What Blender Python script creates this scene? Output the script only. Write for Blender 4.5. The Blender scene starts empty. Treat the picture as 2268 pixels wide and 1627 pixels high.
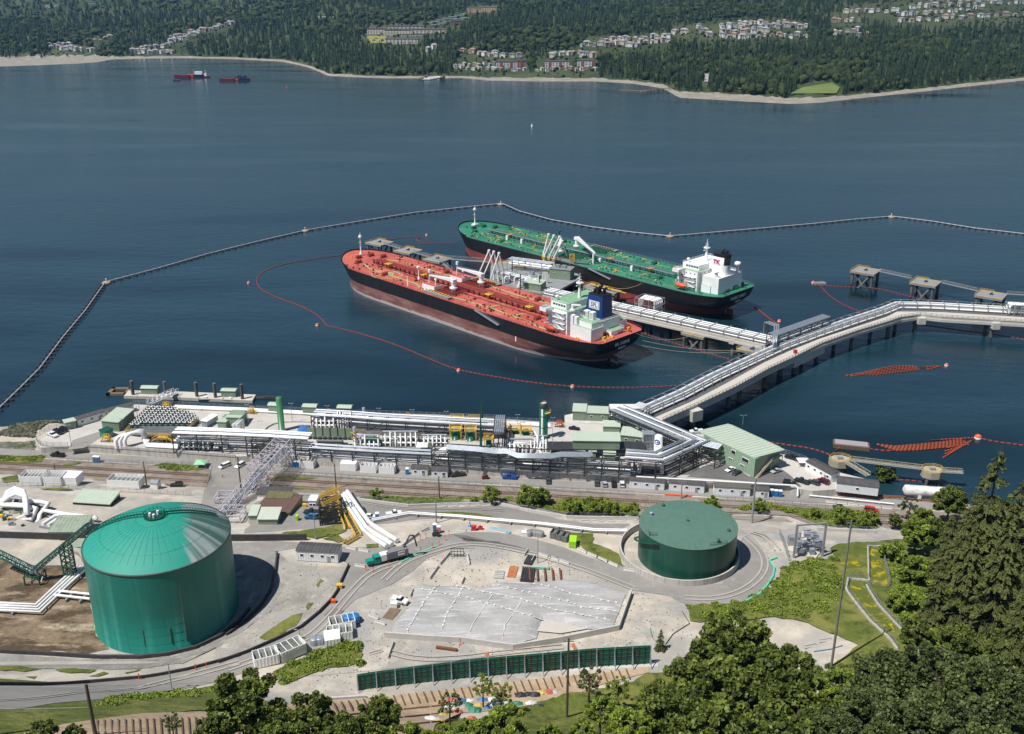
import bpy,bmesh,math,random
import numpy as np
from mathutils import Vector,Matrix
from mathutils.geometry import delaunay_2d_cdt
V3=Vector
from math import *
def UP(z):return V3((0,0,z))
C=bpy.context.scene
PI=pi
R=radians
# ---------------------------------------------------------------- camera, sky, sun, exposure
CAMH,TH,F=200.0,R(21.0),2200.0
cd=bpy.data.cameras.new("camera");cam=bpy.data.objects.new("camera",cd);C.collection.objects.link(cam)
cam.location=(0,0,CAMH);cam.rotation_euler=(PI/2-TH,0,0)
cd.sensor_width=36;cd.lens=F/2268*36;cd.clip_start=1;cd.clip_end=30000
C.camera=cam
W=bpy.data.worlds.new("World");C.world=W;W.use_nodes=True
nt=W.node_tree;bg=nt.nodes['Background']
sky=nt.nodes.new('ShaderNodeTexSky');sky.sky_type='NISHITA';sky.sun_disc=False
SUN_EL,SUN_AZ=R(60),R(-123)
sky.sun_elevation=SUN_EL;sky.sun_rotation=SUN_AZ;sky.altitude=0;sky.air_density=1.2;sky.dust_density=0.1;sky.ozone_density=4.0
nt.links.new(sky.outputs[0],bg.inputs[0]);bg.inputs[1].default_value=0.058
ld=bpy.data.lights.new("sun",'SUN');ld.energy=5.0;ld.angle=R(.5);ld.color=(1,.96,.9)
sun=bpy.data.objects.new("sun",ld);C.collection.objects.link(sun)
sd=V3((sin(SUN_AZ)*cos(SUN_EL),cos(SUN_AZ)*cos(SUN_EL),sin(SUN_EL)))
sun.rotation_euler=sd.to_track_quat('Z','Y').to_euler();sun.location=(0,0,400)
C.view_settings.view_transform='Standard';C.view_settings.look='None';C.view_settings.exposure=0.2;C.view_settings.gamma=1
rnd=random.Random(7)
# ---------------------------------------------------------------- materials
MATS={}
def mat(name,col,rough=.7,metal=0,col2=None,scale=None,amt=.5,bump=0,bscale=None,spec=.5,stretch=None,detail=4,coords='Object',contrast=.2):
 if name in MATS:return MATS[name]
 m=bpy.data.materials.new(name);m.use_nodes=True;n=m.node_tree;b=n.nodes['Principled BSDF']
 b.inputs['Roughness'].default_value=rough;b.inputs['Metallic'].default_value=metal
 b.inputs['Specular IOR Level'].default_value=spec
 b.inputs['Base Color'].default_value=(*col,1)
 tc=n.nodes.new('ShaderNodeTexCoord');mp=n.nodes.new('ShaderNodeMapping')
 n.links.new(tc.outputs[coords],mp.inputs[0])
 if stretch:mp.inputs['Scale'].default_value=stretch
 if col2 is None:col2=tuple(c*.8 for c in col);scale=scale or 1.5
 no=n.nodes.new('ShaderNodeTexNoise');no.inputs['Scale'].default_value=scale or 1;no.inputs['Detail'].default_value=detail
 no.inputs['Roughness'].default_value=.62
 n.links.new(mp.outputs[0],no.inputs[0])
 rp=n.nodes.new('ShaderNodeValToRGB');rp.color_ramp.elements[0].position=.5-contrast;rp.color_ramp.elements[1].position=.5+contrast
 rp.color_ramp.elements[0].color=(*col,1);rp.color_ramp.elements[1].color=(*col2,1)
 n.links.new(no.outputs[0],rp.inputs[0]);n.links.new(rp.outputs[0],b.inputs['Base Color'])
 if bump:
  n2=n.nodes.new('ShaderNodeTexNoise');n2.inputs['Scale'].default_value=bscale or(scale or 1)*3;n2.inputs['Detail'].default_value=3
  n.links.new(mp.outputs[0],n2.inputs[0])
  bp=n.nodes.new('ShaderNodeBump');bp.inputs['Strength'].default_value=bump;bp.inputs['Distance'].default_value=.3
  n.links.new(n2.outputs[0],bp.inputs['Height']);n.links.new(bp.outputs[0],b.inputs['Normal'])
 MATS[name]=m;return m
def ly_(name,base,layers,rough=.85,bump=.3,bscale=1.2):
 """ground material: base colour plus (colour, scale, low, high, detail, stretch) noise layers"""
 m=bpy.data.materials.new(name);m.use_nodes=True;n=m.node_tree;b=n.nodes['Principled BSDF']
 b.inputs['Roughness'].default_value=rough;b.inputs['Specular IOR Level'].default_value=.25
 tc=n.nodes.new('ShaderNodeTexCoord')
 rgb=n.nodes.new('ShaderNodeRGB');rgb.outputs[0].default_value=(*base,1);cur=rgb.outputs[0]
 for k,(c,sc,lo,hi,det,st)in enumerate(layers):
  mp=n.nodes.new('ShaderNodeMapping');mp.inputs['Location'].default_value=(k*17.3,k*5.1,0)
  if st:mp.inputs['Scale'].default_value=st[:3];mp.inputs['Rotation'].default_value[2]=st[3]if len(st)>3 else 0
  n.links.new(tc.outputs['Object'],mp.inputs[0])
  no=n.nodes.new('ShaderNodeTexNoise');no.inputs['Scale'].default_value=sc;no.inputs['Detail'].default_value=det;no.inputs['Roughness'].default_value=.65
  n.links.new(mp.outputs[0],no.inputs[0])
  mr=n.nodes.new('ShaderNodeMapRange');mr.inputs[1].default_value=lo;mr.inputs[2].default_value=hi
  n.links.new(no.outputs[0],mr.inputs[0])
  mx=n.nodes.new('ShaderNodeMix');mx.data_type='RGBA';n.links.new(mr.outputs[0],mx.inputs[0])
  n.links.new(cur,mx.inputs[6]);mx.inputs[7].default_value=(*c,1);cur=mx.outputs[2]
 n.links.new(cur,b.inputs['Base Color'])
 if bump:
  n2=n.nodes.new('ShaderNodeTexNoise');n2.inputs['Scale'].default_value=bscale;n2.inputs['Detail'].default_value=5
  n.links.new(tc.outputs['Object'],n2.inputs[0])
  bp=n.nodes.new('ShaderNodeBump');bp.inputs['Strength'].default_value=bump;bp.inputs['Distance'].default_value=.5
  n.links.new(n2.outputs[0],bp.inputs['Height']);n.links.new(bp.outputs[0],b.inputs['Normal'])
 MATS[name]=m;return m
def tinted(name,dark,light,rough=.8,transl=0):
 """foliage: colour between dark and light by the per-plant 'tint' attribute and a noise"""
 m=bpy.data.materials.new(name);m.use_nodes=True;n=m.node_tree;b=n.nodes['Principled BSDF']
 b.inputs['Roughness'].default_value=rough;b.inputs['Specular IOR Level'].default_value=.2
 at=n.nodes.new('ShaderNodeAttribute');at.attribute_name='tint'
 mx=n.nodes.new('ShaderNodeMix');mx.data_type='RGBA'
 n.links.new(at.outputs['Fac'],mx.inputs[0]);mx.inputs[6].default_value=(*dark,1);mx.inputs[7].default_value=(*light,1)
 n.links.new(mx.outputs[2],b.inputs['Base Color'])
 if transl:
  tr=n.nodes.new('ShaderNodeBsdfTranslucent');n.links.new(mx.outputs[2],tr.inputs[0])
  ms=n.nodes.new('ShaderNodeMixShader');ms.inputs[0].default_value=transl
  n.links.new(b.outputs[0],ms.inputs[1]);n.links.new(tr.outputs[0],ms.inputs[2])
  n.links.new(ms.outputs[0],n.nodes['Material Output'].inputs[0])
 MATS[name]=m;return m
WH_=mat('white_paint',(.87,.87,.86),.45,col2=(.76,.76,.75),scale=.25,contrast=.25)
PW_=mat('white_pipe',(.82,.82,.81),.35,col2=(.68,.68,.67),scale=.4,contrast=.2)
GV_=mat('galvanised_cladding',(.38,.41,.45),.4,metal=.35,col2=(.26,.29,.33),scale=.7)
SG_=mat('grey_steel',(.3,.31,.32),.5,col2=(.2,.21,.22),scale=.8)
BK_=mat('black_steel',(.025,.026,.03),.5,col2=(.045,.045,.045),scale=.5)
YEL=mat('yellow_paint',(.72,.45,.04),.5,col2=(.6,.36,.04),scale=1)
GB_=mat('pale_green_cladding',(.235,.305,.215),.5,col2=(.20,.265,.185),scale=.3,contrast=.3)
GR_=mat('pale_green_roof',(.46,.525,.43),.45,col2=(.40,.465,.37),scale=.25,contrast=.3)
DG_=mat('dark_green_paint',(.006,.09,.055),.35,col2=(.008,.07,.045),scale=.3)
CONC=ly_('concrete',(.52,.50,.46),[((.40,.39,.37),.25,.4,.7,5,None),((.58,.56,.53),2.5,.5,.75,4,None)],.85,.15,3)
CONCW=ly_('stained_concrete',(.50,.47,.43),[((.28,.265,.24),.5,.45,.72,5,(2.5,2.5,.15)),((.5,.48,.45),2,.5,.8,4,None)],.85,.15,3)
RUST=mat('rusty_steel',(.22,.08,.03),.8,col2=(.12,.045,.02),scale=1.5)
DR_=mat('dark_roof',(.05,.05,.055),.8,col2=(.09,.085,.085),scale=.5)
GLASS=mat('dark_glass',(.02,.03,.04),.12,spec=.6)
WOOD=mat('weathered_wood',(.22,.15,.09),.8,col2=(.13,.09,.06),scale=2)
OR_=mat('orange_plastic',(.75,.12,.03),.5,col2=(.6,.09,.03),scale=2)
REDP=mat('red_paint',(.5,.03,.03),.45)
BLUEP=mat('blue_plastic',(.03,.18,.45),.45)
TYRE=mat('tyre',(.02,.02,.02),.8)
# ---------------------------------------------------------------- picture point -> place
Z2=lambda x,y:(x*.26856,819.5+y*.26856)
Z3=lambda x,y:(553.7+x*.24416,858.3+y*.24416)
Z4=lambda x,y:(1024.4+x*.24416,858.3+y*.24416)
Z5=lambda x,y:(1384.4+x*.24416,858.3+y*.24416)
R1=lambda x,y:(1661.2+x*.27226,553.7+y*.27226)
R6=lambda x,y:(1661.2+x*.2676,913.7+y*.2676)
A1=lambda x,y:(x*.35337,1052.1+y*.35337)
A2=lambda x,y:(498.4+x*.3362,1079.8+y*.3362)
A3=lambda x,y:(830.6+x*.31931,1107.5+y*.31931)
A4=lambda x,y:(1329+x*.3362,1079.8+y*.3362)
A5=lambda x,y:(1772+x*.3364,1079.8+y*.3364)
ST,CT=sin(TH),cos(TH)
def ray(px,py):
 u=(px-1134)/F;v=(py-813.5)/F
 return u,CT-v*ST,ST+v*CT
def interp(x,xs,ys):return float(np.interp(x,xs,ys))
HS=[-100,0,50,150,193,203,212,222,235,262,290,310,330,344,352,600]
HZ=[132,125,110,60,31.5,24,18,15.2,14.2,13.6,13.1,12.6,11,8,5.5,5.5]
SHX=[-420,-247,-220,-190,60,100,130,150,200,260,420]
SHS=[396,404,414,405,400,398,392,386,383,380,375]
def sstep(t):t=min(1,max(0,t));return t*t*(3-2*t)
TC1=(-111.7,273.0);TR1=22.15;TH1=27.8;TZ1=10.0
TC2=(61.2,302.5);TR2=16.87;TH2=12.84;TZ2=12.6
def HT(x,y):
 S=y+.125*x
 z=interp(S,HS,HZ)
 # sunken bund round the big tank
 if x<TC1[0]:d=abs(y-TC1[1]-.03*(x-TC1[0]))
 else:d=hypot(x-TC1[0],y-TC1[1])
 if d<38:z=z+(min(z,10.0)-z)*(1-sstep((d-25.5)/9.0))
 # wooded right-hand slope rises towards the right
 if x>70 and S<300:z+=sstep((x-70)/70)*sstep((300-S)/50)*9
 sh=interp(x,SHX,SHS)
 k=(sh+3-S)/11
 if k<1:z=-3+(z+3)*sstep(k)
 return z
def P(px,py,z=None):
 a,b,c=ray(px,py)
 if z is not None:
  t=(CAMH-z)/c;return V3((a*t,b*t,z))
 lo,hi=120.0,120.0
 while hi<620:
  if CAMH-c*hi<HT(a*hi,b*hi):break
  lo=hi;hi+=4
 for _ in range(22):
  m=(lo+hi)/2
  if CAMH-c*m<HT(a*m,b*m):hi=m
  else:lo=m
 return V3((a*hi,b*hi,CAMH-c*hi))
def topz(base,py):
 v=(py-813.5)/F;fw=CT-v*ST;dn=ST+v*CT
 return CAMH-base[1]*dn/fw
def proj(p):
 X,Y,Z=p[0],p[1],p[2]-CAMH
 d=Y*CT-Z*ST
 return 1134+F*X/d,813.5-F*(Y*ST+Z*CT)/d
 # ---------------------------------------------------------------- objects
def link(o):C.collection.objects.link(o);return o
def tag(o,label=None,cat=None,group=None,kind=None):
 if label:o['label']=label
 if cat:o['category']=cat
 if group:o['group']=group
 if kind:o['kind']=kind
 return o
def tg_(name,label,cat,loc=(0,0,0),rz=0,group=None):
 o=bpy.data.objects.new(name,None);link(o);o.location=loc;o.rotation_euler=(0,0,rz);o.empty_display_size=.5
 return tag(o,label,cat,group)
def ct_(o,parent=None):
 c=o.copy();link(c)
 if parent:c.parent=parent;c.matrix_parent_inverse=Matrix()
 for ch in list(KIDS.get(o.name,[])):
  KIDS.setdefault(c.name,[]).append(ct_(ch,c))
 return c
KIDS={}
def dup(root,loc,rz=0,label=None,group=None,scale=None):
 c=ct_(root);c.location=loc;c.rotation_euler=(0,0,rz)
 if label:c['label']=label
 if group:c['group']=group
 if scale:c.scale=scale
 return c
def adopt(child,parent):child.parent=parent;KIDS.setdefault(parent.name,[]).append(child)
class MB:
 """mesh builder; wd=1 verts are turned into the frame of the thing they join"""
 def __init__(s):s.v=[];s.f=[];s.mi=[];s.m=0;s.sm=[];s.smooth=False;s.cuts=[]
 def cut(s):
  if s.f and(not s.cuts or s.cuts[-1]!=len(s.f)):s.cuts.append(len(s.f))
  return s
 def add(s,vs,fs):
  o=len(s.v);s.v+=[tuple(p)for p in vs]
  for f in fs:s.f.append([i+o for i in f]);s.mi.append(s.m);s.sm.append(s.smooth)
  return s
 def box(s,c,d,rz=0,rot=None):
  hx,hy,hz=d[0]/2,d[1]/2,d[2]/2
  P8=[V3((x*hx,y*hy,z*hz))for z in(-1,1)for y in(-1,1)for x in(-1,1)]
  M=rot if rot is not None else Matrix.Rotation(rz,3,'Z')
  c=V3(c)
  return s.add([M@p+c for p in P8],[(0,2,3,1),(4,5,7,6),(0,1,5,4),(2,6,7,3),(0,4,6,2),(1,3,7,5)])
 def bb(s,x0,x1,y0,y1,z0,z1):return s.box(((x0+x1)/2,(y0+y1)/2,(z0+z1)/2),(abs(x1-x0),abs(y1-y0),abs(z1-z0)))
 def bar(s,a,b,w,h=None):
  a=V3(a);b=V3(b);d=b-a;L=d.length
  if L<1e-6:return s
  x=d.normalized();up=UP(1)if abs(x.z)<.99 else V3((0,1,0))
  y=up.cross(x).normalized();z=x.cross(y)
  return s.box((a+b)/2,(L,w,h or w),rot=Matrix((x,y,z)).transposed())
 def tube(s,pts,r,n=8,cap=True,rs=None):
  pts=[V3(p)for p in pts];ring=[];sm=s.smooth;s.smooth=True
  prev=None
  for i,p in enumerate(pts):
   if i==0:d=pts[1]-p
   elif i==len(pts)-1:d=p-pts[i-1]
   else:d=(pts[i+1]-p).normalized()+(p-pts[i-1]).normalized()
   d=d.normalized()if d.length>1e-9 else UP(1)
   if prev is None:
    up=UP(1)if abs(d.z)<.95 else V3((1,0,0))
    x=up.cross(d).normalized()
   else:
    x=(prev-d*prev.dot(d));x=x.normalized()if x.length>1e-6 else prev
   prev=x;y=d.cross(x)
   rr=rs[i]if rs else r
   ring.append([p+x*cos(2*PI*k/n)*rr+y*sin(2*PI*k/n)*rr for k in range(n)])
  vs=[q for rg in ring for q in rg];fs=[]
  for i in range(len(pts)-1):
   for k in range(n):fs.append((i*n+k,i*n+(k+1)%n,(i+1)*n+(k+1)%n,(i+1)*n+k))
  s.add(vs,fs);s.smooth=sm
  if cap:s.add(ring[0],[tuple(range(n-1,-1,-1))]);s.add(ring[-1],[tuple(range(n))])
  return s
 def cyl(s,a,b,r,n=12,r2=None):return s.tube([a,b],r,n,rs=[r,r if r2 is None else r2])
 def lathe(s,c,prof,n=32,smooth=True):
  c=V3(c);vs=[];fs=[];sm=s.smooth;s.smooth=smooth
  for(r,z)in prof:
   for k in range(n):vs.append(c+V3((r*cos(2*PI*k/n),r*sin(2*PI*k/n),z)))
  for i in range(len(prof)-1):
   for k in range(n):fs.append((i*n+k,i*n+(k+1)%n,(i+1)*n+(k+1)%n,(i+1)*n+k))
  s.add(vs,fs);s.smooth=sm;return s
 def prism(s,poly,z0,z1,bottom=False):
  n=len(poly);a=sum(poly[i][0]*poly[(i+1)%n][1]-poly[(i+1)%n][0]*poly[i][1]for i in range(n))
  if a<0:poly=poly[::-1]
  zz=lambda z,p:z(p[0],p[1])if callable(z)else z
  vs=[(p[0],p[1],zz(z0,p))for p in poly]+[(p[0],p[1],zz(z1,p))for p in poly]
  fs=[(i,(i+1)%n,n+(i+1)%n,n+i)for i in range(n)]+[tuple(range(n,2*n))]
  if bottom:fs.append(tuple(range(n-1,-1,-1)))
  return s.add(vs,fs)
 def gable(s,x0,x1,y0,y1,z0,h,ov=.3,t=.12):
  ym=(y0+y1)/2
  for sg,ya in((1,y0-ov),(-1,y1+ov)):
   a=[(x0-ov,ya,z0),(x1+ov,ya,z0),(x1+ov,ym,z0+h),(x0-ov,ym,z0+h)]
   b=[(p[0],p[1],p[2]+t)for p in a]
   q=[(0,1,2,3)[::-1],(4,5,6,7),(0,1,5,4),(1,2,6,5),(2,3,7,6),(3,0,4,7)]
   s.add(a+b,q if sg>0 else[f[::-1]for f in q])
  s.add([(x0,y0,z0-.02),(x0,y1,z0-.02),(x0,ym,z0+h-.03),(x1,y0,z0-.02),(x1,y1,z0-.02),(x1,ym,z0+h-.03)],[(0,2,1),(3,4,5)])
  return s
 def bl(s,name,mats,parent=None,wd=1,label=None):
  if s.cuts:
   r=None;ed=[0]+[c for c in s.cuts if c<len(s.f)]+[len(s.f)]
   for a,e in zip(ed,ed[1:]):
    q=MB();used={}
    for f in s.f[a:e]:
     nf=[]
     for i in f:
      if i not in used:used[i]=len(q.v);q.v.append(s.v[i])
      nf.append(used[i])
     q.f.append(nf)
    q.mi=s.mi[a:e];q.sm=s.sm[a:e];r=q.bl(name,mats,parent,wd,label)
   return r
  me=bpy.data.meshes.new(name);V=s.v
  root=parent
  while root is not None and root.parent is not None:root=root.parent
  if wd and root is not None:
   L=root.location;c,n=cos(-root.rotation_euler[2]),sin(-root.rotation_euler[2])
   V=[((p[0]-L[0])*c-(p[1]-L[1])*n,(p[0]-L[0])*n+(p[1]-L[1])*c,p[2]-L[2])for p in V]
  me.from_pydata(V,[],s.f)
  if not isinstance(mats,(list,tuple)):mats=[mats]
  for m in mats:me.materials.append(m)
  if len(mats)>1:me.polygons.foreach_set('material_index',s.mi)
  if any(s.sm):me.polygons.foreach_set('use_smooth',s.sm)
  me.update();o=bpy.data.objects.new(name,me);link(o)
  if parent is not None:adopt(o,parent)
  if label:o['label']=label
  return o
def nm_(name,V,F,m,tint=None,smooth=False,mi=None):
 me=bpy.data.meshes.new(name);V=np.asarray(V,np.float32).reshape(-1,3);F=np.asarray(F,np.int32);k=F.shape[1]
 me.vertices.add(len(V));me.vertices.foreach_set('co',V.ravel())
 me.loops.add(F.size);me.loops.foreach_set('vertex_index',F.ravel())
 me.polygons.add(len(F));me.polygons.foreach_set('loop_start',np.arange(0,F.size,k,dtype=np.int32))
 me.polygons.foreach_set('loop_total',np.full(len(F),k,np.int32))
 if smooth:me.polygons.foreach_set('use_smooth',np.ones(len(F),bool))
 for q in(m if isinstance(m,(list,tuple))else[m]):me.materials.append(q)
 if mi is not None:me.polygons.foreach_set('material_index',np.asarray(mi,np.int32))
 me.update();me.validate()
 if tint is not None:
  a=me.attributes.new('tint','FLOAT','POINT');a.data.foreach_set('value',np.asarray(tint,np.float32))
 return me
def ip_(x,y,poly):
 c=False;n=len(poly);j=n-1
 for i in range(n):
  if(poly[i][1]>y)!=(poly[j][1]>y)and x<(poly[j][0]-poly[i][0])*(y-poly[i][1])/(poly[j][1]-poly[i][1])+poly[i][0]:c=not c
  j=i
 return c
def wig(poly,step=5,amt=1.0,seed=1):
 r=random.Random(seed);out=[]
 for i in range(len(poly)):
  a=V3(poly[i][:2]);b=V3(poly[(i+1)%len(poly)][:2]);n=max(1,int((b-a).length/step))
  for k in range(n):out.append(a.lerp(b,k/n)+V3((r.uniform(-amt,amt),r.uniform(-amt,amt))))
 return out
def st0(name,poly,m,off=.1,z=None,step=5,rough=0,seed=1,kind='structure',bumpf=None,sx=None):
 """a sheet following the ground (or lying at z) inside a world polygon"""
 poly=[V3(p[:2])for p in poly]
 if rough:poly=wig(poly,rough*3.5,rough,seed)
 xs=[p.x for p in poly];ys=[p.y for p in poly];n=len(poly)
 pts=list(poly)
 if z is None or bumpf:
  gx=ceil(min(xs)/step)*step
  while gx<max(xs):
   gy=ceil(min(ys)/step)*step
   while gy<max(ys):
    if ip_(gx,gy,poly):pts.append(V3((gx,gy)))
    gy+=step
   gx+=step
 vo,_,fo,*_=delaunay_2d_cdt(pts,[],[list(range(n))],1,1e-4)
 b=MB();b.smooth=True
 vs=[(p.x,p.y,(HT(p.x,p.y)+off if z is None else z)+(bumpf(p.x,p.y)if bumpf else 0))for p in vo]
 fs=[]
 for f in fo:
  a=sum(vo[f[i]].x*vo[f[(i+1)%len(f)]].y-vo[f[(i+1)%len(f)]].x*vo[f[i]].y for i in range(len(f)))
  fs.append(list(f)if a>0 else list(f)[::-1])
 b.add(vs,fs);o=b.bl(name,m);o['kind']=kind;return o
def Q(cv,pts,z=None):return[P(*cv(*p),z)for p in pts]
# ================================================================ THE SETTING
# ---- water
def water_mat():
 m=bpy.data.materials.new('sea_water');m.use_nodes=True;n=m.node_tree;b=n.nodes['Principled BSDF']
 b.inputs['Roughness'].default_value=.12;b.inputs['IOR'].default_value=1.333
 tc=n.nodes.new('ShaderNodeTexCoord')
 def noise(sc,st=(1,1,1),det=3,rot=0):
  mp=n.nodes.new('ShaderNodeMapping');mp.inputs['Scale'].default_value=st;mp.inputs['Rotation'].default_value[2]=rot
  n.links.new(tc.outputs['Object'],mp.inputs[0]);no=n.nodes.new('ShaderNodeTexNoise')
  no.inputs['Scale'].default_value=sc;no.inputs['Detail'].default_value=det;n.links.new(mp.outputs[0],no.inputs[0]);return no
 big=noise(.0032,(1,3.4,1),7,.3)
 rp=n.nodes.new('ShaderNodeValToRGB');e=rp.color_ramp.elements
 e[0].position=.35;e[0].color=(.004,.015,.022,1);e[1].position=.66;e[1].color=(.014,.042,.060,1)
 n.links.new(big.outputs[0],rp.inputs[0]);n.links.new(rp.outputs[0],b.inputs['Base Color'])
 mr=n.nodes.new('ShaderNodeMapRange');mr.inputs[1].default_value=.35;mr.inputs[2].default_value=.7;mr.inputs[3].default_value=.03;mr.inputs[4].default_value=.16
 n.links.new(big.outputs[0],mr.inputs[0]);n.links.new(mr.outputs[0],b.inputs['Roughness'])
 w1=noise(.55,(1,1.6,1),4,.5);w2=noise(.07,(1,2,1),2,.4)
 ad=n.nodes.new('ShaderNodeMath');ad.operation='MULTIPLY_ADD';n.links.new(w2.outputs[0],ad.inputs[0]);ad.inputs[1].default_value=2.2;n.links.new(w1.outputs[0],ad.inputs[2])
 bp=n.nodes.new('ShaderNodeBump');bp.inputs['Distance'].default_value=.85
 ms=n.nodes.new('ShaderNodeMapRange');ms.inputs[1].default_value=.35;ms.inputs[2].default_value=.7;ms.inputs[3].default_value=.07;ms.inputs[4].default_value=.30
 n.links.new(big.outputs[0],ms.inputs[0]);n.links.new(ms.outputs[0],bp.inputs['Strength'])
 n.links.new(ad.outputs[0],bp.inputs['Height']);n.links.new(bp.outputs[0],b.inputs['Normal'])
 return m
b=MB();b.add([(-9000,300,0),(9000,300,0),(9000,9000,0),(-9000,9000,0)],[(0,1,2,3)])
b.bl('water',water_mat())['kind']='structure'
# ---- near ground
GRAVEL=ly_('light_gravel',(.45,.40,.325),[((.30,.285,.26),.05,.42,.62,5,None),((.54,.485,.40),.12,.5,.7,5,None),((.26,.24,.215),.6,.6,.8,6,None),((.30,.29,.275),.022,.5,.64,7,None),((.56,.52,.46),.035,.56,.7,7,(1,2,1,.3)),((.22,.21,.195),1.8,.66,.78,4,None)],.9,.35,1.6)
RD_=ly_('worn_road',(.265,.25,.23),[((.215,.205,.19),.06,.4,.65,5,None),((.32,.305,.28),.35,.55,.75,6,None),((.19,.18,.17),.9,.66,.8,3,(.25,1,1,.4))],.85,.1,3)
APRON=ly_('pale_concrete_apron',(.49,.465,.425),[((.40,.38,.345),.06,.42,.66,5,None),((.34,.32,.295),.5,.6,.8,5,None)],.85,.1,3)
ASPH=ly_('dark_asphalt',(.12,.118,.115),[((.16,.155,.15),.1,.4,.65,5,None),((.09,.09,.09),1,.55,.75,4,None)],.85,.1,3)
BALLAST=ly_('rail_ballast',(.25,.215,.18),[((.17,.14,.115),.15,.42,.65,6,None),((.36,.33,.29),.5,.55,.75,6,None)],.95,.5,2.5)
GS_=ly_('rough_grass',(.095,.12,.022),[((.18,.18,.045),.08,.42,.62,5,None),((.04,.058,.012),.25,.5,.7,6,None),((.17,.145,.07),.6,.64,.8,5,None)],.95,.8,.9)
YGRASS=ly_('buttercup_grass',(.10,.12,.02),[((.38,.30,.01),.3,.5,.62,6,None),((.07,.10,.015),.3,.52,.7,6,None)],.95,.8,.9)
MUD=ly_('wet_mud',(.21,.155,.10),[((.07,.048,.028),.07,.44,.56,6,(1,1.8,1)),((.40,.33,.24),.11,.56,.68,6,(.5,2,1,.9)),((.12,.085,.05),.5,.5,.72,5,None)],.7,.5,1)
TAN=ly_('tan_boards',(.42,.32,.21),[((.30,.22,.14),.2,.4,.65,5,None),((.5,.42,.31),1,.55,.75,4,None)],.9,.3,2)
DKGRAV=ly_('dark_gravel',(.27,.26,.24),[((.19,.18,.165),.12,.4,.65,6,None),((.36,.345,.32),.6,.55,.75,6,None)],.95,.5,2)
gx=np.arange(-400,421,4.0);gy=np.arange(-60,441,4.0)
V=np.array([(x,y,HT(x,y))for y in gy for x in gx]);nx,ny=len(gx),len(gy)
i,j=np.meshgrid(np.arange(nx-1),np.arange(ny-1));k=(j*nx+i).ravel()
me=nm_('ground',V,np.stack([k,k+1,k+1+nx,k+nx],1),[GRAVEL,GS_],smooth=True,mi=(gy[j]+.125*gx[i]<208).astype(np.int32).ravel())
tag(link(bpy.data.objects.new('ground',me)),kind='structure')
def band(s0,s1,x0,x1,n=30):
 return[(x0+(x1-x0)*i/n,s0-.125*(x0+(x1-x0)*i/n))for i in range(n+1)]+[(x1-(x1-x0)*i/n,s1-.125*(x1-(x1-x0)*i/n))for i in range(n+1)]
ZQ,ZL=8.5,5.5
# ---- quay platform
qpoly=[P(*p,ZQ)for p in[(184,988),(521,1012),(554,1010),(1024,1038),(1395,1058),(1578,1069.5),(1750,1080),(1800,1088),(1938,1078),(1938,1066),(1855,1046),(1784,1017),(1711,1002),(1560,962),(1425,949),(1350,941),(1195,934),(969,919),(620,910),(450,904),(296,896),(172,927),(142,940),(79,981),(90,992)]]
b=MB();b.m=0
n=len(qpoly);a=sum(qpoly[i][0]*qpoly[(i+1)%n][1]-qpoly[(i+1)%n][0]*qpoly[i][1]for i in range(n))
if a<0:qpoly=qpoly[::-1]
vs=[(p[0],p[1],-3)for p in qpoly]+[(p[0],p[1],ZQ)for p in qpoly]
b.add(vs,[(i,(i+1)%n,n+(i+1)%n,n+i)for i in range(n)]);b.bl('quay_wall',CONCW)['kind']='structure'
st0('quay_apron',qpoly,APRON,z=ZQ-.01)
# low parapet on the land side of the quay
b=MB();pp=[P(*p,ZQ)for p in[(184,988),(521,1012)]];b.bar(pp[0]+UP(.5),pp[1]+UP(.5),.4,1.2)
tag(b.bl('parapet_wall',CONCW),'low concrete parapet wall on the land side of the quay by the valve deck','wall')
pp=[P(*p,ZQ)for p in[(600,1012),(1024,1038),(1395,1058),(1578,1069.5),(1750,1080)]]
b=MB()
for q,r_ in zip(pp,pp[1:]):b.bar(q+UP(.45),r_+UP(.45),.4,1.1)
tag(b.bl('parapet_wall',CONCW),'long concrete parapet wall above the row of parked cars and trailers','wall')
# ---- roads, railway, patches
st0('railway_ballast',band(350.5,368,-330,330),BALLAST,.08,step=8)
st0('road',band(369.2,375.6,-330,330),RD_,.16,step=8)
RAIL=mat('rail_steel',(.28,.17,.11),.5,metal=.4,col2=(.2,.12,.08),scale=1)
TIE=mat('rail_tie',(.13,.08,.05),.9,col2=(.2,.13,.09),scale=.8)
for nm,S in(('railway_track',361.6),('railway_track',355.8)):
 b=MB();x=-330
 while x<330:
  b.m=1;b.box((x,S-.125*x,ZL+.17),(.3,2.6,.16),atan(-.125));x+=1.1
 for dy in(-.75,.75):
  b.m=0;b.bar((-330,S+dy+.125*330,ZL+.3),(330,S+dy-.125*330,ZL+.3),.16,.18)
 b.bl(nm,[RAIL,TIE])['kind']='structure'
st0('level_crossing',[P(*p)for p in[(470,1030),(592,1034),(575,1060),(545,1100),(520,1130),(440,1128),(455,1085)]],RD_,.38,step=4)
upper=[P(*p)for p in[(560,1118),(620,1084),(700,1083),(800,1108),(900,1122),(1000,1126),(1090,1119),(1150,1127),(1240,1152),(1310,1161),(1395,1161),(1393,1188),(1290,1178),(1200,1168),(1100,1152),(1000,1148),(930,1150),(860,1160),(780,1165),(600,1178),(540,1182)]]
st0('road',upper,RD_,.1,step=5)
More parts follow.
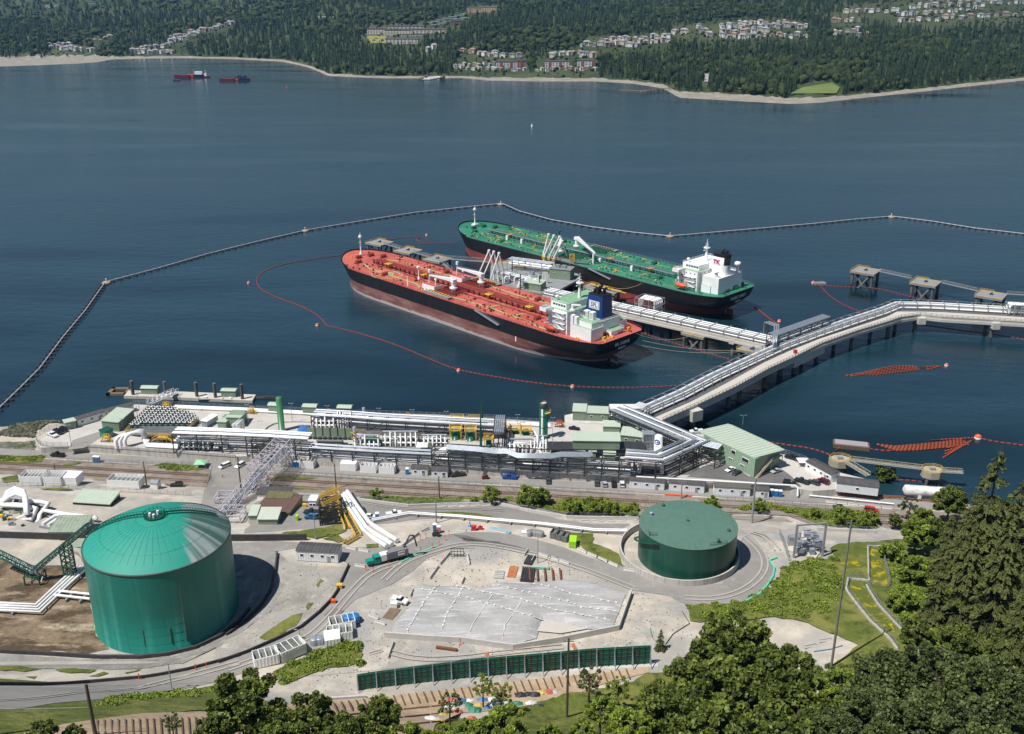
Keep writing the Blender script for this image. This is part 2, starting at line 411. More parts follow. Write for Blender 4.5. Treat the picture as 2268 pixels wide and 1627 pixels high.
r1=Q(A1,[(-60,1475),(150,1465),(350,1432),(600,1412),(900,1372),(1150,1345),(1400,1292),(1500,1250)])+Q(A2,[(220,1190),(380,1165),(560,1090),(660,1045),(690,900),(860,740),(1100,640),(1230,560),(1330,470),(1500,400),(1646,408)])+Q(A3,[(560,305),(700,322),(900,328),(1130,378),(1400,465),(1700,580),(1800,632)])+Q(A4,[(450,715),(540,765),(700,778),(900,765),(1020,725),(1100,655),(1150,560),(1120,480),(1060,390),(1000,330),(925,280),(905,440),(800,640),(560,640),(380,600),(230,540),(0,480)])+Q(A3,[(1700,470),(1450,388),(1300,330),(1100,272),(950,240),(800,228),(640,225),(480,245),(330,275),(200,325)])+Q(A2,[(1050,395),(800,395),(600,370),(330,355),(40,372),(40,440),(330,425),(480,400),(760,470),(820,520),(760,660),(700,750),(620,832),(500,930),(350,1004),(150,1092),(0,1147)])+Q(A1,[(1350,1182),(1180,1227),(1000,1262),(900,1277),(560,1307),(250,1324),(-60,1322)])
st0('road',r1,RD_,.12,step=4)
rk=ly_('rack_shade',(.13,.125,.12),[((.07,.07,.07),.25,.42,.62,6,None),((.3,.29,.27),.5,.58,.75,5,None)],.9,.1)  # dark colour stands for shadow and dark steel between the rack pipes
for l_ in([Z3(560,610),Z3(1000,560),Z3(1650,560),Z3(2268,575),Z4(640,610),Z4(1500,650),Z4(1560,815),Z4(0,735),Z3(560,648)],[Z3(570,300),Z3(1000,335),Z3(1700,370),Z4(400,400),Z4(400,470),Z3(1700,450),Z3(1250,440),Z3(570,385)],[Z3(960,470),Z3(1800,470),Z3(1800,545),Z3(980,550)],[Z2(1180,560),Z2(1460,545),Z2(1800,600),Z2(1850,680),Z2(1200,645)],[Z4(1380,320),Z4(1560,330),Z4(2150,600),Z4(2150,790),Z4(1560,810),Z4(1560,700),Z4(1880,640),Z4(1480,430)]):st0('rack_shade_sheet',[P(*p,ZQ)for p in l_],rk,z=ZQ+.03)
lot=[P(*p,ZQ)for p in[Z5(560,815),Z5(700,720),Z5(830,680),Z5(930,690),Z5(1130,810),Z5(1350,690),Z5(1500,800),Z5(1600,900),Z5(1560,905),Z5(1450,880)]]
st0('car_park',lot,ASPH,z=ZQ+.05)
st0('quay_road',[P(*p,ZQ)for p in[Z2(560,660),Z2(600,580),Z2(850,500),Z2(830,560),Z2(740,620),Z2(690,645)]],RD_,z=ZQ+.04)
# bund floor and berm round the big tank
st0('bund_floor',Q(A1,[(-60,410),(300,400),(520,520),(560,700),(600,1010),(700,1090),(560,1120),(250,1112),(-60,1105)]),MUD,.1,step=4,rough=.8,seed=4)
st0('bund_floor',Q(A1,[(-60,395),(330,400),(520,470),(520,590),(300,600),(100,560),(-60,500)]),GRAVEL,.2,step=4,rough=.8,seed=5)
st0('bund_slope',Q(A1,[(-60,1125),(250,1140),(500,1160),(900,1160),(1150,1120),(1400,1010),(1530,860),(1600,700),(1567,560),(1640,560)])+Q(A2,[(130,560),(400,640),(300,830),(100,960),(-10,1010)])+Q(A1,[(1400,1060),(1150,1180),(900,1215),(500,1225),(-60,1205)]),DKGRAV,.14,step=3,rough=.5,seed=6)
st0('gravel_slope',Q(A2,[(350,430),(460,520),(810,525),(745,640),(700,745),(615,825),(500,925),(350,1000),(150,1088),(-60,1150),(-60,1030),(110,958),(300,825),(380,640)]),ly_('slope_gravel',(.33,.31,.275),[((.23,.215,.19),.09,.42,.62,6,None),((.45,.42,.37),.3,.55,.72,6,None),((.16,.15,.13),.9,.6,.75,5,None)],.95,.5,2),.11,step=4,rough=.5,seed=16)
st0('bund_shadow_sheet',Q(A2,[(40,440),(340,430),(330,620),(250,800),(100,920),(0,960)]),DKGRAV,.2,step=3,rough=.4,seed=8)  # dark sheet puts the big tank's cast shadow into the ground colour
GP=[(A1,[(-60,1500),(200,1480),(420,1450),(600,1425),(900,1385),(1150,1362),(1420,1305),(1520,1330),(1500,1500),(1250,1480),(900,1510),(500,1560),(200,1600),(-60,1640)],GS_),(A2,[(230,1000),(260,960),(330,920),(440,840),(510,835),(500,880),(420,940),(330,1000),(270,1005)],GS_),(A2,[(520,800),(560,760),(575,770),(540,815)],GS_),(A2,[(605,650),(630,610),(650,615),(620,660)],GS_),(A1,[(-60,1205),(150,1203),(270,1225),(150,1235),(-60,1225)],GS_),(A1,[(340,1225),(460,1220),(600,1225),(560,1245),(400,1245)],GS_),(A1,[(540,1270),(660,1240),(680,1250),(620,1270)],GS_),(A1,[(790,1240),(890,1215),(880,1232),(800,1250)],GS_),(A1,[(160,1275),(240,1270),(230,1285)],GS_),(A2,[(370,305),(560,280),(760,250),(800,290),(700,330),(600,340),(480,320)],GS_),(A2,[(640,340),(740,320),(800,350),(760,370)],GS_),(A2,[(930,380),(1000,375),(1010,400),(940,405)],GS_),(A3,[(270,95),(500,88),(700,95),(880,135),(900,145),(700,130),(500,118),(380,108)],GS_),(A3,[(1310,235),(1400,232),(1510,235),(1520,310),(1690,380),(1725,470),(1600,435),(1500,390),(1440,330),(1390,270)],GS_),(Z2,[(-40,720),(200,715),(380,712),(350,760),(200,775),(-40,760)],GS_),(Z2,[(510,780),(640,765),(660,780),(540,797)],GS_),(Z2,[(1260,790),(1400,770),(1600,800),(1700,830),(1500,835),(1350,810)],GS_),(Z2,[(1350,950),(1480,942),(1600,955),(1400,965)],GS_),(Z2,[(330,985),(520,975),(600,1000),(420,998)],GS_),(Z2,[(0,900),(150,870),(160,925),(30,935)],GS_),(Z3,[(340,930),(500,920),(620,935),(600,948),(360,948)],GS_),(Z3,[(210,805),(400,810),(620,830),(500,840),(230,825)],GS_),(Z3,[(980,1010),(1200,1040),(1450,1065),(1700,1055),(2000,1040),(2268,1030),(2268,985),(1900,1010),(1500,1010),(1220,990),(1090,985),(1000,1000)],GS_),(Z4,[(0,1010),(300,1010),(480,1040),(700,1100),(900,1145),(1200,1165),(1590,1160),(1600,1060),(1000,1000),(700,1060),(420,1010),(200,1000)],GS_),(Z5,[(970,1110),(1200,1090),(1350,1100),(1560,1160),(1700,1230),(1900,1270),(2300,1280),(2300,1130),(1900,1120),(1500,1090),(1300,1060),(1000,1100)],GS_),(A4,[(560,780),(700,775),(860,775),(960,745),(1050,700),(1170,640),(1190,540),(1350,480),(1600,470),(1900,470),(2400,600),(2400,1300),(1900,1240),(1500,1200),(1700,1040),(1560,980),(1320,880),(1150,860),(1040,870),(900,880),(600,890)],GS_),(A5,[(200,395),(300,370),(440,365),(700,345),(1400,200),(1475,1700),(600,1700),(200,1260),(360,1160),(430,1090),(450,1010),(400,960),(390,900),(320,890),(250,850),(240,500)],GS_),(A5,[(462,410),(530,425),(560,560),(588,665),(480,645),(460,560)],YGRASS),(A5,[(325,625),(420,640),(470,740),(600,900),(640,960),(560,960),(460,850),(360,730)],YGRASS),(A5,[(250,490),(330,480),(430,500),(420,530),(300,540)],YGRASS),(A3,[(1000,1440),(1350,1350),(1700,1300),(1900,1210),(2200,1200),(2300,1700),(700,1700),(560,1600),(800,1480)],GS_),(A2,[(330,1215),(620,1080),(780,1010),(890,1020),(905,1170),(700,1190),(520,1250),(400,1300),(330,1260)],GS_),]
for q,(cv,pl,m)in enumerate(GP):st0('grass',Q(cv,pl),m,.26+.02*(m is YGRASS)+.004*q,step=4,rough=.55,seed=q)
# tan boards in front of the green barrier
tanp=Q(A3,[(-700,1420),(-250,1395),(0,1375),(420,1330),(900,1270),(1350,1225),(1900,1170),(1900,1200),(1550,1290),(1330,1380),(900,1460),(600,1480),(420,1560),(390,1640),(-300,1660),(-700,1560)])
st0('boarded_ground',tanp,TAN,.2,step=4)
st0('boarded_ground',Q(A1,[(150,1627),(600,1540),(900,1500),(1250,1490),(1567,1495),(1567,1700),(150,1700)]),TAN,.3,step=4)
wetp=Q(Z3,[(1840,1340),(1960,1350),(2150,1395),(2268,1405),(2268,1415),(2090,1405),(2010,1420),(1960,1400)])
st0('wet_patch',wetp,ASPH,.22,step=3)
st0('wet_patch',Q(Z4,[(0,1368),(90,1380),(200,1405),(330,1410),(500,1445),(640,1495),(640,1500),(480,1455),(320,1420),(180,1418),(90,1420),(0,1390)]),ASPH,.22,step=3)
# ================================================================ THE TWO TANKERS
Q4=lambda x,y:(719.9+x*.2212,443+y*.2212)
Q5=lambda x,y:(985.7+x*.21103,431.9+y*.21103)
Q6=lambda x,y:(1162.9+x*.24416,498.4+y*.24416)
def text_mesh(txt,size,m,name,parent,org,xd,yd,ext=.03,bold=0):
 """lettering as a thin solid mesh, standing on the plane spanned by xd (reading direction) and yd (up); local coords"""
 cu=bpy.data.curves.new('lettering','FONT');cu.body=txt;cu.size=size;cu.extrude=ext;cu.align_x='CENTER';cu.align_y='CENTER';cu.offset=bold;cu.resolution_u=2
 t=bpy.data.objects.new('lettering',cu);link(t);dg=bpy.context.evaluated_depsgraph_get();dg.update()
 me=bpy.data.meshes.new_from_object(t.evaluated_get(dg));bpy.data.objects.remove(t);bpy.data.curves.remove(cu)
 xd=V3(xd).normalized();yd=V3(yd).normalized();zd=xd.cross(yd)
 M=Matrix((xd,yd,zd)).transposed().to_4x4();M.translation=V3(org)
 me.transform(M);me.name=name;me.materials.clear();me.materials.append(m)
 o=bpy.data.objects.new(name,me);link(o);adopt(o,parent);return o
HB_=mat('black_hull',(.009,.009,.011),.38,col2=(.022,.019,.018),scale=.15,contrast=.25,stretch=(3,3,.5))
def hull_red(name,red,worn,pale,band):
 m=bpy.data.materials.new(name);m.use_nodes=True;n=m.node_tree;b=n.nodes['Principled BSDF'];b.inputs['Roughness'].default_value=.65
 tc=n.nodes.new('ShaderNodeTexCoord');mp=n.nodes.new('ShaderNodeMapping');mp.inputs['Scale'].default_value=(.5,.5,1.6);n.links.new(tc.outputs['Object'],mp.inputs[0])
 n1=n.nodes.new('ShaderNodeTexNoise');n1.inputs['Scale'].default_value=.14;n1.inputs['Detail'].default_value=7;n1.inputs['Roughness'].default_value=.7;n.links.new(mp.outputs[0],n1.inputs[0])
 r1=n.nodes.new('ShaderNodeValToRGB');r1.color_ramp.elements[0].position=.4;r1.color_ramp.elements[1].position=.6
 r1.color_ramp.elements[0].color=(*red,1);r1.color_ramp.elements[1].color=(*worn,1);n.links.new(n1.outputs[0],r1.inputs[0])
 sp=n.nodes.new('ShaderNodeSeparateXYZ');n.links.new(tc.outputs['Object'],sp.inputs[0])
 ad=n.nodes.new('ShaderNodeMath');ad.operation='MULTIPLY_ADD';n.links.new(n1.outputs[0],ad.inputs[0]);ad.inputs[1].default_value=-5;n.links.new(sp.outputs[2],ad.inputs[2])
 mr=n.nodes.new('ShaderNodeMapRange');n.links.new(ad.outputs[0],mr.inputs[0]);mr.inputs[1].default_value=band-2.6;mr.inputs[2].default_value=band-3.0
 mx=n.nodes.new('ShaderNodeMix');mx.data_type='RGBA';n.links.new(mr.outputs[0],mx.inputs[0]);n.links.new(r1.outputs[0],mx.inputs[6]);mx.inputs[7].default_value=(*pale,1)
 n.links.new(mx.outputs[2],b.inputs['Base Color']);return m
DECKRED=ly_('red_deck',(.47,.115,.09),[((.38,.085,.065),.05,.4,.62,5,None),((.60,.20,.16),.10,.56,.72,6,(1,1,1)),((.33,.06,.045),.5,.62,.76,5,None)],.7,0)
DECKGRN=ly_('green_deck',(.035,.20,.125),[((.03,.15,.09),.05,.4,.62,5,None),((.09,.31,.20),.10,.56,.74,6,None),((.02,.12,.075),.5,.62,.76,5,None)],.6,0)
TOPGRN=mat('pale_green_deck_paint',(.22,.40,.22),.6,col2=(.17,.33,.18),scale=.3)
AQUA=mat('aqua_deck_paint',(.25,.6,.52),.6)
def ship(name,label,A,Bp,half,L,deckm,redm,zb,gear,darkm,green):
 """A: world point under the stern, Bp: under the stem. local x forward, y to port"""
 d=V3((Bp[0]-A[0],Bp[1]-A[1]));rz=atan2(d.y,d.x)
 T=tg_(name,label,'tanker',(A[0],A[1],0),rz)
 ZD=16.3;x0h=9 if not green else 10
 def lo(pt,z):
  p=P(*pt,z);dx,dy=p.x-A[0],p.y-A[1];c,s=cos(-rz),sin(-rz)
  return V3((dx*c-dy*s,dx*s+dy*c,z))
 zd=lambda x:ZD+max(0,x-(L-26))*.10+max(0,24-x)*.03
 lev=[-1.5,0,1.5,3,5,zb,10,12.5,None]
 def prof(z,t):
  q=min(1,max(0,z/ZD))
  xa=x0h+8*(1-q)**1.5-3*q;xb=L-4.5-(0 if z<4 else 0)+6.5*q**2.2
  if z<3:xb=L-4.5+1.5*max(0,1-abs(z-1)/3)
  Ls=62-26*q;Lb=52-12*q
  x=xa+(xb-xa)*t;h=half
  u=(x-xa)/Ls
  if u<1:w=.02+.66*min(1,max(0,(z-3.2)/6)**.7 if z>3.2 else 0);h*=w+(1-w)*(1-(1-max(0,u))**2.1)**(.62)
  u=(xb-x)/Lb
  if u<1:h*=(1-(1-max(0,u))**2.3)**(.60+.1*(1-q))
  return x,h
 ts=[0,.004,.012,.03,.05,.08,.12,.16,.2,.3,.4,.5,.6,.7,.78,.82,.86,.89,.92,.945,.965,.98,.99,.996,1]
 def pt(k,t):
  z=lev[k]
  if z is None:
   x,h=prof(ZD,t);return x,h,zd(x)
  x,h=prof(z,t);return x,h,z
 b=MB();b.smooth=True;n=len(ts);m=len(lev);V={}
 vs=[]
 for sgn in(1,-1):
  for k in range(m):
   for t in ts:x,h,z=pt(k,t);vs.append((x,h*sgn,z))
 def idx(s,k,i):return s*m*n+k*n+i
 for k in range(m-1):
  fs=[]
  for i in range(n-1):
   fs.append((idx(0,k,i+1),idx(0,k,i),idx(0,k+1,i),idx(0,k+1,i+1)))
   fs.append((idx(1,k,i),idx(1,k,i+1),idx(1,k+1,i+1),idx(1,k+1,i)))
  fs.append((idx(0,k,0),idx(1,k,0),idx(1,k+1,0),idx(0,k+1,0)))
  b.m=0 if k<5 else 1;o0=len(b.v)if not b.v else None
  if k==0:b.add(vs,[])
  for f in fs:b.f.append(list(f));b.mi.append(b.m);b.sm.append(f is not fs[-1])
 hullo=b.bl('hull',[redm,HB_],T,wd=0)
 edge=[pt(m-1,t)for t in ts]
 # deck with a low bulwark strip
 b=MB();poly=[(x,h-.15,z)for x,h,z in edge]+[(x,-h+.15,z)for x,h,z in edge[::-1]]
 k=len(edge);b.add([(x,y,z-.02)for x,y,z in poly],[(i,2*k-1-i,2*k-2-i,i+1)for i in range(k-1)]);b.bl('deck',deckm,T,wd=0)
 b=MB()
 for sg in(1,-1):
  for(x0,h0,z0),(x1,h1,z1)in zip(edge,edge[1:]):
   p0=V3((x0,sg*(h0-.2),z0));p1=V3((x1,sg*(h1-.2),z1));Ls=(p1-p0).length;c=max(1,int(Ls/3.2))
   bow=x0>L-30
   if bow:b.m=1;b.bar(p0+UP(.5),p1+UP(.5),.12,1.1);b.m=0;continue
   for q in range(c):
    s_=p0.lerp(p1,q/c);b.bar(s_,s_+UP(1.2),.1)
   for zz in(.65,1.2):b.bar(p0+UP(zz),p1+UP(zz),.08)
 b.bl('railing',[darkm if not green else GV_,HB_],T,wd=0)
 # walkway stripes painted on deck
 b=MB();z=ZD+.03
 def stripe(pts,w=.9):
  for p0,p1 in zip(pts,pts[1:]):b.bar((p0[0],p0[1],z),(p1[0],p1[1],z),w,.02)
 STR=mat('walkway_green',(.20,.42,.16),.7,col2=(.42,.38,.12),scale=.6)if not green else mat('walkway_yellow',(.45,.42,.08),.7)
 w_=1.3 if not green else.45
 for sg in(1,-1):
  b.cut();stripe([(L-26,sg*9),(L-38,sg*13.5),(170,sg*14.5),(158,sg*20),(147,sg*20),(126,sg*16.5),(100,sg*15),(78,sg*17),(60,sg*17),(54,sg*20),(44,sg*20)],w_)
 for s_ in([(100,15),(97,4)],[(78,17),(75,6)],[(205,14),(203,5)]):b.cut();stripe(s_,w_)
 b.bl('walkway_marking',STR,T,wd=0)
 # central pipes and catwalk
 b=MB();pz=ZD+1.9
 for q,yy in enumerate((-3.6,-2.4,-1.3,.1,1.5)):b.tube([(56,yy,pz+.1*(q%2)),(L-28,yy,pz+.1*(q%2))],.26,6)
 x=56
 while x<L-28:b.box((x,-.6,ZD+1.5),(.3,6.4,.3));b.box((x,1.8,ZD+.8),(.3,.3,1.6));b.box((x,-3.4,ZD+.8),(.3,.3,1.6));x+=6
 for q in range(9):b.cut().tube([(131+q*2.1,-20,ZD+1.6),(131+q*2.1,20,ZD+1.6)],.36,6)
 for q in range(7):
  for yy in(-14,14):b.box((131+q*2.8,yy,ZD+.8),(.8,.8,1.6))
 b.tube([(60,7.5,ZD+.6),(170,7.5,ZD+.6),(176,6,ZD+.6),(L-34,5,ZD+.6)],.22,6);b.tube([(60,-8.5,ZD+.6),(170,-8.5,ZD+.6),(L-34,-7,ZD+.6)],.22,6)
 b.bl('cargo_pipes',darkm,T,wd=0)
 b=MB();b.box(((56+L-28)/2,3.4,pz+.9),(L-84,1.5,.15))
 for sg in(-.75,.75):
  b.bar((56,3.4+sg,pz+2),(L-28,3.4+sg,pz+2),.1)
 x=56
 while x<L-28:
  b.box((x,3.4,pz-.4),(.25,1.4,2.6));
  for sg in(-.75,.75):b.box((x,3.4+sg,pz+1.4),(.1,.1,1.2))
  x+=5
 b.bl('catwalk',darkm if not green else GV_,T,wd=0)
 for q,x in enumerate((76,112,176,214)):
  b=MB();b.box((x,3.4,pz+1.3),(4.5,4,.3));b.box((x,3.4,pz),(1.5,1.5,2.2));b.bar((x-2,1.6,pz+1.4),(x-2,1.6,pz+2.4),.12);b.bar((x+2,1.6,pz+1.4),(x+2,1.6,pz+2.4),.12);b.bar((x-2,1.6,pz+2.4),(x+2,1.6,pz+2.4),.12)
  b.bl('monitor_platform',YEL if not green else mat('dull_orange_paint',(.5,.25,.1),.6),T,wd=0)
  # hose trays at the manifold
 b=MB()
 for sg in(-1,1):
  b.cut().box((140,sg*(half-3.5),ZD+1.0),(24,3.2,.5));b.box((140,sg*(half-1.6),ZD+.8),(24,.3,1.6))
 b.bl('drip_tray',SG_,T,wd=0)
 b=MB()
 for q in range(8):
  for sg in(-1,1):b.cut().cyl((131+q*2.6,sg*(half-5),ZD+1.6),(131+q*2.6,sg*(half-3.2),ZD+1.6),.5,8)
 b.bl('manifold_flange',YEL if not green else RUST,T,wd=0)
 # small fittings, too many to count
 r=random.Random(len(name));b=MB()
 for q in range(330):
  x=r.uniform(52,L-22);y=r.uniform(-half+3,half-2.2)
  if abs(y-.5)<6:continue
  s=r.uniform(.35,1.0);k=r.random()
  if not green and abs(y-15)<10 and 190<x<214:continue
  if k<.5:b.box((x,y,ZD+s*.6),(s,s,s*1.2))
  elif k<.85:b.cyl((x,y,ZD),(x,y,ZD+s*1.6),s*.4,6)
  else:b.bar((x,y,ZD+.25),(x+r.uniform(3,9)*(1 if r.random()<.5 else.1),y+r.uniform(-4,4)*(r.random()<.4),ZD+.25),.22)
 b.m=0
 for q in range(26):
  x=r.uniform(60,L-30);b.bar((x,-half+2,ZD+.08),(x,half-2,ZD+.08),.12,.1)if q<9 else None
 tag(b.bl('deck_fittings',darkm,T,wd=0),'small valves, hatches, vents and pipes scattered over the deck',kind='stuff')
 b=MB()
 for q in range(40):
  x=r.uniform(60,L-20);y=r.uniform(6,half-3)*r.choice((-1,1));b.box((x,y,ZD+.5),(1.1,.9,.9))
 tag(b.bl('deck_lockers',mat('dark_fitting',(.05,.04,.04),.6)if not green else YEL,T,wd=0),'small dark lockers and winch boxes on the deck' if not green else 'small yellow lockers and hoists on the deck',kind='stuff')
 # mooring winches
 for x,y in((L-14,5),(L-15,-5),(L-22,11),(L-22,-11),(13.5,4),(14,-13),(12,-4),(L-60,17),(62,11),(88,-16),(176,-17)):
  b=MB();zz=zd(x)
  b.cyl((x,y-1.8,zz+1.2),(x,y+1.8,zz+1.2),.8,10)
  for k in(-1.9,-.6,.7,1.9):b.cyl((x,y+k-.12,zz+1.2),(x,y+k+.12,zz+1.2),1.25,10)
  b.box((x,y,zz+.35),(2.4,4.6,.6));b.bl('mooring_winch',darkm,T,wd=0)
 for q,(x,y)in enumerate([(L-9,8),(L-9,-8),(L-30,20),(L-30,-20),(22,20),(22,-20),(9,12),(9,-10),(10.5,7)]):
  b=MB();zz=zd(x)
  b.box((x,y,zz+.06),(2.6,.9,.12))
  for k in(-.8,.8):b.cyl((x+k,y,zz),(x+k,y,zz+1.1),.35,8)
  b.bl('bollard',mat('dark_fitting',(.05,.04,.04),.6)if q%2 or green else YEL,T,wd=0)
  # fore mast
 b=MB();x=L-10;zz=zd(x)
 b.cyl((x,0,zz),(x,0,zz+3),1.3,10,.7);b.cyl((x,0,zz+3),(x,0,zz+13.5),.55,8,.4);b.cyl((x,0,zz+13.5),(x,0,zz+15),1.3,8,.9);b.bar((x,-1.8,zz+13.2),(x,1.8,zz+13.2),.3);b.bar((x,-1.6,zz+9.5),(x,1.6,zz+9.5),.3);b.cyl((x,0,zz+15),(x,0,zz+17),.15,6)
 if green:b.box((x,0,zz+1),(4,4,2))
 b.bl('fore_mast',WH_,T,wd=0)
 b=MB()
 for sg in(1,-1):b.cut().tube([(L-5,sg*7,15),(L-3,sg*8.2,13.5),(L-3,sg*8.4,12)],.5,6);b.bar((L-4.5,sg*8.6,11.8),(L-1.5,sg*7,11.8),1.2)
 b.bl('anchor',mat('dark_fitting',(.05,.04,.04),.6),T,wd=0)
 # cranes
 def crane(x,y,tip,h=8.5):
  cr=MB();cr.cyl((x,y,ZD),(x,y,ZD+3.5),1.5,12);cr.cyl((x,y,ZD+3.5),(x,y,ZD+4.2),2.6,12);cr.cyl((x,y,ZD+4.2),(x,y,ZD+h),1.3,12,1.5);cr.box((x,y,ZD+h),(3.2,3.2,2))
  o=cr.bl('crane',WH_,T,wd=0)
  jb=MB();a=V3((x,y,ZD+h+.4));t=V3(tip);s=(t-a).normalized();sd_=V3((-s.y,s.x,0)).normalized()
  jb.add([a+sd_*1.3+UP(1),a-sd_*1.3+UP(1),a-sd_*1.3-UP(1),a+sd_*1.3-UP(1),t+sd_*.4+UP(.4),t-sd_*.4+UP(.4),t-sd_*.4-UP(.4),t+sd_*.4-UP(.4)],[(0,1,2,3),(7,6,5,4),(0,4,5,1),(1,5,6,2),(2,6,7,3),(3,7,4,0)])
  jb.bl('jib',WH_,o,wd=0)
  rl=MB();rl.bar(a+sd_*1.3+UP(1.9),t+UP(1.2),.12);rl.bar(a-sd_*1.3+UP(1.9),t+UP(1.2),.12);rl.bl('hoist_cable',SG_,o,wd=0)
 gear(T,lo,crane,ZD)
 # rudder
 b=MB();b.box((x0h+2.5,0,1.0),(5,.8,6));b.bl('rudder',redm,T,wd=0)
 return T,lo
def wi_(b,x,y,z,n,dx,w=.9,h=.9,axis='y',t=.06):
 for i in range(n):
  b.cut()
  if axis=='y':b.box((x+dx*i,y,z),(w,t,h))
  else:b.box((x,y+dx*i,z),(t,w,h))
def house(T,parts,m=WH_,top=TOPGRN,name='deckhouse',rail=True):
 top=top or WH_
 for(x0,x1,y0,y1,z0,z1)in parts:
  b=MB();b.bb(x0,x1,y0,y1,z0,z1);o=b.bl(name,m,T,wd=0)
  t=MB();t.bb(x0+.2,x1-.2,y0+.2,y1-.2,z1,z1+.06);t.bl('deck_top',top,o,wd=0)
  if rail:
   t=MB()
   for(a,c)in(((x0,y0),(x1,y0)),((x1,y0),(x1,y1)),((x1,y1),(x0,y1)),((x0,y1),(x0,y0))):
    for zz in(.6,1.15):t.bar((a[0],a[1],z1+zz),(c[0],c[1],z1+zz),.09)
    Ln=dist(a,c);k=max(1,int(Ln/2.5))
    for i in range(k):t.box((a[0]+(c[0]-a[0])*i/k,a[1]+(c[1]-a[1])*i/k,z1+.6),(.1,.1,1.2))
   t.bl('railing',WH_,o,wd=0)
 return o
def su_(T,acc,zt,wheel,green):
 x0,x1,y0,y1=acc;ZD=16.3
 house(T,[(x0,x1,y0,y1,ZD,zt)],name='accommodation_block')
 b=MB();z=ZD+1.9
 while z<zt-1:
  wi_(b,x0+2.2,y1+.02,z,5,3.2,.8,.8)
  wi_(b,x0-.02,y0+3,z,8,4.4,.8,.8,'x');wi_(b,x1+.02,y0+2,z,11,3,.9,.9,'x');z+=3.1
 b.bl('cabin_window',GLASS,T,wd=0)
 # side galleries and stairs on the port face
 b=MB();z=ZD+3.1;q=0
 while z<zt-.5:
  b.bb(x0+1,x1-3,y1,y1+2.2,z-.12,z);b.bar((x0+1,y1+2.2,z+1.1),(x1-3,y1+2.2,z+1.1),.1);b.bar((x0+1,y1+2.2,z+.55),(x1-3,y1+2.2,z+.55),.08)
  a=(x0+3 if q%2 else x0+10);c=(x0+9 if q%2 else x0+4);b.bar((a,y1+1.4,z-3.1),(c,y1+1.4,z),.9,.25);z+=3.1;q+=1
 b.bl('outside_stairs',WH_,T,wd=0)
 # wheelhouse and wings
 w=wheel
 o=house(T,[(w[0],w[1],w[2],w[3],zt,zt+3.4)],name='wheelhouse',top=None if green else TOPGRN)
 if green:house(T,[(x0-3,x0+2,-4,5,zt,zt+5)],name='mast_house',top=None)
 b=MB();wi_(b,w[1]+.03,w[2]+1.3,zt+2,int((w[3]-w[2])/1.9),1.9,1.5,1.1,'x');wi_(b,w[0]+1.5,w[3]+.03,zt+2,5,2.0,1.5,1.1);wi_(b,w[0]+1.5,w[2]-.03,zt+2,5,2.0,1.5,1.1)
 b.bl('bridge_window',GLASS,o,wd=0)
 for sg in(1,-1):
  ya=y1 if sg>0 else y0;ye=25.2*sg
  b=MB();b.bb(w[1]-4.5,w[1]+.5,min(ya,ye),max(ya,ye),zt-.3,zt);b.bb(w[1]+.3,w[1]+.6,min(ya,ye),max(ya,ye),zt,zt+1.3);b.bb(w[1]-4.5,w[1]+.5,ye-.15,ye+.15,zt-.8,zt+1.3);b.bb(w[1]-4.7,w[1]-4.4,min(ya,ye),max(ya,ye),zt,zt+1.2)
  b.add([(w[1]-4.4,ya,zt-.3),(w[1]+.4,ya,zt-.3),(w[1]+.4,ya,zt-4),(w[1]-4.4,ya,zt-4),(w[1]-4.4,ye*.93,zt-.3),(w[1]+.4,ye*.93,zt-.3)],[(0,1,2,3),(2,1,5),(3,4,0),(3,2,5,4)])
  b.m=1;b.bb(w[1]-4.3,w[1]+.2,min(ya,ye)+.2,max(ya,ye)-.2,zt,zt+.05)
  b.bl('bridge_wing',[WH_,WH_ if green else AQUA],T,wd=0)
  # radar mast
 b=MB();x,y=(w[0]+w[1])/2-2,(w[2]+w[3])/2;z=zt+3.4
 b.cyl((x,y,z),(x,y,z+8.5),1.0,10,.6);b.cyl((x,y,z+8.5),(x,y,z+9),2.2,10);b.box((x+1,y,z+7),(.5,3.6,.5));b.box((x,y,z+10.2),(.4,3.4,.45));b.cyl((x,y,z+9),(x,y,z+14.5),.3,6,.15)
 b.bar((x,y-1.6,z+12),(x,y+1.6,z+12),.15);b.cyl((x-1.2,y+1.3,z+9),(x-1.2,y+1.3,z+13),.18,6);b.bar((x-1.5,y,z+11),(x+1.5,y,z+11),.15)
 b.bl('radar_mast',WH_,T,wd=0)
 b=MB();
 for(px_,py_)in((w[1]-2,w[3]-3),(w[0]+2,w[2]+4)):b.cut().lathe((px_,py_,z),[(.01,3),(.8,2.7),(1.05,2),(.8,1.3),(.5,1.1),(.35,0)],10)
 b.bl('satellite_dome',WH_,T,wd=0)
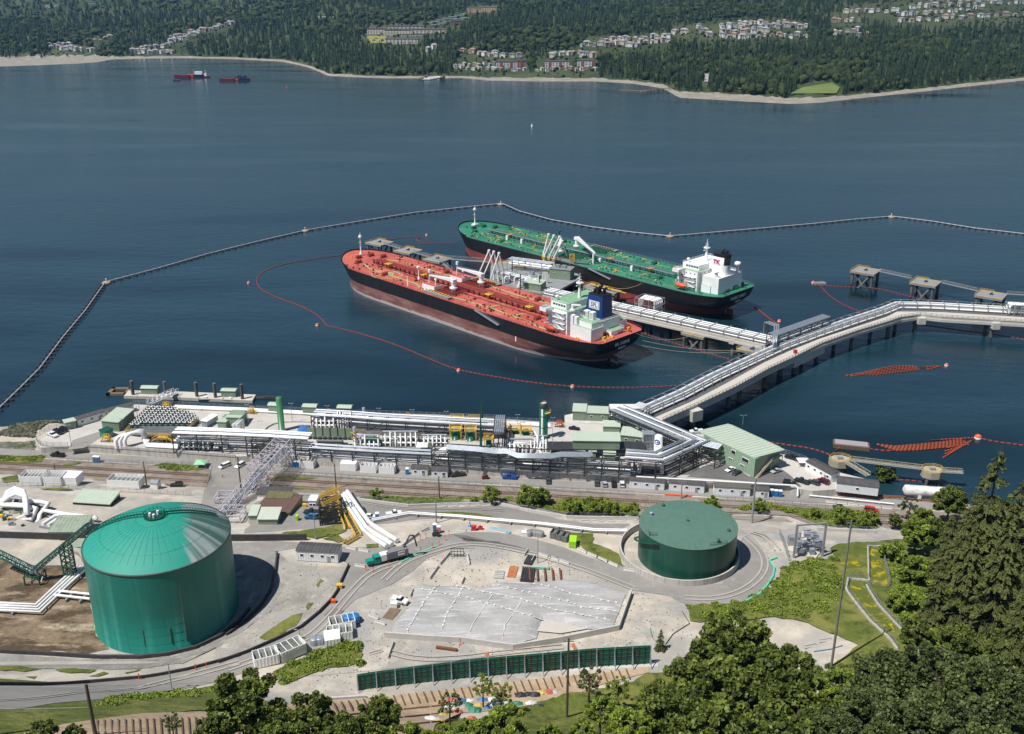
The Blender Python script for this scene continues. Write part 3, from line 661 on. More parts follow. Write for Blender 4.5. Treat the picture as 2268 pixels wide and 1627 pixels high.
def gearR(T,lo,crane,ZD):
 crane(136.4,11.4,(155,15.5,ZD+9.3));crane(134,-10.4,(152,-6.0,ZD+10.5))
 for nm,(x,y)in(('vent_house',(152,15.5)),('vent_house',(154,-10))):
  b=MB();b.bb(x-6,x+6,y-4,y+4,ZD,ZD+4);o=b.bl(nm,WH_,T,wd=0)
  t=MB();t.bb(x-5.8,x+5.8,y-3.8,y+3.8,ZD+4,ZD+4.07);t.bl('deck_top',DECKRED,o,wd=0)
  t=MB();zt=ZD+4
  for a in range(3):t.bar((x+3+cos(a*2.1)*1.4,y+sin(a*2.1)*1.4,zt),(x+3,y,zt+7.5),.2)
  t.cyl((x+3,y,zt+7),(x+3,y,zt+9),.9,8);t.cut().cyl((x-4,y+1,zt),(x-4,y+1,zt+4),.4,6);t.box((x-4,y+1,zt+4),(2,.6,1));t.bl('vent_mast',WH_,o,wd=0)
 b=MB();b.cyl((178,6,ZD),(178,6,ZD+2),1.0,8,.5);b.cyl((178,6,ZD+2),(178,6,ZD+9),.4,8);b.box((178,6,ZD+8.2),(1.5,2.2,1));b.bl('vent_post',WH_,T,wd=0)
 b=MB();b.bar((170,22,ZD),(170,22,ZD+6.5),.5);b.bar((169,22.5,ZD),(170,22,ZD+6.5),.2);b.bl('vent_post',WH_,T,wd=0)
 # helipad marking
 b=MB();cx,cy=202,14.2
 def ring(r0,r1,z,a0=0,a1=2*PI,n=40):
  vs=[];fs=[]
  for i in range(n+1):
   a=a0+(a1-a0)*i/n;vs+=[(cx+r0*cos(a),cy+r0*sin(a),z),(cx+r1*cos(a),cy+r1*sin(a),z)]
  for i in range(n):fs.append((2*i,2*i+1,2*i+3,2*i+2))
  b.add(vs,fs)
 b.m=0;ring(0,3.6,ZD+.06);b.m=1;ring(3.6,4.3,ZD+.06);ring(10.2,10.8,ZD+.05,0,2*PI);ring(7.2,7.5,ZD+.05,-1,3.2)
 b.m=2
 for dy in(-1.2,1.2):b.box((cx,cy+dy,ZD+.09),(4.2,.6,.02))
 b.box((cx,cy,ZD+.1),(.7,2.0,.02))
 b.bl('helicopter_circle',[mat('pad_green',(.12,.28,.12),.7),mat('pad_yellow',(.6,.5,.15),.7),WH_],T,wd=0)
 o_=[c for c in KIDS[T.name]if c.name.startswith('helicopter')][0]
 for i,(tx,a)in enumerate((('WINCH',-.15),('ONLY',-.75))):
  d_=V3((cos(a+PI),sin(a+PI),0));text_mesh(tx,2.2,WH_,'lettering',o_,(cx+8.8*cos(a-PI/2+.3),cy+8.8*sin(a-PI/2+.3),ZD+.08),(cos(a),sin(a),0),(-sin(a),cos(a),0),.01)
  # pale worn side strip on the far deck edge
 zt=29.6
 su_(T,(31,46,-17.5,19),zt,(34,46,-14,16.5),False)
 # engine casing, low blocks, funnel
 house(T,[(15.5,30,-9,9.5,ZD,25.3)],name='engine_casing')
 house(T,[(12.5,26,9.5,19.5,ZD,23.6)]);house(T,[(14,25,10.5,17.5,23.6,26.6)])
 house(T,[(11,15.5,-7,4,ZD,19.5)],top=TOPGRN);house(T,[(15.5,28,-15,-9,ZD,22)],top=TOPGRN)
 b=MB();z0,z1=25.3,38.2
 b.add([(17,-3.5,z0),(30,-3.5,z0),(30,5.5,z0),(17,5.5,z0),(17.5,-3,z1),(28,-3,z1),(28,5,z1),(17.5,5,z1)],[(0,1,5,4),(1,2,6,5),(2,3,7,6),(3,0,4,7),(4,5,6,7)])
 FB=mat('navy_funnel',(.008,.035,.16),.35,col2=(.01,.045,.19),scale=.2)
 fo=b.bl('funnel',FB,T,wd=0)
 b=MB();b.bb(17.6,27.9,-2.9,4.9,z1,z1+.8)
 for dx,dy,h in((20,1,4.2),(22.5,3,5),(24,-.5,4.6),(21.5,-1.5,3.6),(25.5,2.5,3.4)):b.tube([(dx,dy,z1),(dx,dy,z1+h-1),(dx-1.3,dy,z1+h)],.8,8)
 b.bl('exhaust_pipe',HB_,fo,wd=0)
 # logo panel on the port side of the funnel
 u=V3((-.5/12.9,0,0));b=MB();yy=5.32;b.m=0;b.box((23.2,yy,32.8),(7.6,.12,4.6));b.m=1;b.box((23.2,yy+.08,32.8),(6.6,.06,3.7));b.m=0;b.box((23.2,yy+.13,32.8),(6.1,.06,3.2))
 lg=b.bl('funnel_logo',[WH_,FB],fo,wd=0)
 text_mesh('SFL',3.3,FB,'lettering',lg,(23.2,yy+.2,32.8),(-1,0,0),(0,0,1),.03,.06)
 for x in(17.5,21.5):
  b=MB();b.bb(x,x+3,9.8,12.5,26.6,31)if x<20 else b.bb(x,x+3,9.8,12.5,26.6,31);o=b.bl('ventilation_box',WH_,T,wd=0)
  t=MB()
  for i in range(6):t.box((x+1.5,12.52,27.3+i*.6),(2.4,.06,.25))
  t.bl('louvre',SG_,o,wd=0)
 b=MB();b.bb(26,28,17,19.5,ZD,29);b.cut().bb(23.5,25.5,17,19.3,23.6,28.5);b.bl('ventilation_tower',WH_,T,wd=0)
 b=MB();b.cyl((31.5,14,25),(31.5,14,33),.8,8);b.bar((31.5,14,33),(24,15.5,34.5),.8);b.cyl((31.5,14,29.5),(31.5,14,30.2),1.8,10);b.bl('provision_crane',WH_,T,wd=0)
 # lifeboats with davits
 for yy in(22.3,-22.3):
  b=MB();b.lathe((0,0,0),[(.05,0),(.9,.8),(1.4,2),(1.5,4.5),(1.4,7),(.9,8.2),(.05,9)],10);b.v=[(36.5+v[2],yy+v[1],ZD+2.6+v[0])for v in b.v]
  o=b.bl('lifeboat',OR_ if yy<0 else mat('faded_red_boat',(.45,.06,.03),.5),T,wd=0)
  t=MB()
  for xx in(37.5,44.5):t.cut().tube([(xx,yy-1.4,ZD),(xx,yy-1.8,ZD+4),(xx,yy+.4,ZD+5.2)],.3,6)
  t.bl('davit',WH_,o,wd=0)
  # gangway ladder on the port side
 b=MB();yh=25.4
 b.bar((101,yh,ZD+.2),(80,yh,ZD-4.6),1.4,.5);
 for sg in(-.6,.6):b.bar((101,yh+sg,ZD+1.3),(80,yh+sg,ZD-3.5),.12)
 b.bl('gangway',GV_,T,wd=0)
 b=MB();b.box((66,24.9,6.5),(.8,.1,3));b.bl('draught_board',WH_,T,wd=0)
 text_mesh('SFL SABINE',2.6,WH_,'ship_name',T,(6.1,0,13.2),(0,-1,0),(-.05,0,1),.05,.03)
 text_mesh('MAJURO',1.7,WH_,'home_port',T,(6.25,0,10.6),(0,-1,0),(-.12,0,1),.05,.02)
 b=MB();b.cyl((12,10,ZD),(12,10,ZD+1.6),1.5,10);b.cut().cyl((13,-13,ZD),(13,-13,ZD+1.6),1.2,10);b.cut().box((9.5,5,ZD+.7),(2,1.2,1.4));b.bl('rope_reel',YEL,T,wd=0)
def gearG(T,lo,crane,ZD):
 crane(151.6,-4.5,(116,15.5,ZD+8.3),9.5);crane(150,15,(160,4,ZD+10))
 b=MB();b.cyl((118,15,ZD),(118,15,ZD+7.5),.7,8);b.bl('crane_rest',WH_,T,wd=0)
 b=MB()
 for x in(88,117,170,196,212):b.cut().box((x,8.8,ZD+1.7),(1.8,1.5,3.4))
 b.bl('white_cabinet',WH_,T,wd=0)
 b=MB()
 x=56
 while x<245:b.box((x,7.8,ZD+.7),(.12,.12,1.4));x+=3
 for zz in(.7,1.4):b.bar((56,7.8,ZD+zz),(244,7.8,ZD+zz),.12)
 b.bl('walkway_railing',GV_,T,wd=0)
 b=MB();b.bar((183,-19,ZD),(183,-19,ZD+7),.5);b.box((183,-19,ZD+7),(1,2.4,1.2));b.bl('vent_post',darkG,T,wd=0)
 b=MB()
 r=random.Random(5)
 for q in range(22):x=r.uniform(60,235);y=r.choice((-1,1))*r.uniform(9,21);b.cut().tube([(x,y,ZD+.1),(x+1,y+.6,ZD+1.1),(x+2.2,y+1.2,ZD+1.2),(x+3.2,y+1.9,ZD+.1)],.22,5)
 b.bl('pipe_hoop',YEL,T,wd=0)
 zt=29.2
 su_(T,(26.5,42,-18.5,18.5),zt,(28,41,-12,15),True)
 house(T,[(12.5,25,-11,15,ZD,27)],name='engine_casing',top=None)
 house(T,[(18,25,-15,15.8,ZD,21)],top=TOPGRN);house(T,[(22,27,-11,11,ZD,24)],top=TOPGRN)
 b=MB();z0,z1=27,40.5;n=20;vs=[]
 for zz in(z0,33.5,z1):
  for k in range(n):
   a=2*PI*k/n;vs.append((19.5+6*copysign(abs(cos(a))**.7,cos(a)),3+4.3*copysign(abs(sin(a))**.8,sin(a)),zz))
 for k in range(n):
  a=2*PI*(k+.5)/n;b.m=1 if cos(a)<-.72 else 0;b.add([],[])
 b.v=vs;b.f=[[j+k,j+(k+1)%n,j+n+(k+1)%n,j+n+k]for j in(0,n)for k in range(n)]+[list(range(2*n,3*n))];b.mi=[0]*n+[1 if cos(2*PI*(k+.5)/n)<-.6 else 0 for k in range(n)]+[1];b.sm=[True]*2*n+[False]
 fo=b.bl('funnel',[WH_,HB_],T,wd=0)
 b=MB();n=20;vs=[]
 for zz in(z1-1.8,z1+.1):
  for k in range(n):
   a=2*PI*k/n;vs.append((19.5+6.1*copysign(abs(cos(a))**.7,cos(a)),3+4.4*copysign(abs(sin(a))**.8,sin(a)),zz))
 b.add(vs,[[k,(k+1)%n,n+(k+1)%n,n+k]for k in range(n)]+[list(range(n,2*n))])
 for dx,dy,h in((17,2,1.6),(18.5,4.5,2),(20,1.5,1.8)):b.tube([(dx,dy,z1),(dx,dy,z1+h-1),(dx-1.2,dy,z1+h)],.9,8)
 b.bl('exhaust_pipe',HB_,fo,wd=0)
 text_mesh('TK',3.9,mat('magenta_logo',(.55,.01,.12),.5),'funnel_logo',fo,(20.5,7.42,35.2),(-1,0,0),(0,0,1),.06,.16)
 b=MB();b.lathe((14.5,-8,27),[(.9,0),(.9,4),(2,4.2),(2.1,6),(1.5,6.6),(.01,6.7)],12);b.cut().lathe((16,13.2,27),[(1.6,0),(1.6,1),(1,3),(1.9,3.4),(1.2,4.2),(.01,4.3)],12);b.bl('ventilator',WH_,T,wd=0)
 b=MB();b.lathe((0,0,0),[(.05,0),(.9,.8),(1.5,2),(1.6,4.5),(1.5,7),(.9,8.2),(.05,9)],10);b.v=[(32+v[2],22.5+v[1],ZD+3.2+v[0])for v in b.v]
 o=b.bl('lifeboat',OR_,T,wd=0)
 t=MB()
 for xx in(33,40):t.cut().tube([(xx,20.7,ZD),(xx,20.5,ZD+5),(xx,22.8,ZD+6)],.3,6)
 t.bl('davit',WH_,o,wd=0)
 b=MB();b.bar((112,26.6,ZD+.3),(92,26.6,ZD-3.4),1.3,.5);b.bl('gangway',GV_,T,wd=0)
 text_mesh('TARBET SPIRIT',2.7,WH_,'ship_name',T,(7.0,0,13.2),(0,-1,0),(-.05,0,1),.05,.03)
 text_mesh('NASSAU',1.7,WH_,'home_port',T,(7.15,0,10.5),(0,-1,0),(-.12,0,1),.05,.02)
darkR=mat('dark_red_paint',(.20,.03,.02),.6,col2=(.3,.05,.035),scale=.6)
darkG=mat('deep_green_paint',(.012,.11,.065),.55,col2=(.03,.16,.10),scale=.6)
redA=hull_red('worn_red_antifouling',(.17,.055,.05),(.26,.14,.125),(.42,.34,.325),2.0)
redB=hull_red('red_antifouling',(.33,.05,.035),(.16,.05,.045),(.2,.15,.14),-4)
shipR=ship('crude_oil_tanker','red decked oil tanker with navy funnel, moored nearer the camera',(66.1,520),(-121.8,712.7),24.8,261,DECKRED,redA,8,gearR,darkR,False)
shipG=ship('crude_oil_tanker','green decked oil tanker with white funnel, moored on the far side of the jetty',(150.2,607.1),(-37.7,801),25.8,269,DECKGRN,redB,6.4,gearG,darkG,True)
# ================================================================ JETTIES, DOLPHINS, BOOMS
def offp(pts,off):
 pts=[V3(p)for p in pts];out=[]
 for i,p in enumerate(pts):
  d=UP(0)
  if i>0:d+=(p-pts[i-1]).xy.normalized().to_3d()
  if i<len(pts)-1:d+=(pts[i+1]-p).xy.normalized().to_3d()
  d.normalize();n=V3((-d.y,d.x,0));k=1
  if 0<i<len(pts)-1:
   e=(p-pts[i-1]).xy.normalized();k=1/max(.5,abs(e.x*d.x+e.y*d.y))
  out.append(p+n*off*k)
 return out
def al0(pts,step,start=0):
 """points every step along a path, with direction"""
 pts=[V3(p)for p in pts];out=[];nxt=start
 acc=0
 for a,b_ in zip(pts,pts[1:]):
  L=(b_-a).length
  while nxt<=acc+L+1e-6:
   t=(nxt-acc)/max(L,1e-6);out.append((a.lerp(b_,t),(b_-a).normalized()));nxt+=step
  acc+=L
 return out
def up(pts,z):return[V3((p[0],p[1],p[2]+z))for p in pts]
def pp_(T,path,specs,m=None,name='pipe',n=6,drop=None):
 for off,z,r,mm in specs:
  b=MB();pt=up(offp(path,off),z);b.tube(pt,r,n);b.bl(name,mm or m,T)
def fr_(T,path,w,heights,step,m,name='support_frame',top=True,post=.35,start=0,diag=False):
 for q,(p,d)in enumerate(al0(path,step,start)):
  nrm=V3((-d.y,d.x,0)).normalized();b=MB();a=p-nrm*w/2;c=p+nrm*w/2;H=heights[-1]
  b.bar(a,a+UP(H),post);b.bar(c,c+UP(H),post)
  for h in heights:b.bar(a+UP(h),c+UP(h),post*.8)
  if diag:b.bar(a,c+UP(heights[0]),post*.6)
  b.bl(name,m,T)
def rl_(T,path,h=1.2,step=2.5,m=None,name='railing',th=.09):
 b=MB();path=[V3(p)for p in path]
 for p,q in zip(path,path[1:]):
  for zz in(h*.5,h):b.bar(p+UP(zz),q+UP(zz),th)
 for p,d in al0(path,step):b.bar(p,p+UP(h),th*1.2)
 return b.bl(name,m or GV_,T)
DK_=mat('grey_steel_deck',(.20,.21,.21),.7,col2=(.27,.28,.275),scale=.2)
PILE=mat('weathered_pile',(.06,.055,.05),.85,col2=(.16,.15,.135),scale=.5,stretch=(1,1,.4))
YLINE=mat('yellow_edge',(.62,.36,.04),.6)
PALEC=mat('cream_concrete',(.52,.48,.42),.85,col2=(.45,.42,.37),scale=.12)
def dolphin(label,c,z,sx,sy,rz,edge='both',group='mooring dolphins'):
 T=tg_('mooring_dolphin',label,'mooring dolphin',(c[0],c[1],0),rz,group)
 b=MB();b.box((0,0,z-.7),(sx,sy,1.4));b.bl('cap',DK_,T,wd=0)
 for sg in((1,-1)if edge=='both' else(edge,)):
  b=MB();b.box((0,sg*(sy/2-.35),z+.06),(sx+.3,.8,.14));b.bl('edge_strip',YLINE,T,wd=0)
 for x in(-1,1):
  for y in(-1,1):
   b=MB();b.cyl((x*(sx/2-1.6),y*(sy/2-1.6),-3),(x*(sx/2-1.6),y*(sy/2-1.6),z-1.4),1.0,10);b.bl('pile',PILE,T,wd=0)
 for x,y,u,v in((-1,-1,.2,-.5),(1,1,-.2,.4),(1,-1,-.1,-.9)):
  b=MB();b.cyl((x*(sx/2-3),y*(sy/2-3),z-1.5),(u*sx,v*sy,-3),.7,8);b.bl('brace',PILE,T,wd=0)
 b=MB();b.box((0,0,z+.35),(2.2,1.6,.7));b.tube([(0,0,z+.6),(0,1.3,z+1.1),(0,1.8,z+.7)],.35,6);b.bl('mooring_hook',BK_,T,wd=0)
 b=MB()
 for a,c_ in(((-sx/2,-sy/2),(-sx/2,sy/2)),((-sx/2,sy/2),(0,sy/2))):
  for zz in(.6,1.2):b.bar((*a,z+zz),(*c_,z+zz),.1)
  for i in range(5):b.box((a[0]+(c_[0]-a[0])*i/4,a[1]+(c_[1]-a[1])*i/4,z+.6),(.12,.12,1.2))
 b.bl('railing',YEL,T,wd=0)
 return T
def cw_(label,a,c,w=1.8,h=1.8,group='catwalks between the dolphins',m=None,sup=None):
 a=V3(a);c=V3(c);T=tg_('catwalk',label,'walkway',a,0,group);d=(c-a).normalized();nrm=V3((-d.y,d.x,0)).normalized()
 b=MB();b.bar(a,c,w,.2);b.bl('walkway_floor',DK_,T)
 for sg in(-1,1):
  b=MB();o=nrm*w/2*sg;hh=UP(h)
  b.bar(a+o+hh,c+o+hh,.18);b.bar(a+o,c+o,.22);n=max(2,int((c-a).length/2.4))
  for i in range(n+1):p=a.lerp(c,i/n)+o;b.bar(p,p+hh,.12)
  for i in range(n):p=a.lerp(c,i/n)+o;q=a.lerp(c,(i+1)/n)+o;b.bar(p+(hh if i%2 else 0*hh),q+(0*hh if i%2 else hh),.1)
  b.bl('side_truss',m or SG_,T)
 return T
rzD=atan2(-11.3,15)
RD=[('rightmost group of three mooring dolphins, the one furthest left, standing alone at the open end',R1(942,168)),('mooring dolphin in the middle of the right-hand row of three',R1(1430,262)),('mooring dolphin at the right end of the row, behind the pipe bend',R1(1962,365))]
RD[0]=('grey mooring dolphin at the open left end of the right-hand row of three',RD[0][1])
dc=[P(*q,10)for _,q in RD]
for(lab,q),c in zip(RD,dc):dolphin(lab,c,10,17,16,rzD)
cw_('steel catwalk linking the left and middle dolphins of the right-hand row',P(*R1(1050,175),10),P(*R1(1310,232),10))
cw_('steel catwalk linking the middle and right dolphins of the right-hand row',P(*R1(1560,268),10),P(*R1(1850,335),10))
cw_('steel catwalk running off the picture edge from the rightmost dolphin',P(*R1(2090,360),10),P(*R1(2330,375),10))
LD=[('mooring dolphin furthest out beyond the red tanker bow',Q4(545,425)),('second mooring dolphin from the outer end beside the red tanker',Q4(830,505)),('third mooring dolphin from the outer end, where a ramp comes down',Q4(1125,590))]
lc=[P(*q,10)for _,q in LD]
for(lab,q),c in zip(LD,lc):dolphin(lab,c,10,17,15,rzD)
cw_('truss catwalk between the two outermost dolphins by the red bow',P(*Q4(590,440),10),P(*Q4(760,490),10))
cw_('truss catwalk between the second and third dolphins by the red tanker',P(*Q4(880,525),10),P(*Q4(1060,575),10))
cw_('long truss catwalk from the third dolphin to the loading platform',P(*Q4(1190,590),10),P(*Q4(1660,625),10),2.4,2.4)
cw_('sloping ramp from the third dolphin down behind the red tanker',P(*Q4(1140,605),10),P(*Q4(1270,715),5),2.4)
rzB=atan2(-97.9,118.7)
BD=[('breasting dolphin with yellow edge close behind the red tanker stern',Q6(1052,845),8),('breasting dolphin with yellow edge halfway along the pipe trestle',Q6(1550,985),8),('small breasting dolphin where the two trestles meet',Q6(2060,1130),8),('breasting dolphin between trestle and green tanker, nearer the stern',Q6(760,595),8),('breasting dolphin between trestle and green tanker, nearer the loading platform',Q6(640,558),8),('outer breasting dolphin left of the loading platform by the green hull',Q4(1790,655),9)]
for lab,q,z in BD:dolphin(lab,P(*q,z),z,15 if z==8 else 17,9,rzB,-1 if q[1]>690 else 1,'breasting dolphins')
cw_('catwalk under the trestle leading to the dolphin behind the red stern',P(*Q6(800,810),8),P(*Q6(960,830),8))
# ---- berth trestle: concrete deck with six white pipes and steel frames
def trestle_deck(T,near,far,z,th=1.6,m=None,beam=1.2):
 b=MB();b.prism([tuple(p.xy)for p in near]+[tuple(p.xy)for p in far[::-1]],z-th,z,bottom=True);b.bl('deck',m or PALEC,T)
 b=MB()
 for pl in(near,far):
  p2=[V3((p.x,p.y,z-th-beam/2+.02))for p in pl]
  for p,q in zip(p2,p2[1:]):b.cut().bar(p,q,.8,beam)
 b.bl('girder',CONC,T)
a0=P(*Q6(150,640),11);a1=P(*Q6(2180,1095),11);dd=(a1-a0).normalized();nn=V3((-dd.y,dd.x,0))
bt=tg_('pipe_trestle','concrete pipe trestle carrying white pipes between the two tankers to the junction','pipe trestle',(a0.x,a0.y,0))
trestle_deck(bt,[a0,a1],[a0+nn*15,a1+nn*15],11)
b=MB();b.prism([tuple(p.xy)for p in(a0+nn*1.6,a1+nn*1.6,a1+nn*13.6,a0+nn*13.6)],11.02,11.08);b.bl('pipeway_deck',mat('dark_pipeway',(.07,.07,.075),.8,col2=(.11,.11,.11),scale=.3),bt)
ctr=[a0+nn*6,a1+nn*6]
for k,off in enumerate((-4.2,-2.9,-1.5,0,1.5,3)):
 pp_(bt,ctr,[(off,1.1+(k%2)*1.7,.46,PW_)])
fr_(bt,ctr,10.5,[1.0,3.4],9.3,SG_)
rl_(bt,[a0+nn*13.5,a1+nn*13.5],1.3,3)
rl_(bt,[a0+nn*.4,a1+nn*.4],1.3,3)
def pump_loop(T,c,d,w,h,ln):
 nrm=V3((-d.y,d.x,0))
 for k in range(5):
  b=MB();o=nrm*(k-2)*w/5;p=c+o;e=ln*(.36+.02*k)
  b.tube([p-d*e+UP(.8),p-d*e+UP(h-1.0),p-d*(e-1)+UP(h-.3),p+d*(e-1)+UP(h-.3),p+d*e+UP(h-1),p+d*e+UP(.8)],.46,8);b.bl('expansion_loop',PW_,T)
 for i in range(4):
  b=MB();p=c+d*(i/3-.5)*ln;a=p-nrm*w*.62;e=p+nrm*w*.62
  b.bar(a,a+UP(h),.35);b.bar(e,e+UP(h),.35);b.bar(a+UP(h),e+UP(h),.3);b.bar(a+UP(h/2),e+UP(h/2),.25);b.bl('loop_frame',SG_,T)
 b=MB()
 for sg in(-.62,.62):
  for zz in(h,h/2):b.cut().bar(c-d*ln/2+nrm*w*sg+UP(zz),c+d*ln/2+nrm*w*sg+UP(zz),.25)
 b.bl('loop_beam',SG_,T)
lc_=P(*Q6(1120,770),11.2);pump_loop(bt,lc_+nn*1,dd,9,7.5,15)
for px in((1240,1000,1215,1),(1880,1180,1870,1),(560,800,0,0)):
 p=P(*Q6(px[0],px[1]),0)
 for k in(0,11):
  q=p+nn*k;b=MB();b.cyl((q.x,q.y,-3),(q.x,q.y,8),1.15,12);b.bl('pile',PILE,bt)
 b=MB();q=p+nn*5.5;b.box((q.x,q.y,8.6),(3.2,16.5,2.6),atan2(dd.y,dd.x));b.bl('pile_cap',CONC,bt)
 # ---- access trestle from the shore
NEAR=[Z5(340,305),Z5(650,168),Z5(1000,3),R1(160,968),R1(350,882),R1(590,762),R1(880,660),R1(1150,580),R1(1230,552),R1(1390,530),R1(1560,550),R1(2290,593)]
FAR=[Z5(270,272),Z5(590,132),Z5(900,-30),R1(120,912),R1(300,830),R1(560,725),R1(850,630),R1(1110,545),R1(1190,503),R1(1390,503),R1(1560,508),R1(2290,553)]
PIPO=[Z5(120,205),Z5(440,60),Z5(720,-90),R1(0,885),R1(230,780),R1(490,690),R1(780,585),R1(1040,500),R1(1195,445),R1(1390,448),R1(1560,456),R1(2290,498)]
ZT=11.0
near=[P(*q,ZT)for q in NEAR];far=[P(*q,ZT)for q in FAR];pout=[P(*q,ZT)for q in PIPO]
at_=tg_('access_trestle','long cream concrete access trestle curving from the shore over the water, with a pipeway','trestle bridge',(near[0].x,near[0].y,0))
trestle_deck(at_,near,far,ZT,1.4,PALEC,1.6)
b=MB();b.prism([tuple(p.xy)for p in[f.lerp(n_,.03)for f,n_ in zip(far,pout)]]+[tuple(p.xy)for p in pout[::-1]],ZT-1.2,ZT-.25,bottom=True);b.bl('pipeway_deck',mat('dark_pipeway',(.07,.07,.075),.8,col2=(.11,.11,.11),scale=.3),at_)
b=MB()
for p,q in zip(near,near[1:]):b.cut().bar(p+UP(.25),q+UP(.25),.3,.5)
b.bl('kerb',CONC,at_);rl_(at_,near,1.7,3,BK_,th=.13);rl_(at_,far,1.3,3,SG_)
pc=[f.lerp(o,.55)for f,o in zip(far,pout)]
for off,z,r in((-2.6,.8,.5),(-1.2,.8,.65),(.4,.8,.65),(2.0,.8,.6),(-1.6,2.9,.6),(0,2.9,.6),(1.5,2.9,.6)):
 b=MB();b.tube(up(offp(pc,off*1.1),z),r,6);b.bl('pipe',PW_ if z<2 or off else GV_,at_)
fr_(at_,pc,7.2,[2.2,4.2],8.5,SG_,post=.3)
for sgn,hh in((-3.6,4.2),(3.6,4.2),(3.6,2.2)):
 b=MB();o=up(offp(pc,sgn),hh)
 for p,q in zip(o,o[1:]):b.bar(p,q,.22)
 b.bl('frame_rail',SG_,at_)
 # raised pipe bridge at the junction
j0,j1=P(*R1(170,800),11),P(*R1(610,640),11)
d=(j1-j0).normalized();c=(j0+j1)/2
jr=tg_('pipe_bridge','tall steel frame lifting silver pipes over the junction of the two trestles','pipe rack',(c.x,c.y,0))
fr_(jr,[j0,j1],7,[3.5,7.5],11,BK_,post=.4)
for k in range(5):pp_(jr,[j0,j1],[((k-2)*1.2,7.9,.45,GV_)])
for k in range(3):pp_(jr,[j0,j1],[((k-1)*1.6,4.1,.6,PW_)])
b=MB();nj=V3((-d.y,d.x,0))
for sg in(-3.5,3.5):
 for zz in(3.5,7.5,1.2):b.cut().bar(j0+nj*sg+UP(zz),j1+nj*sg+UP(zz),.3)
b.bl('side_beam',BK_,jr)
for sg in(-3.5,3.5):
 b=MB();n=8
 for i in range(n):b.bar(j0.lerp(j1,i/n)+nj*sg+UP(3.5 if i%2 else 7.5),j0.lerp(j1,(i+1)/n)+nj*sg+UP(7.5 if i%2 else 3.5),.2)
 b.bl('side_bracing',BK_,jr)
k0,k1=P(*R1(110,690),11),P(*R1(180,850),11)
for k in range(3):
 b=MB();o=V3((k*1.4,k*.8,0));e=P(*R1(190,730),11)
 b.tube([k0+o+UP(.8),k0+o+UP(7.5),e+o+UP(8),k1+o*.7+UP(7.5),k1+o*.7+UP(.8)],.42,8);b.bl('riser_pipe',GV_,jr)
 # piles and caps of the access trestle
def under(px,off):
 for(a,c),(p,q)in zip(zip(NEAR,NEAR[1:]),zip(near,near[1:])):
  if a[0]<=px<=c[0]:
   t=(px-a[0])/(c[0]-a[0]);e=(q-p).normalized();return p.lerp(q,t)+V3((-e.y,e.x,0))*(-off)
 return near[0]
for q,(x,y,r,z)in enumerate([(335,1060,1.6,8),(395,1050,1.6,8),(510,1020,1.2,8),(575,990,1.2,8),(765,865,1.1,8),(855,815,1.1,8),(1060,700,1.1,8),(1155,655,1.3,8),(1250,680,1.1,8),(1372,690,1.3,8),(1955,715,1.1,8),(1990,705,1.1,8),(210,1060,1.1,8),(155,1020,1.1,8)]):
 p=under(R1(x,y)[0],-1.6 if q%2 else-6);b=MB();b.cyl((p.x,p.y,-3),(p.x,p.y,z+.9),r,12);b.bl('pile',PILE,at_)
for x,y in((490,335),(985,190),(1085,155)):
 p=under(Z5(x,y)[0],-2.5);b=MB();b.cyl((p.x,p.y,-3),(p.x,p.y,9),1.3,12);b.bl('pile',PILE,at_)
p=P(*Z5(660,205),10.4);b=MB();b.cyl((p.x-1.5,p.y+1.5,-3),(p.x-1.5,p.y+1.5,5),1.3,12);b.bl('pile',PILE,at_)
b=MB();p=P(*Z5(660,205),10.4);b.box((p.x-1.5,p.y+1.5,7.6),(6.2,6.2,5.4),.5);b.bl('pier_head',CONC,at_)
b=MB();a_=P(*R1(365,885),10.5);c_=P(*R1(612,765),10.5);mid=(a_+c_)/2;b.bar(V3((a_.x-1.5,a_.y+2.2,7.3)),V3((c_.x-1.5,c_.y+2.2,7.3)),5,5.2);b.bl('pier_head',CONC,at_)
for x,y in((1400,560),(2005,600)):
 p=P(*R1(x,y),9.5);b=MB();b.box((p.x,p.y+2,7.9),(4.5,6,4));b.bl('pier_head',CONC,at_)
b=MB();p=P(*R1(400,738),11.02);b.box((p.x,p.y,11.0),(13,7,.5),.45);tag(b.bl('equipment_slab',PALEC),'pale concrete slab lying on the dark junction deck beside the pipe bridge','slab')
p=P(*R1(385,848),ZT);b=MB();b.box((p.x-1,p.y+1,ZT+.9),(1.6,1.4,1.8),.5);b.cut();b.box((p.x-1,p.y+1,ZT+1.9),(1.9,1.7,.2),.5)
T=tg_('hose_cabinet','red hose cabinet standing on the cream access trestle','cabinet',(p.x-1,p.y+1,ZT));b.cuts=[];b.bl('cabinet_body',REDP,T)
# pipe loop cage at the right edge of the trestle
c=P(*R1(2180,540),11);d=(far[-1]-far[-2]).normalized();lt=tg_('pipe_loop_frame','steel framed white pipe loop on the trestle at the right picture edge','pipe loop',(c.x,c.y,11));pump_loop(lt,c+V3((0,3,0)),d,6,7,12)
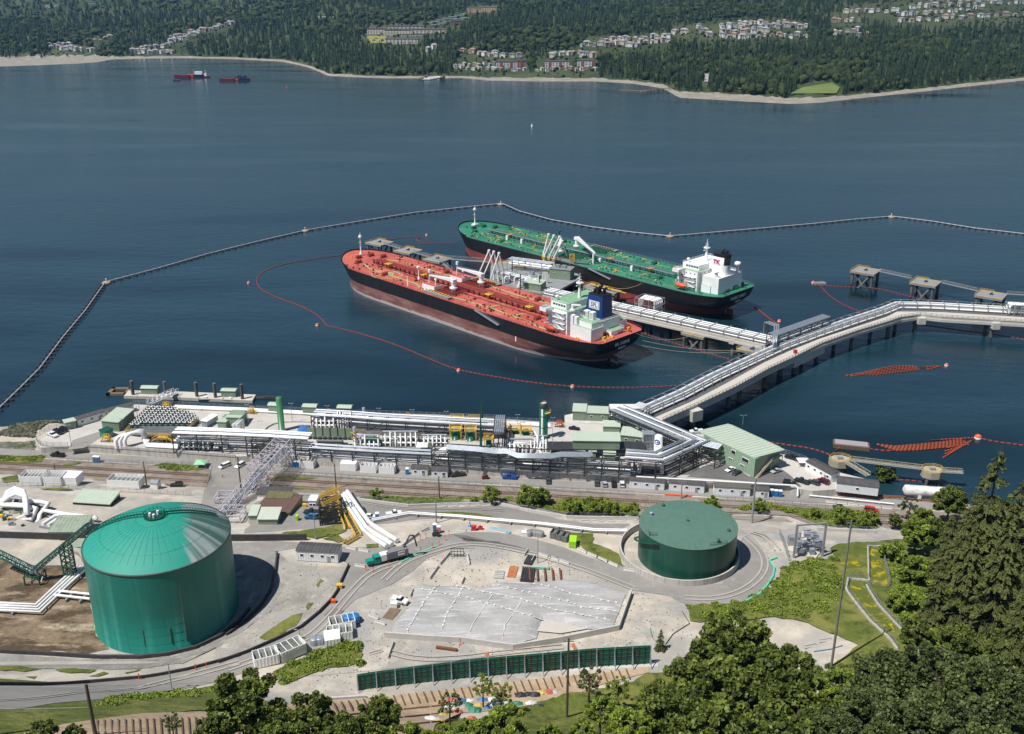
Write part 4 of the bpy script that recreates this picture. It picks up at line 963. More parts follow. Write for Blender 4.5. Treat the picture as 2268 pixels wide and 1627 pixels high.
# ---- loading platform
def L5(x,y,z):return P(*Q5(x,y),z)
ZP=10.5
pl=[L5(640,690,ZP),L5(900,650,ZP),L5(1340,700,ZP),L5(1420,880,ZP),L5(1100,1050,ZP),L5(840,1020,ZP),L5(560,960,ZP),L5(470,880,ZP),L5(480,740,ZP)]
lp=tg_('loading_platform','steel loading platform packed with pipework between the two tankers','loading platform',(pl[0].x,pl[0].y,0))
b=MB();b.prism([tuple(p.xy)for p in pl],ZP-1.4,ZP,bottom=True);b.bl('platform_deck',DK_,lp)
for p in pl:
 c=p.lerp(sum(pl,V3())/len(pl),.12);b=MB();b.cyl((c.x,c.y,-3),(c.x,c.y,ZP-1.4),1,10);b.bl('pile',PILE,lp)
b=MB();a=L5(560,700,ZP);c=L5(860,770,ZP);b.bar(a+UP(.1),c+UP(.1),1.1,.3);b.cut();b.bar(L5(1520,940,9)+UP(.1),L5(1900,1035,9)+UP(.1),1.1,.3);b.bl('edge_strip',YLINE,lp)
fx=lambda t,s,z:L5(700+t*400+s*60,800+t*90+s*110-20,ZP)+UP(z)
rr=random.Random(3)
# pipe gallery on the platform
gal0,gal1=L5(680,770,ZP),L5(1130,830,ZP)
fr_(lp,[gal0,gal1],9,[4,7],9,SG_,post=.35)
for k in range(3):pp_(lp,[gal0,gal1],[((k-1)*2.6,7.5,.42,GV_)])
for k in range(4):pp_(lp,[gal0,gal1],[((k-1.5)*2,4.5,.65,PW_)])
g2,g3=L5(620,860,ZP),L5(1000,950,ZP)
fr_(lp,[g2,g3],7,[2.5,5],9,SG_,post=.3)
for k in range(5):pp_(lp,[g2,g3],[((k-2)*1.3,3,.5,PW_ if k%2 else GV_)])
for k in range(9):
 p=L5(520+k*52,900+k*9+rr.uniform(-12,12),ZP);b=MB();h=rr.uniform(3,5.5)
 b.tube([p,p+UP(h),p+V3((1.2,.6,h+.8)),p+V3((2.6,1.4,h+.6))],.5,8);b.bl('riser_pipe',PW_,lp)
for k in range(16):
 p=L5(rr.uniform(640,1050),rr.uniform(820,930),ZP);b=MB();s=rr.uniform(1,2.2)
 if k%3:b.box(p+UP(s/2),(s,s*1.3,s),rr.random())
 else:b.cyl(p,p+UP(s*1.6),s*.45,8)
 b.bl('valve_box',[PW_,SG_,GV_,DG_][k%4],lp)
for(x,y,h)in((790,1000,11),(840,790,8),(705,800,8),(990,1000,9)):
 p=L5(x,y,ZP);b=MB();b.bar(p,p+UP(h),.7);b.bl('column',BK_,lp)
p0=L5(1050,930,ZP)
b=MB()
for k in range(4):b.cut().cyl(p0+V3((k*.95-1.4,0,0)),p0+V3((k*.95-1.4,0,8)),.42,8)
b.bl('vertical_vessel',PW_,lp)
rl_(lp,[pl[6],pl[5],pl[4]],1.3,3,YEL)
rl_(lp,[pl[0],pl[1],pl[2]],1.3,3,YEL)
def arm(label,base,elbow,tip,grp):
 base=V3(base);T=tg_('marine_loader',label,'loading arm',base,0,grp)
 top=base+UP(9);b=MB();b.cyl(base,top,.75,10,.6);b.bl('riser',PW_,T)
 el=V3(elbow);tp=V3(tip)
 b=MB();b.tube([top,el],.5,8);s=V3((.9,.6,0));b.bar(top+s,el+s*.6,.25)
 b.bl('inboard_arm',PW_,T)
 b=MB();b.tube([el,tp,tp+UP(-1.5)],.42,8);b.bl('outboard_arm',PW_,T)
 b=MB();dn=(top-el).normalized();b.box(top+dn*2.2,(1.8,1.8,1.8));b.bl('counterweight',YEL if 'green' in label else SG_,T)
 b=MB();b.cyl(el-s*.5,el+s*.5,.9,10);b.bl('sheave',PW_,T)
def atz(ref,px,py):
 a,bb_,c=ray(px,py);t=ref[1]/bb_;return V3((a*t,ref[1],CAMH-c*t))
for k,(bx,by,ex,ey,tx,ty)in enumerate([(515,915,460,588,358,830),(560,925,510,600,405,855),(608,940,565,615,478,890)]):
 base=L5(bx,by,ZP);el=atz(base,*Q5(ex,ey));tp=atz(base-V3((0,6,0)),*Q5(tx,ty-10))
 arm(('leftmost','middle','rightmost')[k]+' of three raised white loading arms reaching over the red tanker',base,el,tp,'loading arms at the red tanker')
for k,(bx,by,ex,ey,tx,ty)in enumerate([(1035,745,1085,418,1020,650),(1045,760,1140,430,1078,662),(1095,770,1200,442,1130,650),(1145,780,1228,488,1290,670)]):
 base=L5(bx,by,ZP);el=atz(base,*Q5(ex,ey));tp=atz(base+V3((0,8,0)),*Q5(tx,ty))
 arm(('leftmost','second from left','third from left','rightmost')[k]+' of four white loading arms by the green tanker',base,el,tp,'loading arms at the green tanker')
def shed(label,c,size,rz,wall=GB_,roof=GR_,z=8.5,gab=0,slope=0,name='equipment_building',cat='building',grp=None,door=True,win=0,ridge='x',top_units=0):
 """cladding building standing at c: walls, roof, door, windows, roof units"""
 T=tg_(name,label,cat,(c[0],c[1],z),rz,grp);L,Wd,H=size
 b=MB();b.box((0,0,H/2),(L,Wd,H));w=b.bl('wall',wall,T,wd=0)
 b=MB()
 n=max(2,int(L/.9))
 for i in range(n):
  x=-L/2+(i+.5)*L/n;b.box((x,-Wd/2-.03,H/2),(.12,.07,H-.1))
 for i in range(max(2,int(Wd/.9))):b.box((L/2+.03,-Wd/2+(i+.5)*.9,H/2),(.07,.12,H-.1));b.box((-L/2-.03,-Wd/2+(i+.5)*.9,H/2),(.07,.12,H-.1))
 if L>6:tag(b.bl('cladding_rib',wall,w,wd=0),'standing ribs of the wall cladding',kind='stuff')
 b=MB()
 if gab:b.gable(-L/2,L/2,-Wd/2,Wd/2,H,gab,.3)
 else:
  s=slope;o=.35
  vs=[(-L/2-o,-Wd/2-o,H),(L/2+o,-Wd/2-o,H),(L/2+o,Wd/2+o,H+s),(-L/2-o,Wd/2+o,H+s)]
  b.add([(x,y,zz+.01)for x,y,zz in vs]+[(x,y,zz+.28)for x,y,zz in vs],[(3,2,1,0),(4,5,6,7),(0,1,5,4),(1,2,6,5),(2,3,7,6),(3,0,4,7)])
  if s:b.add([(-L/2,-Wd/2,H),(-L/2,Wd/2,H),(-L/2,Wd/2,H+s),(L/2,-Wd/2,H),(L/2,Wd/2,H),(L/2,Wd/2,H+s)],[(0,2,1),(3,4,5),(1,2,5,4)])
 ro=b.bl('roof',roof,T,wd=0)
 if gab or L>9:
  b=MB();n=int(L/1.3)
  for i in range(n+1):
   x=-L/2+i*L/n
   if gab:b.bar((x,-Wd/2-.3,H+.16),(x,0,H+gab+.16),.08,.08);b.bar((x,Wd/2+.3,H+.16),(x,0,H+gab+.16),.08,.08)
   else:b.bar((x,-Wd/2-.3,H+.31),(x,Wd/2+.3,H+slope+.31),.08,.08)
  tag(b.bl('roof_seam',roof,ro,wd=0),'standing seams of the metal roof',kind='stuff')
 if door:b=MB();b.box((L*.28,-Wd/2-.06,1.15),(1.1,.1,2.3));b.bl('door',SG_,T,wd=0)
 for i in range(win):
  f=MB();x=-L/2+(i+.5)*L/win-(.0);f.box((x,-Wd/2-.05,H*.58),(1.3,.12,1.1));fo=f.bl('window',WH_,T,wd=0)
  f=MB();f.box((x,-Wd/2-.12,H*.58),(1.05,.04,.85));f.bl('pane',GLASS,fo,wd=0)
 for i in range(top_units):
  b=MB();b.box((-L*.2+i*L*.3,0,H+1.1),(L*.2,Wd*.3,1.7));b.bl('roof_unit',GV_,T,wd=0)
 return T
c=L5(1225,870,ZP);shed('pale green control building with grey roof units on the loading platform',c,(15,10,7),-.35,z=ZP,roof=DK_,win=2,top_units=2)
c=L5(940,985,ZP);shed('low pale roofed shed on the loading platform behind the red tanker',c,(13,8,4.5),-.5,z=ZP,slope=1)
b=MB();a=L5(1330,800,ZP);T=tg_('gangway_tower','yellow gangway tower leaning a grey gangway onto the green tanker','gangway',a)
for dx in(-1.5,1.5):
 for dy in(-1.5,1.5):b.bar(a+V3((dx,dy,0)),a+V3((dx,dy,12)),.4)
for z in(3,6,9,12):b.bar(a+V3((-1.5,-1.5,z)),a+V3((1.5,-1.5,z)),.3);b.bar(a+V3((-1.5,1.5,z)),a+V3((1.5,1.5,z)),.3);b.bar(a+V3((-1.5,-1.5,z)),a+V3((-1.5,1.5,z)),.3);b.bar(a+V3((-1.5,-1.5,z-3)),a+V3((1.5,-1.5,z)),.25)
b.bl('tower',YEL,T);b=MB();e=L5(1500,715,17.5);b.bar(a+UP(7),e,1.6,.3)
for sg in(-.8,.8):b.bar(a+V3((0,sg,8.6)),e+V3((0,sg,1.5)),.2);b.bar(a+V3((0,sg,7)),e+V3((0,sg,0)),.3)
b.bl('gangway',GV_,T)
T=tg_('gangway_tower','small grey stair tower at the platform edge reaching down to the red tanker','gangway',L5(790,970,ZP));a=L5(790,970,ZP);b=MB()
b.bar(a+UP(5),L5(850,925,ZP+5),2.4,.4);b.bar(a+UP(5),a+V3((-2,-5,1)),1.2,.3);b.bar(a+V3((2,0,0)),a+V3((2,0,5)),.4);b.bl('stair',GV_,T)
# lamp columns
def lamp(label,base,h,m=GV_,grp='light poles',heads=2,r=.14,name='light_pole'):
 T=tg_(name,label,'light pole',base,0,grp);b=MB();b.cyl((0,0,0),(0,0,h),r,6,r*.6);b.bl('pole',m,T,wd=0)
 for k in range(heads):
  b=MB();x=(k-.5)*1.4 if heads>1 else.6;b.bar((0,0,h),(x,0,h+.15),.1);b.box((x,0,h+.2),(.9,.45,.18));b.bl('lamp_head',GV_,T,wd=0)
 return T
 # ---- mooring lines
ROPE=mat('mooring_rope',(.42,.35,.24),.9)
def ln_(label,a,c,sag,m=ROPE,r=.12,name='mooring_line',cat='rope',grp='mooring lines'):
 b=MB();pts=[V3(a).lerp(V3(c),i/12)-UP(sag*4*(i/12)*(1-i/12))for i in range(13)]
 b.tube(pts,r,5);return tag(b.bl(name,m),label,cat,grp)
st=P(*Q6(1060,1030),17)
ln_('long mooring rope from the red tanker stern to the dolphin where the trestles meet',P(*Q6(1065,1050),17),P(*Q6(1990,1140),9),2)
ln_('lower mooring rope from the red stern running towards the trestle junction',P(*Q6(1060,1095),15),P(*Q6(2070,1135),9),3)
ln_('slack mooring rope from the red stern to the mid-trestle dolphin',P(*Q6(1010,985),17),P(*Q6(1560,985),9),4)
ln_('mooring rope from the green tanker side to the breasting dolphin',P(*Q6(1060,530),17),P(*Q6(800,570),9),2)
# ---- booms
BOOMY=mat('orange_boom',(.42,.07,.04),.6,col2=(.30,.045,.03),scale=1)
def bo_(label,pts,r=.28,step=2.6,m=BOOMY,grp='orange containment booms',z=.15,seg=True):
 pts=[V3((p[0],p[1],z))for p in pts];r*=.72
 # smooth the path
 for _ in range(2):
  q=[pts[0]]
  for a,c in zip(pts,pts[1:]):q+=[a.lerp(c,.25),a.lerp(c,.75)]
  pts=q+[pts[-1]]
 b=MB();b.m=1;b.tube(pts,r*.45,4);b.m=0
 for p,d in al0(pts,step):b.bar(p-d*step*.33,p+d*step*.33,r*2,r*2)
 return tag(b.bl('containment_boom',[m,BK_]),label,'boom',grp)
def W0(cv,l):return[P(*cv(*p),0)for p in l]
I=lambda x,y:(x,y)
bo_('orange boom curling round the water left of the red tanker bow',W0(I,[(757,566),(700,574),(640,583),(590,597),(566,618),(572,640),(620,663),(670,680),(705,700),(724,722)]),.3)
bo_('long orange boom sweeping in front of the red tanker hull to the access trestle',W0(I,[(724,722),(790,737),(880,765),(960,800),(1015,821),(1100,836),(1180,849),(1268,857),(1350,860),(1440,859),(1530,853)]),.3)
bo_('short orange boom between the outer dolphin and the green bow',W0(Q4,[(620,405),(760,385),(900,373),(975,370),(915,390),(930,420),(1000,436),(1330,437)]),.3)
bo_('orange boom trailing from the green tanker stern to the trestle junction',W0(Q6,[(2085,750),(2250,880),(2300,905)]),.45)
bo_('orange boom stretched under the red stern between trestle piles',W0(Q6,[(900,930),(1200,1030),(1500,1120),(1880,1230)]),.3)
bo_('upper of two orange booms spreading from the small work float',W0(R1,[(530,290),(800,305),(1040,312),(1300,385),(1560,440),(1780,475)]),.3)
bo_('lower of two orange booms spreading from the small work float',W0(R1,[(575,300),(640,375),(780,465),(960,525)]),.3)
bo_('orange boom hanging under the right end of the access trestle',W0(R1,[(1330,600),(1700,655),(2010,690),(2290,745)]),.3)
bo_('orange and white boom from the quay corner to the old concrete dolphin',W0(R6,[(180,255),(330,275),(500,300),(600,330),(672,360)]),.35)
bo_('orange boom joining the grey float to the bundled booms',W0(R6,[(900,290),(960,300),(1080,318),(1160,322)]),.35)
bo_('orange boom from the orange buoy to the right picture edge',W0(R6,[(1890,215),(2050,250),(2260,275),(2300,280)]),.35)
bo_('dark orange boom close inshore behind the white tank',W0(R6,[(1250,562),(1400,572),(1600,590)]),.3)
def bundle(label,rows,cv):
 T=tg_('boom_raft',label,'boom',W0(cv,[rows[0][0]])[0],0)
 for k,rw in enumerate(rows):
  pts=W0(cv,rw);b=MB();b.m=0
  pts=[V3((p.x,p.y,.2))for p in pts]
  for p,d in al0(pts,1.9,k*.6):b.bar(p-d*.5,p+d*.5,.6,.5)
  b.m=1;b.tube(pts,.34,4);b.bl('boom_fold',[OR_,mat('dark_brown_skirt',(.06,.03,.02),.8)],T)
bundle('raft of folded orange booms floating alone in the open bay',[[(790+k*35,1025-k*6),(900+k*30,1012-k*8),(1040+k*10,1018-k*13),(1200,1000-k*13),(1390-k*12,978-k*7)]for k in range(5)]+[[(780,1020),(850,1030),(930,1015)],[(1390,965),(1470,972),(1550,950)],[(1380,955),(1460,955),(1545,950)]],R1)
bundle('large fan of folded orange booms below the orange buoy near shore',[[(1060+k*20,270+k*10),(1200,285+k*7),(1400,270+k*9),(1600,250+k*9),(1760+k*10,226+k*9)]for k in range(6)]+[[(1860,225),(1750-k*20,275+k*16),(1620-k*8,300+k*26+k)]for k in range(4)]+[[(1490,235),(1650,225),(1850,215)],[(710,290),(760,265)],[(680,345),(735,300)]],R6)
def buoy(label,p,r=1.1,grp='orange and white buoys'):
 T=tg_('mooring_buoy',label,'buoy',(p.x,p.y,0),0,grp)
 b=MB();b.lathe((0,0,0),[(.05,-.6),(r,-.4),(r*1.05,r*.35),(r*.98,r*.6)],12);b.bl('lower_half',WH_,T,wd=0)
 b=MB();b.lathe((0,0,0),[(r*.98,r*.6),(r*.95,r*1.0),(r*.5,r*1.35),(.02,r*1.4)],12);b.bl('upper_half',OR_,T,wd=0)
for lab,x,y in(('buoy alone on open water left of the red tanker bow',551,628),('buoy beside the bend of the orange boom left of the red tanker',703,722),('buoy on the orange boom in front of the red hull, nearer the bow',1016,822),('buoy on the orange boom in front of the red tanker stern',1268,858),('buoy beyond the outer dolphin near the green bow',945,522),('small buoy by the trestle junction behind the green stern',1726,713),('buoy at the end of the floating boom raft',2096,811)):buoy('small '+lab,P(x,y,0))
buoy('big buoy at the head of the fanned boom raft near shore',P(*R6(1885,220),0),1.6)
buoy('red and white buoy with mast at the small work float',P(*R1(513,272),0),1.2)
# big boundary boom: a long floating pipe on pontoons, from buoy to buoy
def bd_(label,pts,n):
 pts=[P(x,y,0)+UP(.9)for x,y in pts];T=tg_('boundary_boom',label,'boom',(pts[0].x,pts[0].y,0),0,'boundary boom of pipe and pontoons')
 b=MB();b.tube(pts,.42,6);b.bl('float_pipe',mat('pale_pipe',(.42,.42,.46),.6),T)
 L=sum((q-p).length for p,q in zip(pts,pts[1:]));src=None
 for p,d in al0(pts,L/n,L/n/2):
  b=MB();a=atan2(d.y,d.x)
  if src is None:
   b.box((0,0,-.5),(1.6,5.2,.8));b.bar((0,-1.6,0),(0,0,1.6),.15);b.bar((0,1.6,0),(0,0,1.6),.15)
   o=b.bl('pontoon',BK_,T,wd=0);src=o.data
  else:
   o=bpy.data.objects.new('pontoon',src);link(o);adopt(o,T)
  o.location=(p.x-T.location.x,p.y-T.location.y,.9);o.rotation_euler=(0,0,a)
bd_('pale floating pipe boom along the left, nearest stretch to the picture edge',[(-12,918),(40,868),(88,820),(140,750),(190,690),(232,630)],34)
bd_('pale floating pipe boom from the left corner float to the one left of the peak',[(240,626),(350,597),(460,565),(560,540),(672,514)],30)
bd_('pale floating pipe boom rising to the peak beyond the green bow',[(680,512),(800,492),(920,473),(1040,460),(1103,454)],26)
bd_('pale floating pipe boom running right from the peak behind the green tanker',[(1115,454),(1150,470),(1220,489),(1310,505),(1400,517),(1478,525)],26)
bd_('pale floating pipe boom behind the green stern rising to the right',[(1490,525),(1640,512),(1800,498),(1905,487),(1970,482)],30)
bd_('pale floating pipe boom at the far right running off the picture',[(1980,482),(2060,492),(2160,508),(2290,523)],22)
for lab,x,y in(('at the left corner',236,628),('on the left slope',676,513),('at the peak of the boundary boom',1109,454),('behind the green tanker',1484,525),('at the right peak',1974,482)):
 p=P(x,y,0);T=tg_('corner_float','round tan float joining boundary booms '+lab,'float',(p.x,p.y,0),0,'corner floats of the boundary boom')
 b=MB();b.lathe((0,0,0),[(.1,-.8),(3.0,-.5),(3.3,.7),(2.2,1.3),(.02,1.4)],12);b.bl('drum',mat('tan_float',(.42,.28,.18),.8),T,wd=0)
 b=MB();b.cyl((0,0,1.3),(0,0,3.2),.25,6);b.box((0,0,3.2),(.8,.8,.5));b.bl('beacon',WH_,T,wd=0)
 # floats and barges nearby
p=P(*R1(565,280),0);T=tg_('work_float','small grey work float where two orange booms start','float',(p.x,p.y,0));b=MB();b.box((0,0,.6),(8,5,1.6),.1);b.bl('float_hull',DK_,T,wd=0)
b=MB();b.box((0,0,1.5),(7,.3,.3),.1);b.box((0,2,1.5),(7,.3,.3),.1);b.bl('fender_rail',WOOD,T,wd=0)
p=P(*R6(835,288),0);T=tg_('work_float','long grey deck float with brown side tied near the old concrete dolphin','float',(p.x,p.y,0),-.25);b=MB();b.box((0,0,.8),(16,6,2));b.bl('float_hull',mat('brown_float',(.15,.1,.07),.8),T,wd=0);b=MB();b.box((0,.2,1.95),(14.5,5,.3));b.bl('float_deck',mat('mauve_grey_deck',(.33,.3,.32),.8),T,wd=0)
# old concrete dolphins and their yellow walkways
YC=mat('yellowed_concrete',(.42,.37,.26),.85,col2=(.30,.27,.2),scale=.6)
def olddol(label,c,z=7):
 T=tg_('concrete_dolphin',label,'mooring dolphin',(c.x,c.y,0),0,'old concrete dolphins')
 poly=[(4.8*cos(a+PI/8),3.9*sin(a+PI/8))for a in[k*PI/4 for k in range(8)]]
 b=MB();b.prism(poly,z-3,z,bottom=True);b.bl('cap',YC,T,wd=0)
 for x,y in((-2.4,-2),(2.4,-2),(0,2),(-1,0)):b=MB();b.cyl((x*1.2,y,-3),(x,y,z-3),.7,10);b.bl('pile',PILE,T,wd=0)
 b=MB();b.box((0,0,z+.5),(2.2,1.5,1));b.bl('mooring_hook',SG_,T,wd=0)
 b=MB()
 for k in range(8):
  q,r_=poly[k],poly[(k+1)%8]
  for zz in(.6,1.2):b.bar((q[0]*.97,q[1]*.97,z+zz),(r_[0]*.97,r_[1]*.97,z+zz),.1)
  b.box((q[0]*.97,q[1]*.97,z+.6),(.12,.12,1.2))
 b.bl('railing',YEL,T,wd=0)
olddol('old eight-sided concrete dolphin beside the white trailer at the quay',P(*R6(745,385),7));olddol('old eight-sided concrete dolphin further right, half hidden by conifers',P(*R6(1510,475),7))
cw_('pale yellow walkway between the two old concrete dolphins',P(*R6(830,395),7),P(*R6(1430,468),7),2,1.4,'yellow walkways by the old dolphins',YC)
cw_('pale yellow ramp from the old dolphin down to the shore',P(*R6(800,415),7),P(*R6(980,525),6),2.4,1.4,'yellow walkways by the old dolphins',YC)
cw_('pale yellow walkway leading right from the second old dolphin into the trees',P(*R6(1590,490),7),P(*R6(1760,500),7),2,1.4,'yellow walkways by the old dolphins',YC)
# small craft dock on the left
dk=[P(*Z2(1020,215),1.5),P(*Z2(1060,170),1.5),P(*Z2(1500,180),1.5),P(*Z2(2110,205),1.5),P(*Z2(2080,255),1.5),P(*Z2(1470,228),1.5)]
T=tg_('floating_dock','long pale floating dock behind the quay with tall dark guide piles','dock',(dk[0].x,dk[0].y,0));b=MB();b.prism([tuple(p.xy)for p in dk],-.5,1.5);b.bl('dock_deck',PALEC,T)
for q,(x,y0,y1)in enumerate(((1090,205,90),(1358,195,98),(1617,220,105),(1770,228,112),(1992,240,120))):
 p=P(*Z2(x+8,y0),1.5);h=topz(p,Z2(x,y1)[1]);b=MB();b.cyl((p.x,p.y,-3),(p.x,p.y,h),.85,12);tag(b.bl('guide_pile',PILE),['leftmost','second from the left','middle','fourth from the left','rightmost'][q]+' of five tall dark piles at the floating dock','pile','guide piles of the floating dock')
shed('pale green hut on the left half of the floating dock',P(*Z2(1245,190),1.5),(8.5,4.2,3.2),-.05,z=1.5,gab=.8)
shed('pale green hut on the right half of the floating dock',P(*Z2(1895,215),1.5),(7.5,4,3.4),-.05,z=1.5,gab=.6)
p=P(*Z2(985,190),0);b=MB();
for dx,dy,lx,ly in((0,4,11,2),(0,-3,11,2),(-4.5,.5,2,9),(4.5,.5,2,9)):b.box((p.x+dx,p.y+dy,.5),(lx,ly,1.2))
tag(b.bl('open_float',WOOD),'square brown float with a hole in the middle at the left end of the dock','float')
p=P(*Z2(2180,238),0);b=MB();b.box((p.x,p.y,.4),(14,3.5,.8));b.cut();b.cuts=[];b.box((p.x+3,p.y,1),(5,2,.4));tag(b.bl('low_float',BK_),'low black float at the right end of the dock','float')
def skiff(label,p,rz=0):
 T=tg_('work_boat',label,'boat',(p.x,p.y,0),rz,'small boats at the floating dock');b=MB()
 st_=[(-3.8,1.2),(-1,1.35),(2,1.2),(3.4,.6),(4.2,.02)];vs=[]
 for x,w in st_:vs+=[(x,-w,1.1),(x,-w*.7,.0),(x,w*.7,.0),(x,w,1.1)]
 fs=[]
 for i in range(4):
  for k in range(3):fs.append((4*i+k,4*i+4+k,4*i+5+k,4*i+1+k))
 b.add([(x,y,z)for x,y,z in vs],fs+[(0,1,2,3)]);b.add([(x,w*s*.9,.75)for x,w in st_ for s in(-1,1)],[(2*i,2*i+2,2*i+3,2*i+1)for i in range(4)]);b.bl('hull',mat('grey_boat',(.2,.21,.22),.5),T,wd=0)
 b=MB();b.box((-.3,0,1.5),(1.6,1.3,1.5));b.bl('console',WH_,T,wd=0);b=MB();b.box((-4,0,1),(.6,.7,1.3));b.bl('outboard_motor',BK_,T,wd=0)
skiff('small grey work boat at the dock, nearer the middle piles',P(*Z2(1705,255),0));skiff('small grey work boat at the dock, below the right green hut',P(*Z2(1905,262),0),-.1)
T=cw_('white truss footbridge from the quay down to the floating dock',P(*Z2(1230,285),8.6),P(*Z2(1455,190),2.2),2.4,2.6,'footbridge',WH_)
# ================================================================ THE TERMINAL QUAY
ZQ=8.5
def sh_(label,cv,A,B_,depth,H,z=ZQ,**kw):
 a=P(*cv(*A),z);c=P(*cv(*B_),z);d=(c-a).normalized();n=V3((-d.y,d.x,0));m=(a+c)/2+n*depth/2
 return shed(label,m,((c-a).length,depth,H),atan2(d.y,d.x),z=z,**kw)
TW=mat('trailer_wall',(.74,.76,.77),.5,col2=(.65,.67,.69),scale=.3)
TRW=mat('white_trailer_wall',(.75,.75,.73),.5,col2=(.64,.64,.63),scale=.3)
tr=dict(wall=TRW,roof=DR_,name='site_trailer',cat='trailer',win=3,grp='site office trailers')
sh_('white trailer with dark pitched roof at the west corner, nearer the camera',Z2,(645,470),(878,402),4,3.4,gab=.6,**tr)
sh_('white trailer with dark roof at the west corner, further along the fence',Z2,(895,402),(1108,345),4,3.4,gab=.6,**tr)
sh_('small pale green container at the west end beside the pickups',Z2,(548,500),(634,480),4,3.6,name='container',cat='container')
sh_('long pale green building beside the valve deck',Z2,(985,512),(1112,402),8,4.6,slope=.5)
sh_('dark green equipment box below the long pale green building',Z2,(872,572),(938,545),4,3.4,wall=mat('bright_green_box',(.02,.22,.14),.5),roof=DG_,name='equipment_box',cat='cabinet')
sh_('silver storage container standing east of the valve deck',Z2,(1668,470),(1712,478),8,3,wall=GV_,roof=WH_,name='container',cat='container')
sh_('narrow pale green building east of the valve deck, left of a taller one',Z2,(1798,488),(1866,492),9,3.6,slope=-.5)
sh_('taller pale green building east of the valve deck with sloped roof',Z2,(1872,474),(1988,478),9,5,slope=-.8)
for k,(x0,x1,y)in enumerate(((168,252,238),(480,602,252),(794,918,262))):
 sh_(('left','middle','right')[k]+' one of three pale green pump huts along the quay edge',Z3,(x0,y),(x1,y+4),4,4.2,gab=.7,name='pump_hut',cat='hut',grp='pump huts along the quay edge')
b=MB();pp=[P(*Z4(*q),ZQ)for q in((930,322),(925,255),(1005,238),(1330,250),(1340,335))];b.prism([tuple(p.xy)for p in pp],6,ZQ+.05,bottom=True);b.bl('quay_extension',CONC)['kind']='structure'
sh_('taller pale green pump house on the quay extension',Z4,(1000,300),(1116,305),9,4.6)
sh_('long low pale green pump house on the quay extension',Z4,(1118,304),(1320,312),8,4,door=False,win=2)
T=sh_('long pale green substation building raised on a black steel base',Z4,(1003,560),(1425,566),8,3.9,z=12.4,slope=.4,door=False)
b=MB()
for k in range(9):
 for y in(-3.6,3.6):b.cut().bar((T.location.x-19.5+k*4.9,T.location.y+y+.3-(k-4)*.02,ZQ),(T.location.x-19.5+k*4.9,T.location.y+y,12.6),.45)
b.bl('steel_leg',BK_,T)
b=MB();b.box((T.location.x,T.location.y,12.2),(42.5,8,.36));b.bl('base_frame',BK_,T)
sh_('small pale green roofed block behind the raised substation',Z4,(1276,425),(1424,430),5,3.8,slope=.6,door=False)
sh_('pale green switch house right of the raised substation',Z4,(1430,515),(1632,538),8,4.4,slope=.5,win=2)
for k,(x0,x1,y)in enumerate(((1002,1108,640),(1146,1208,642),(1282,1384,668))):
 sh_(('left','middle','right')[k]+' one of three green containers under the raised substation',Z4,(x0,y),(x1,y+3),3,3,name='container',cat='container',grp='containers under the substation',door=False)
 # the big green building with the outside stair
K=P(*Z5(1165,818),ZQ);zt=topz(K,Z5(1170,645)[1]);e1=P(*Z5(1396,705),ZQ);e0=P(*Z5(830,655),ZQ)
c0=P(*Z5(655,395),zt);c1=P(*Z5(935,330),zt);c2=P(*Z5(1450,565),zt);c3=P(*Z5(1170,640),zt)
T=tg_('operations_building','large pale green building with seamed metal roof and outside stair','building',(K.x,K.y,ZQ))
wl_=c0+(c3-c0)*.06;wt=c1+(c2-c1)*.06
far_e=V3((e1.x,e1.y,0));nf=(c1-c2)
back=V3((far_e.x,far_e.y,0))+V3((nf.x,nf.y,0))*.88;left=V3((K.x,K.y,0))+V3((c0.x-c3.x,c0.y-c3.y,0))*.9
b=MB();b.prism([(K.x,K.y),(far_e.x,far_e.y),(back.x,back.y),(left.x,left.y)],ZQ,zt-.35);w=b.bl('wall',mat('sage_green_wall',(.30,.42,.30),.5,col2=(.26,.38,.27),scale=.3),T)
dl=(left-V3((K.x,K.y,0)));dl.z=0;Lf=dl.length;dl.normalize();nl=V3((dl.y,-dl.x,0));nl=nl if nl.y<0 else-nl
K0=V3((K.x,K.y,0))
b=MB()
for k in range(int(Lf/.8)):p=K0+dl*(k*.8)+nl*.04;b.bar(p+UP(ZQ+.1),p+UP(zt-.5),.07)
de=(far_e-K0).normalized();ne=V3((de.y,-de.x,0));Le=(far_e-K0).length
for k in range(int(Le/.8)):p=K0+de*(k*.8)+ne*.04;b.bar(p+UP(ZQ+.1),p+UP(zt-.5),.07)
tag(b.bl('cladding_rib',GB_,w),'vertical ribs of the wall cladding',kind='stuff')
b=MB();b.prism([(p.x,p.y)for p in(c0,c1,c2,c3)],zt-.3,zt,bottom=True);ro=b.bl('roof',GR_,T)
b=MB()
for k in range(16):b.bar(c0.lerp(c3,(k+.5)/16)+UP(.07),c1.lerp(c2,(k+.5)/16)+UP(.07),.16,.16)
tag(b.bl('roof_seam',GR_,ro),'standing seams of the metal roof',kind='stuff')
def wallbox(o,d,nrm,s,z,w_,h,m,name,dd_=.08):
 b=MB();p=o+d*s+nrm*.1+UP(z);b.bar(p-d*w_/2,p+d*w_/2,dd_*2,h);return b.bl(name,m,T)
for s,z,w_,h in((.17,6.0,4,1.8),(.40,7,2.6,1.8),(.22,3,2.6,.8),(.44,3.4,2.4,.8),(.80,6.2,2.2,1.6)):
 wallbox(K0,dl,nl,Lf*s,ZQ+z,w_,h,WH_,'window_frame');p=wallbox(K0,dl,nl,Lf*s,ZQ+z,w_-.4,h-.35,GLASS,'window',.14)
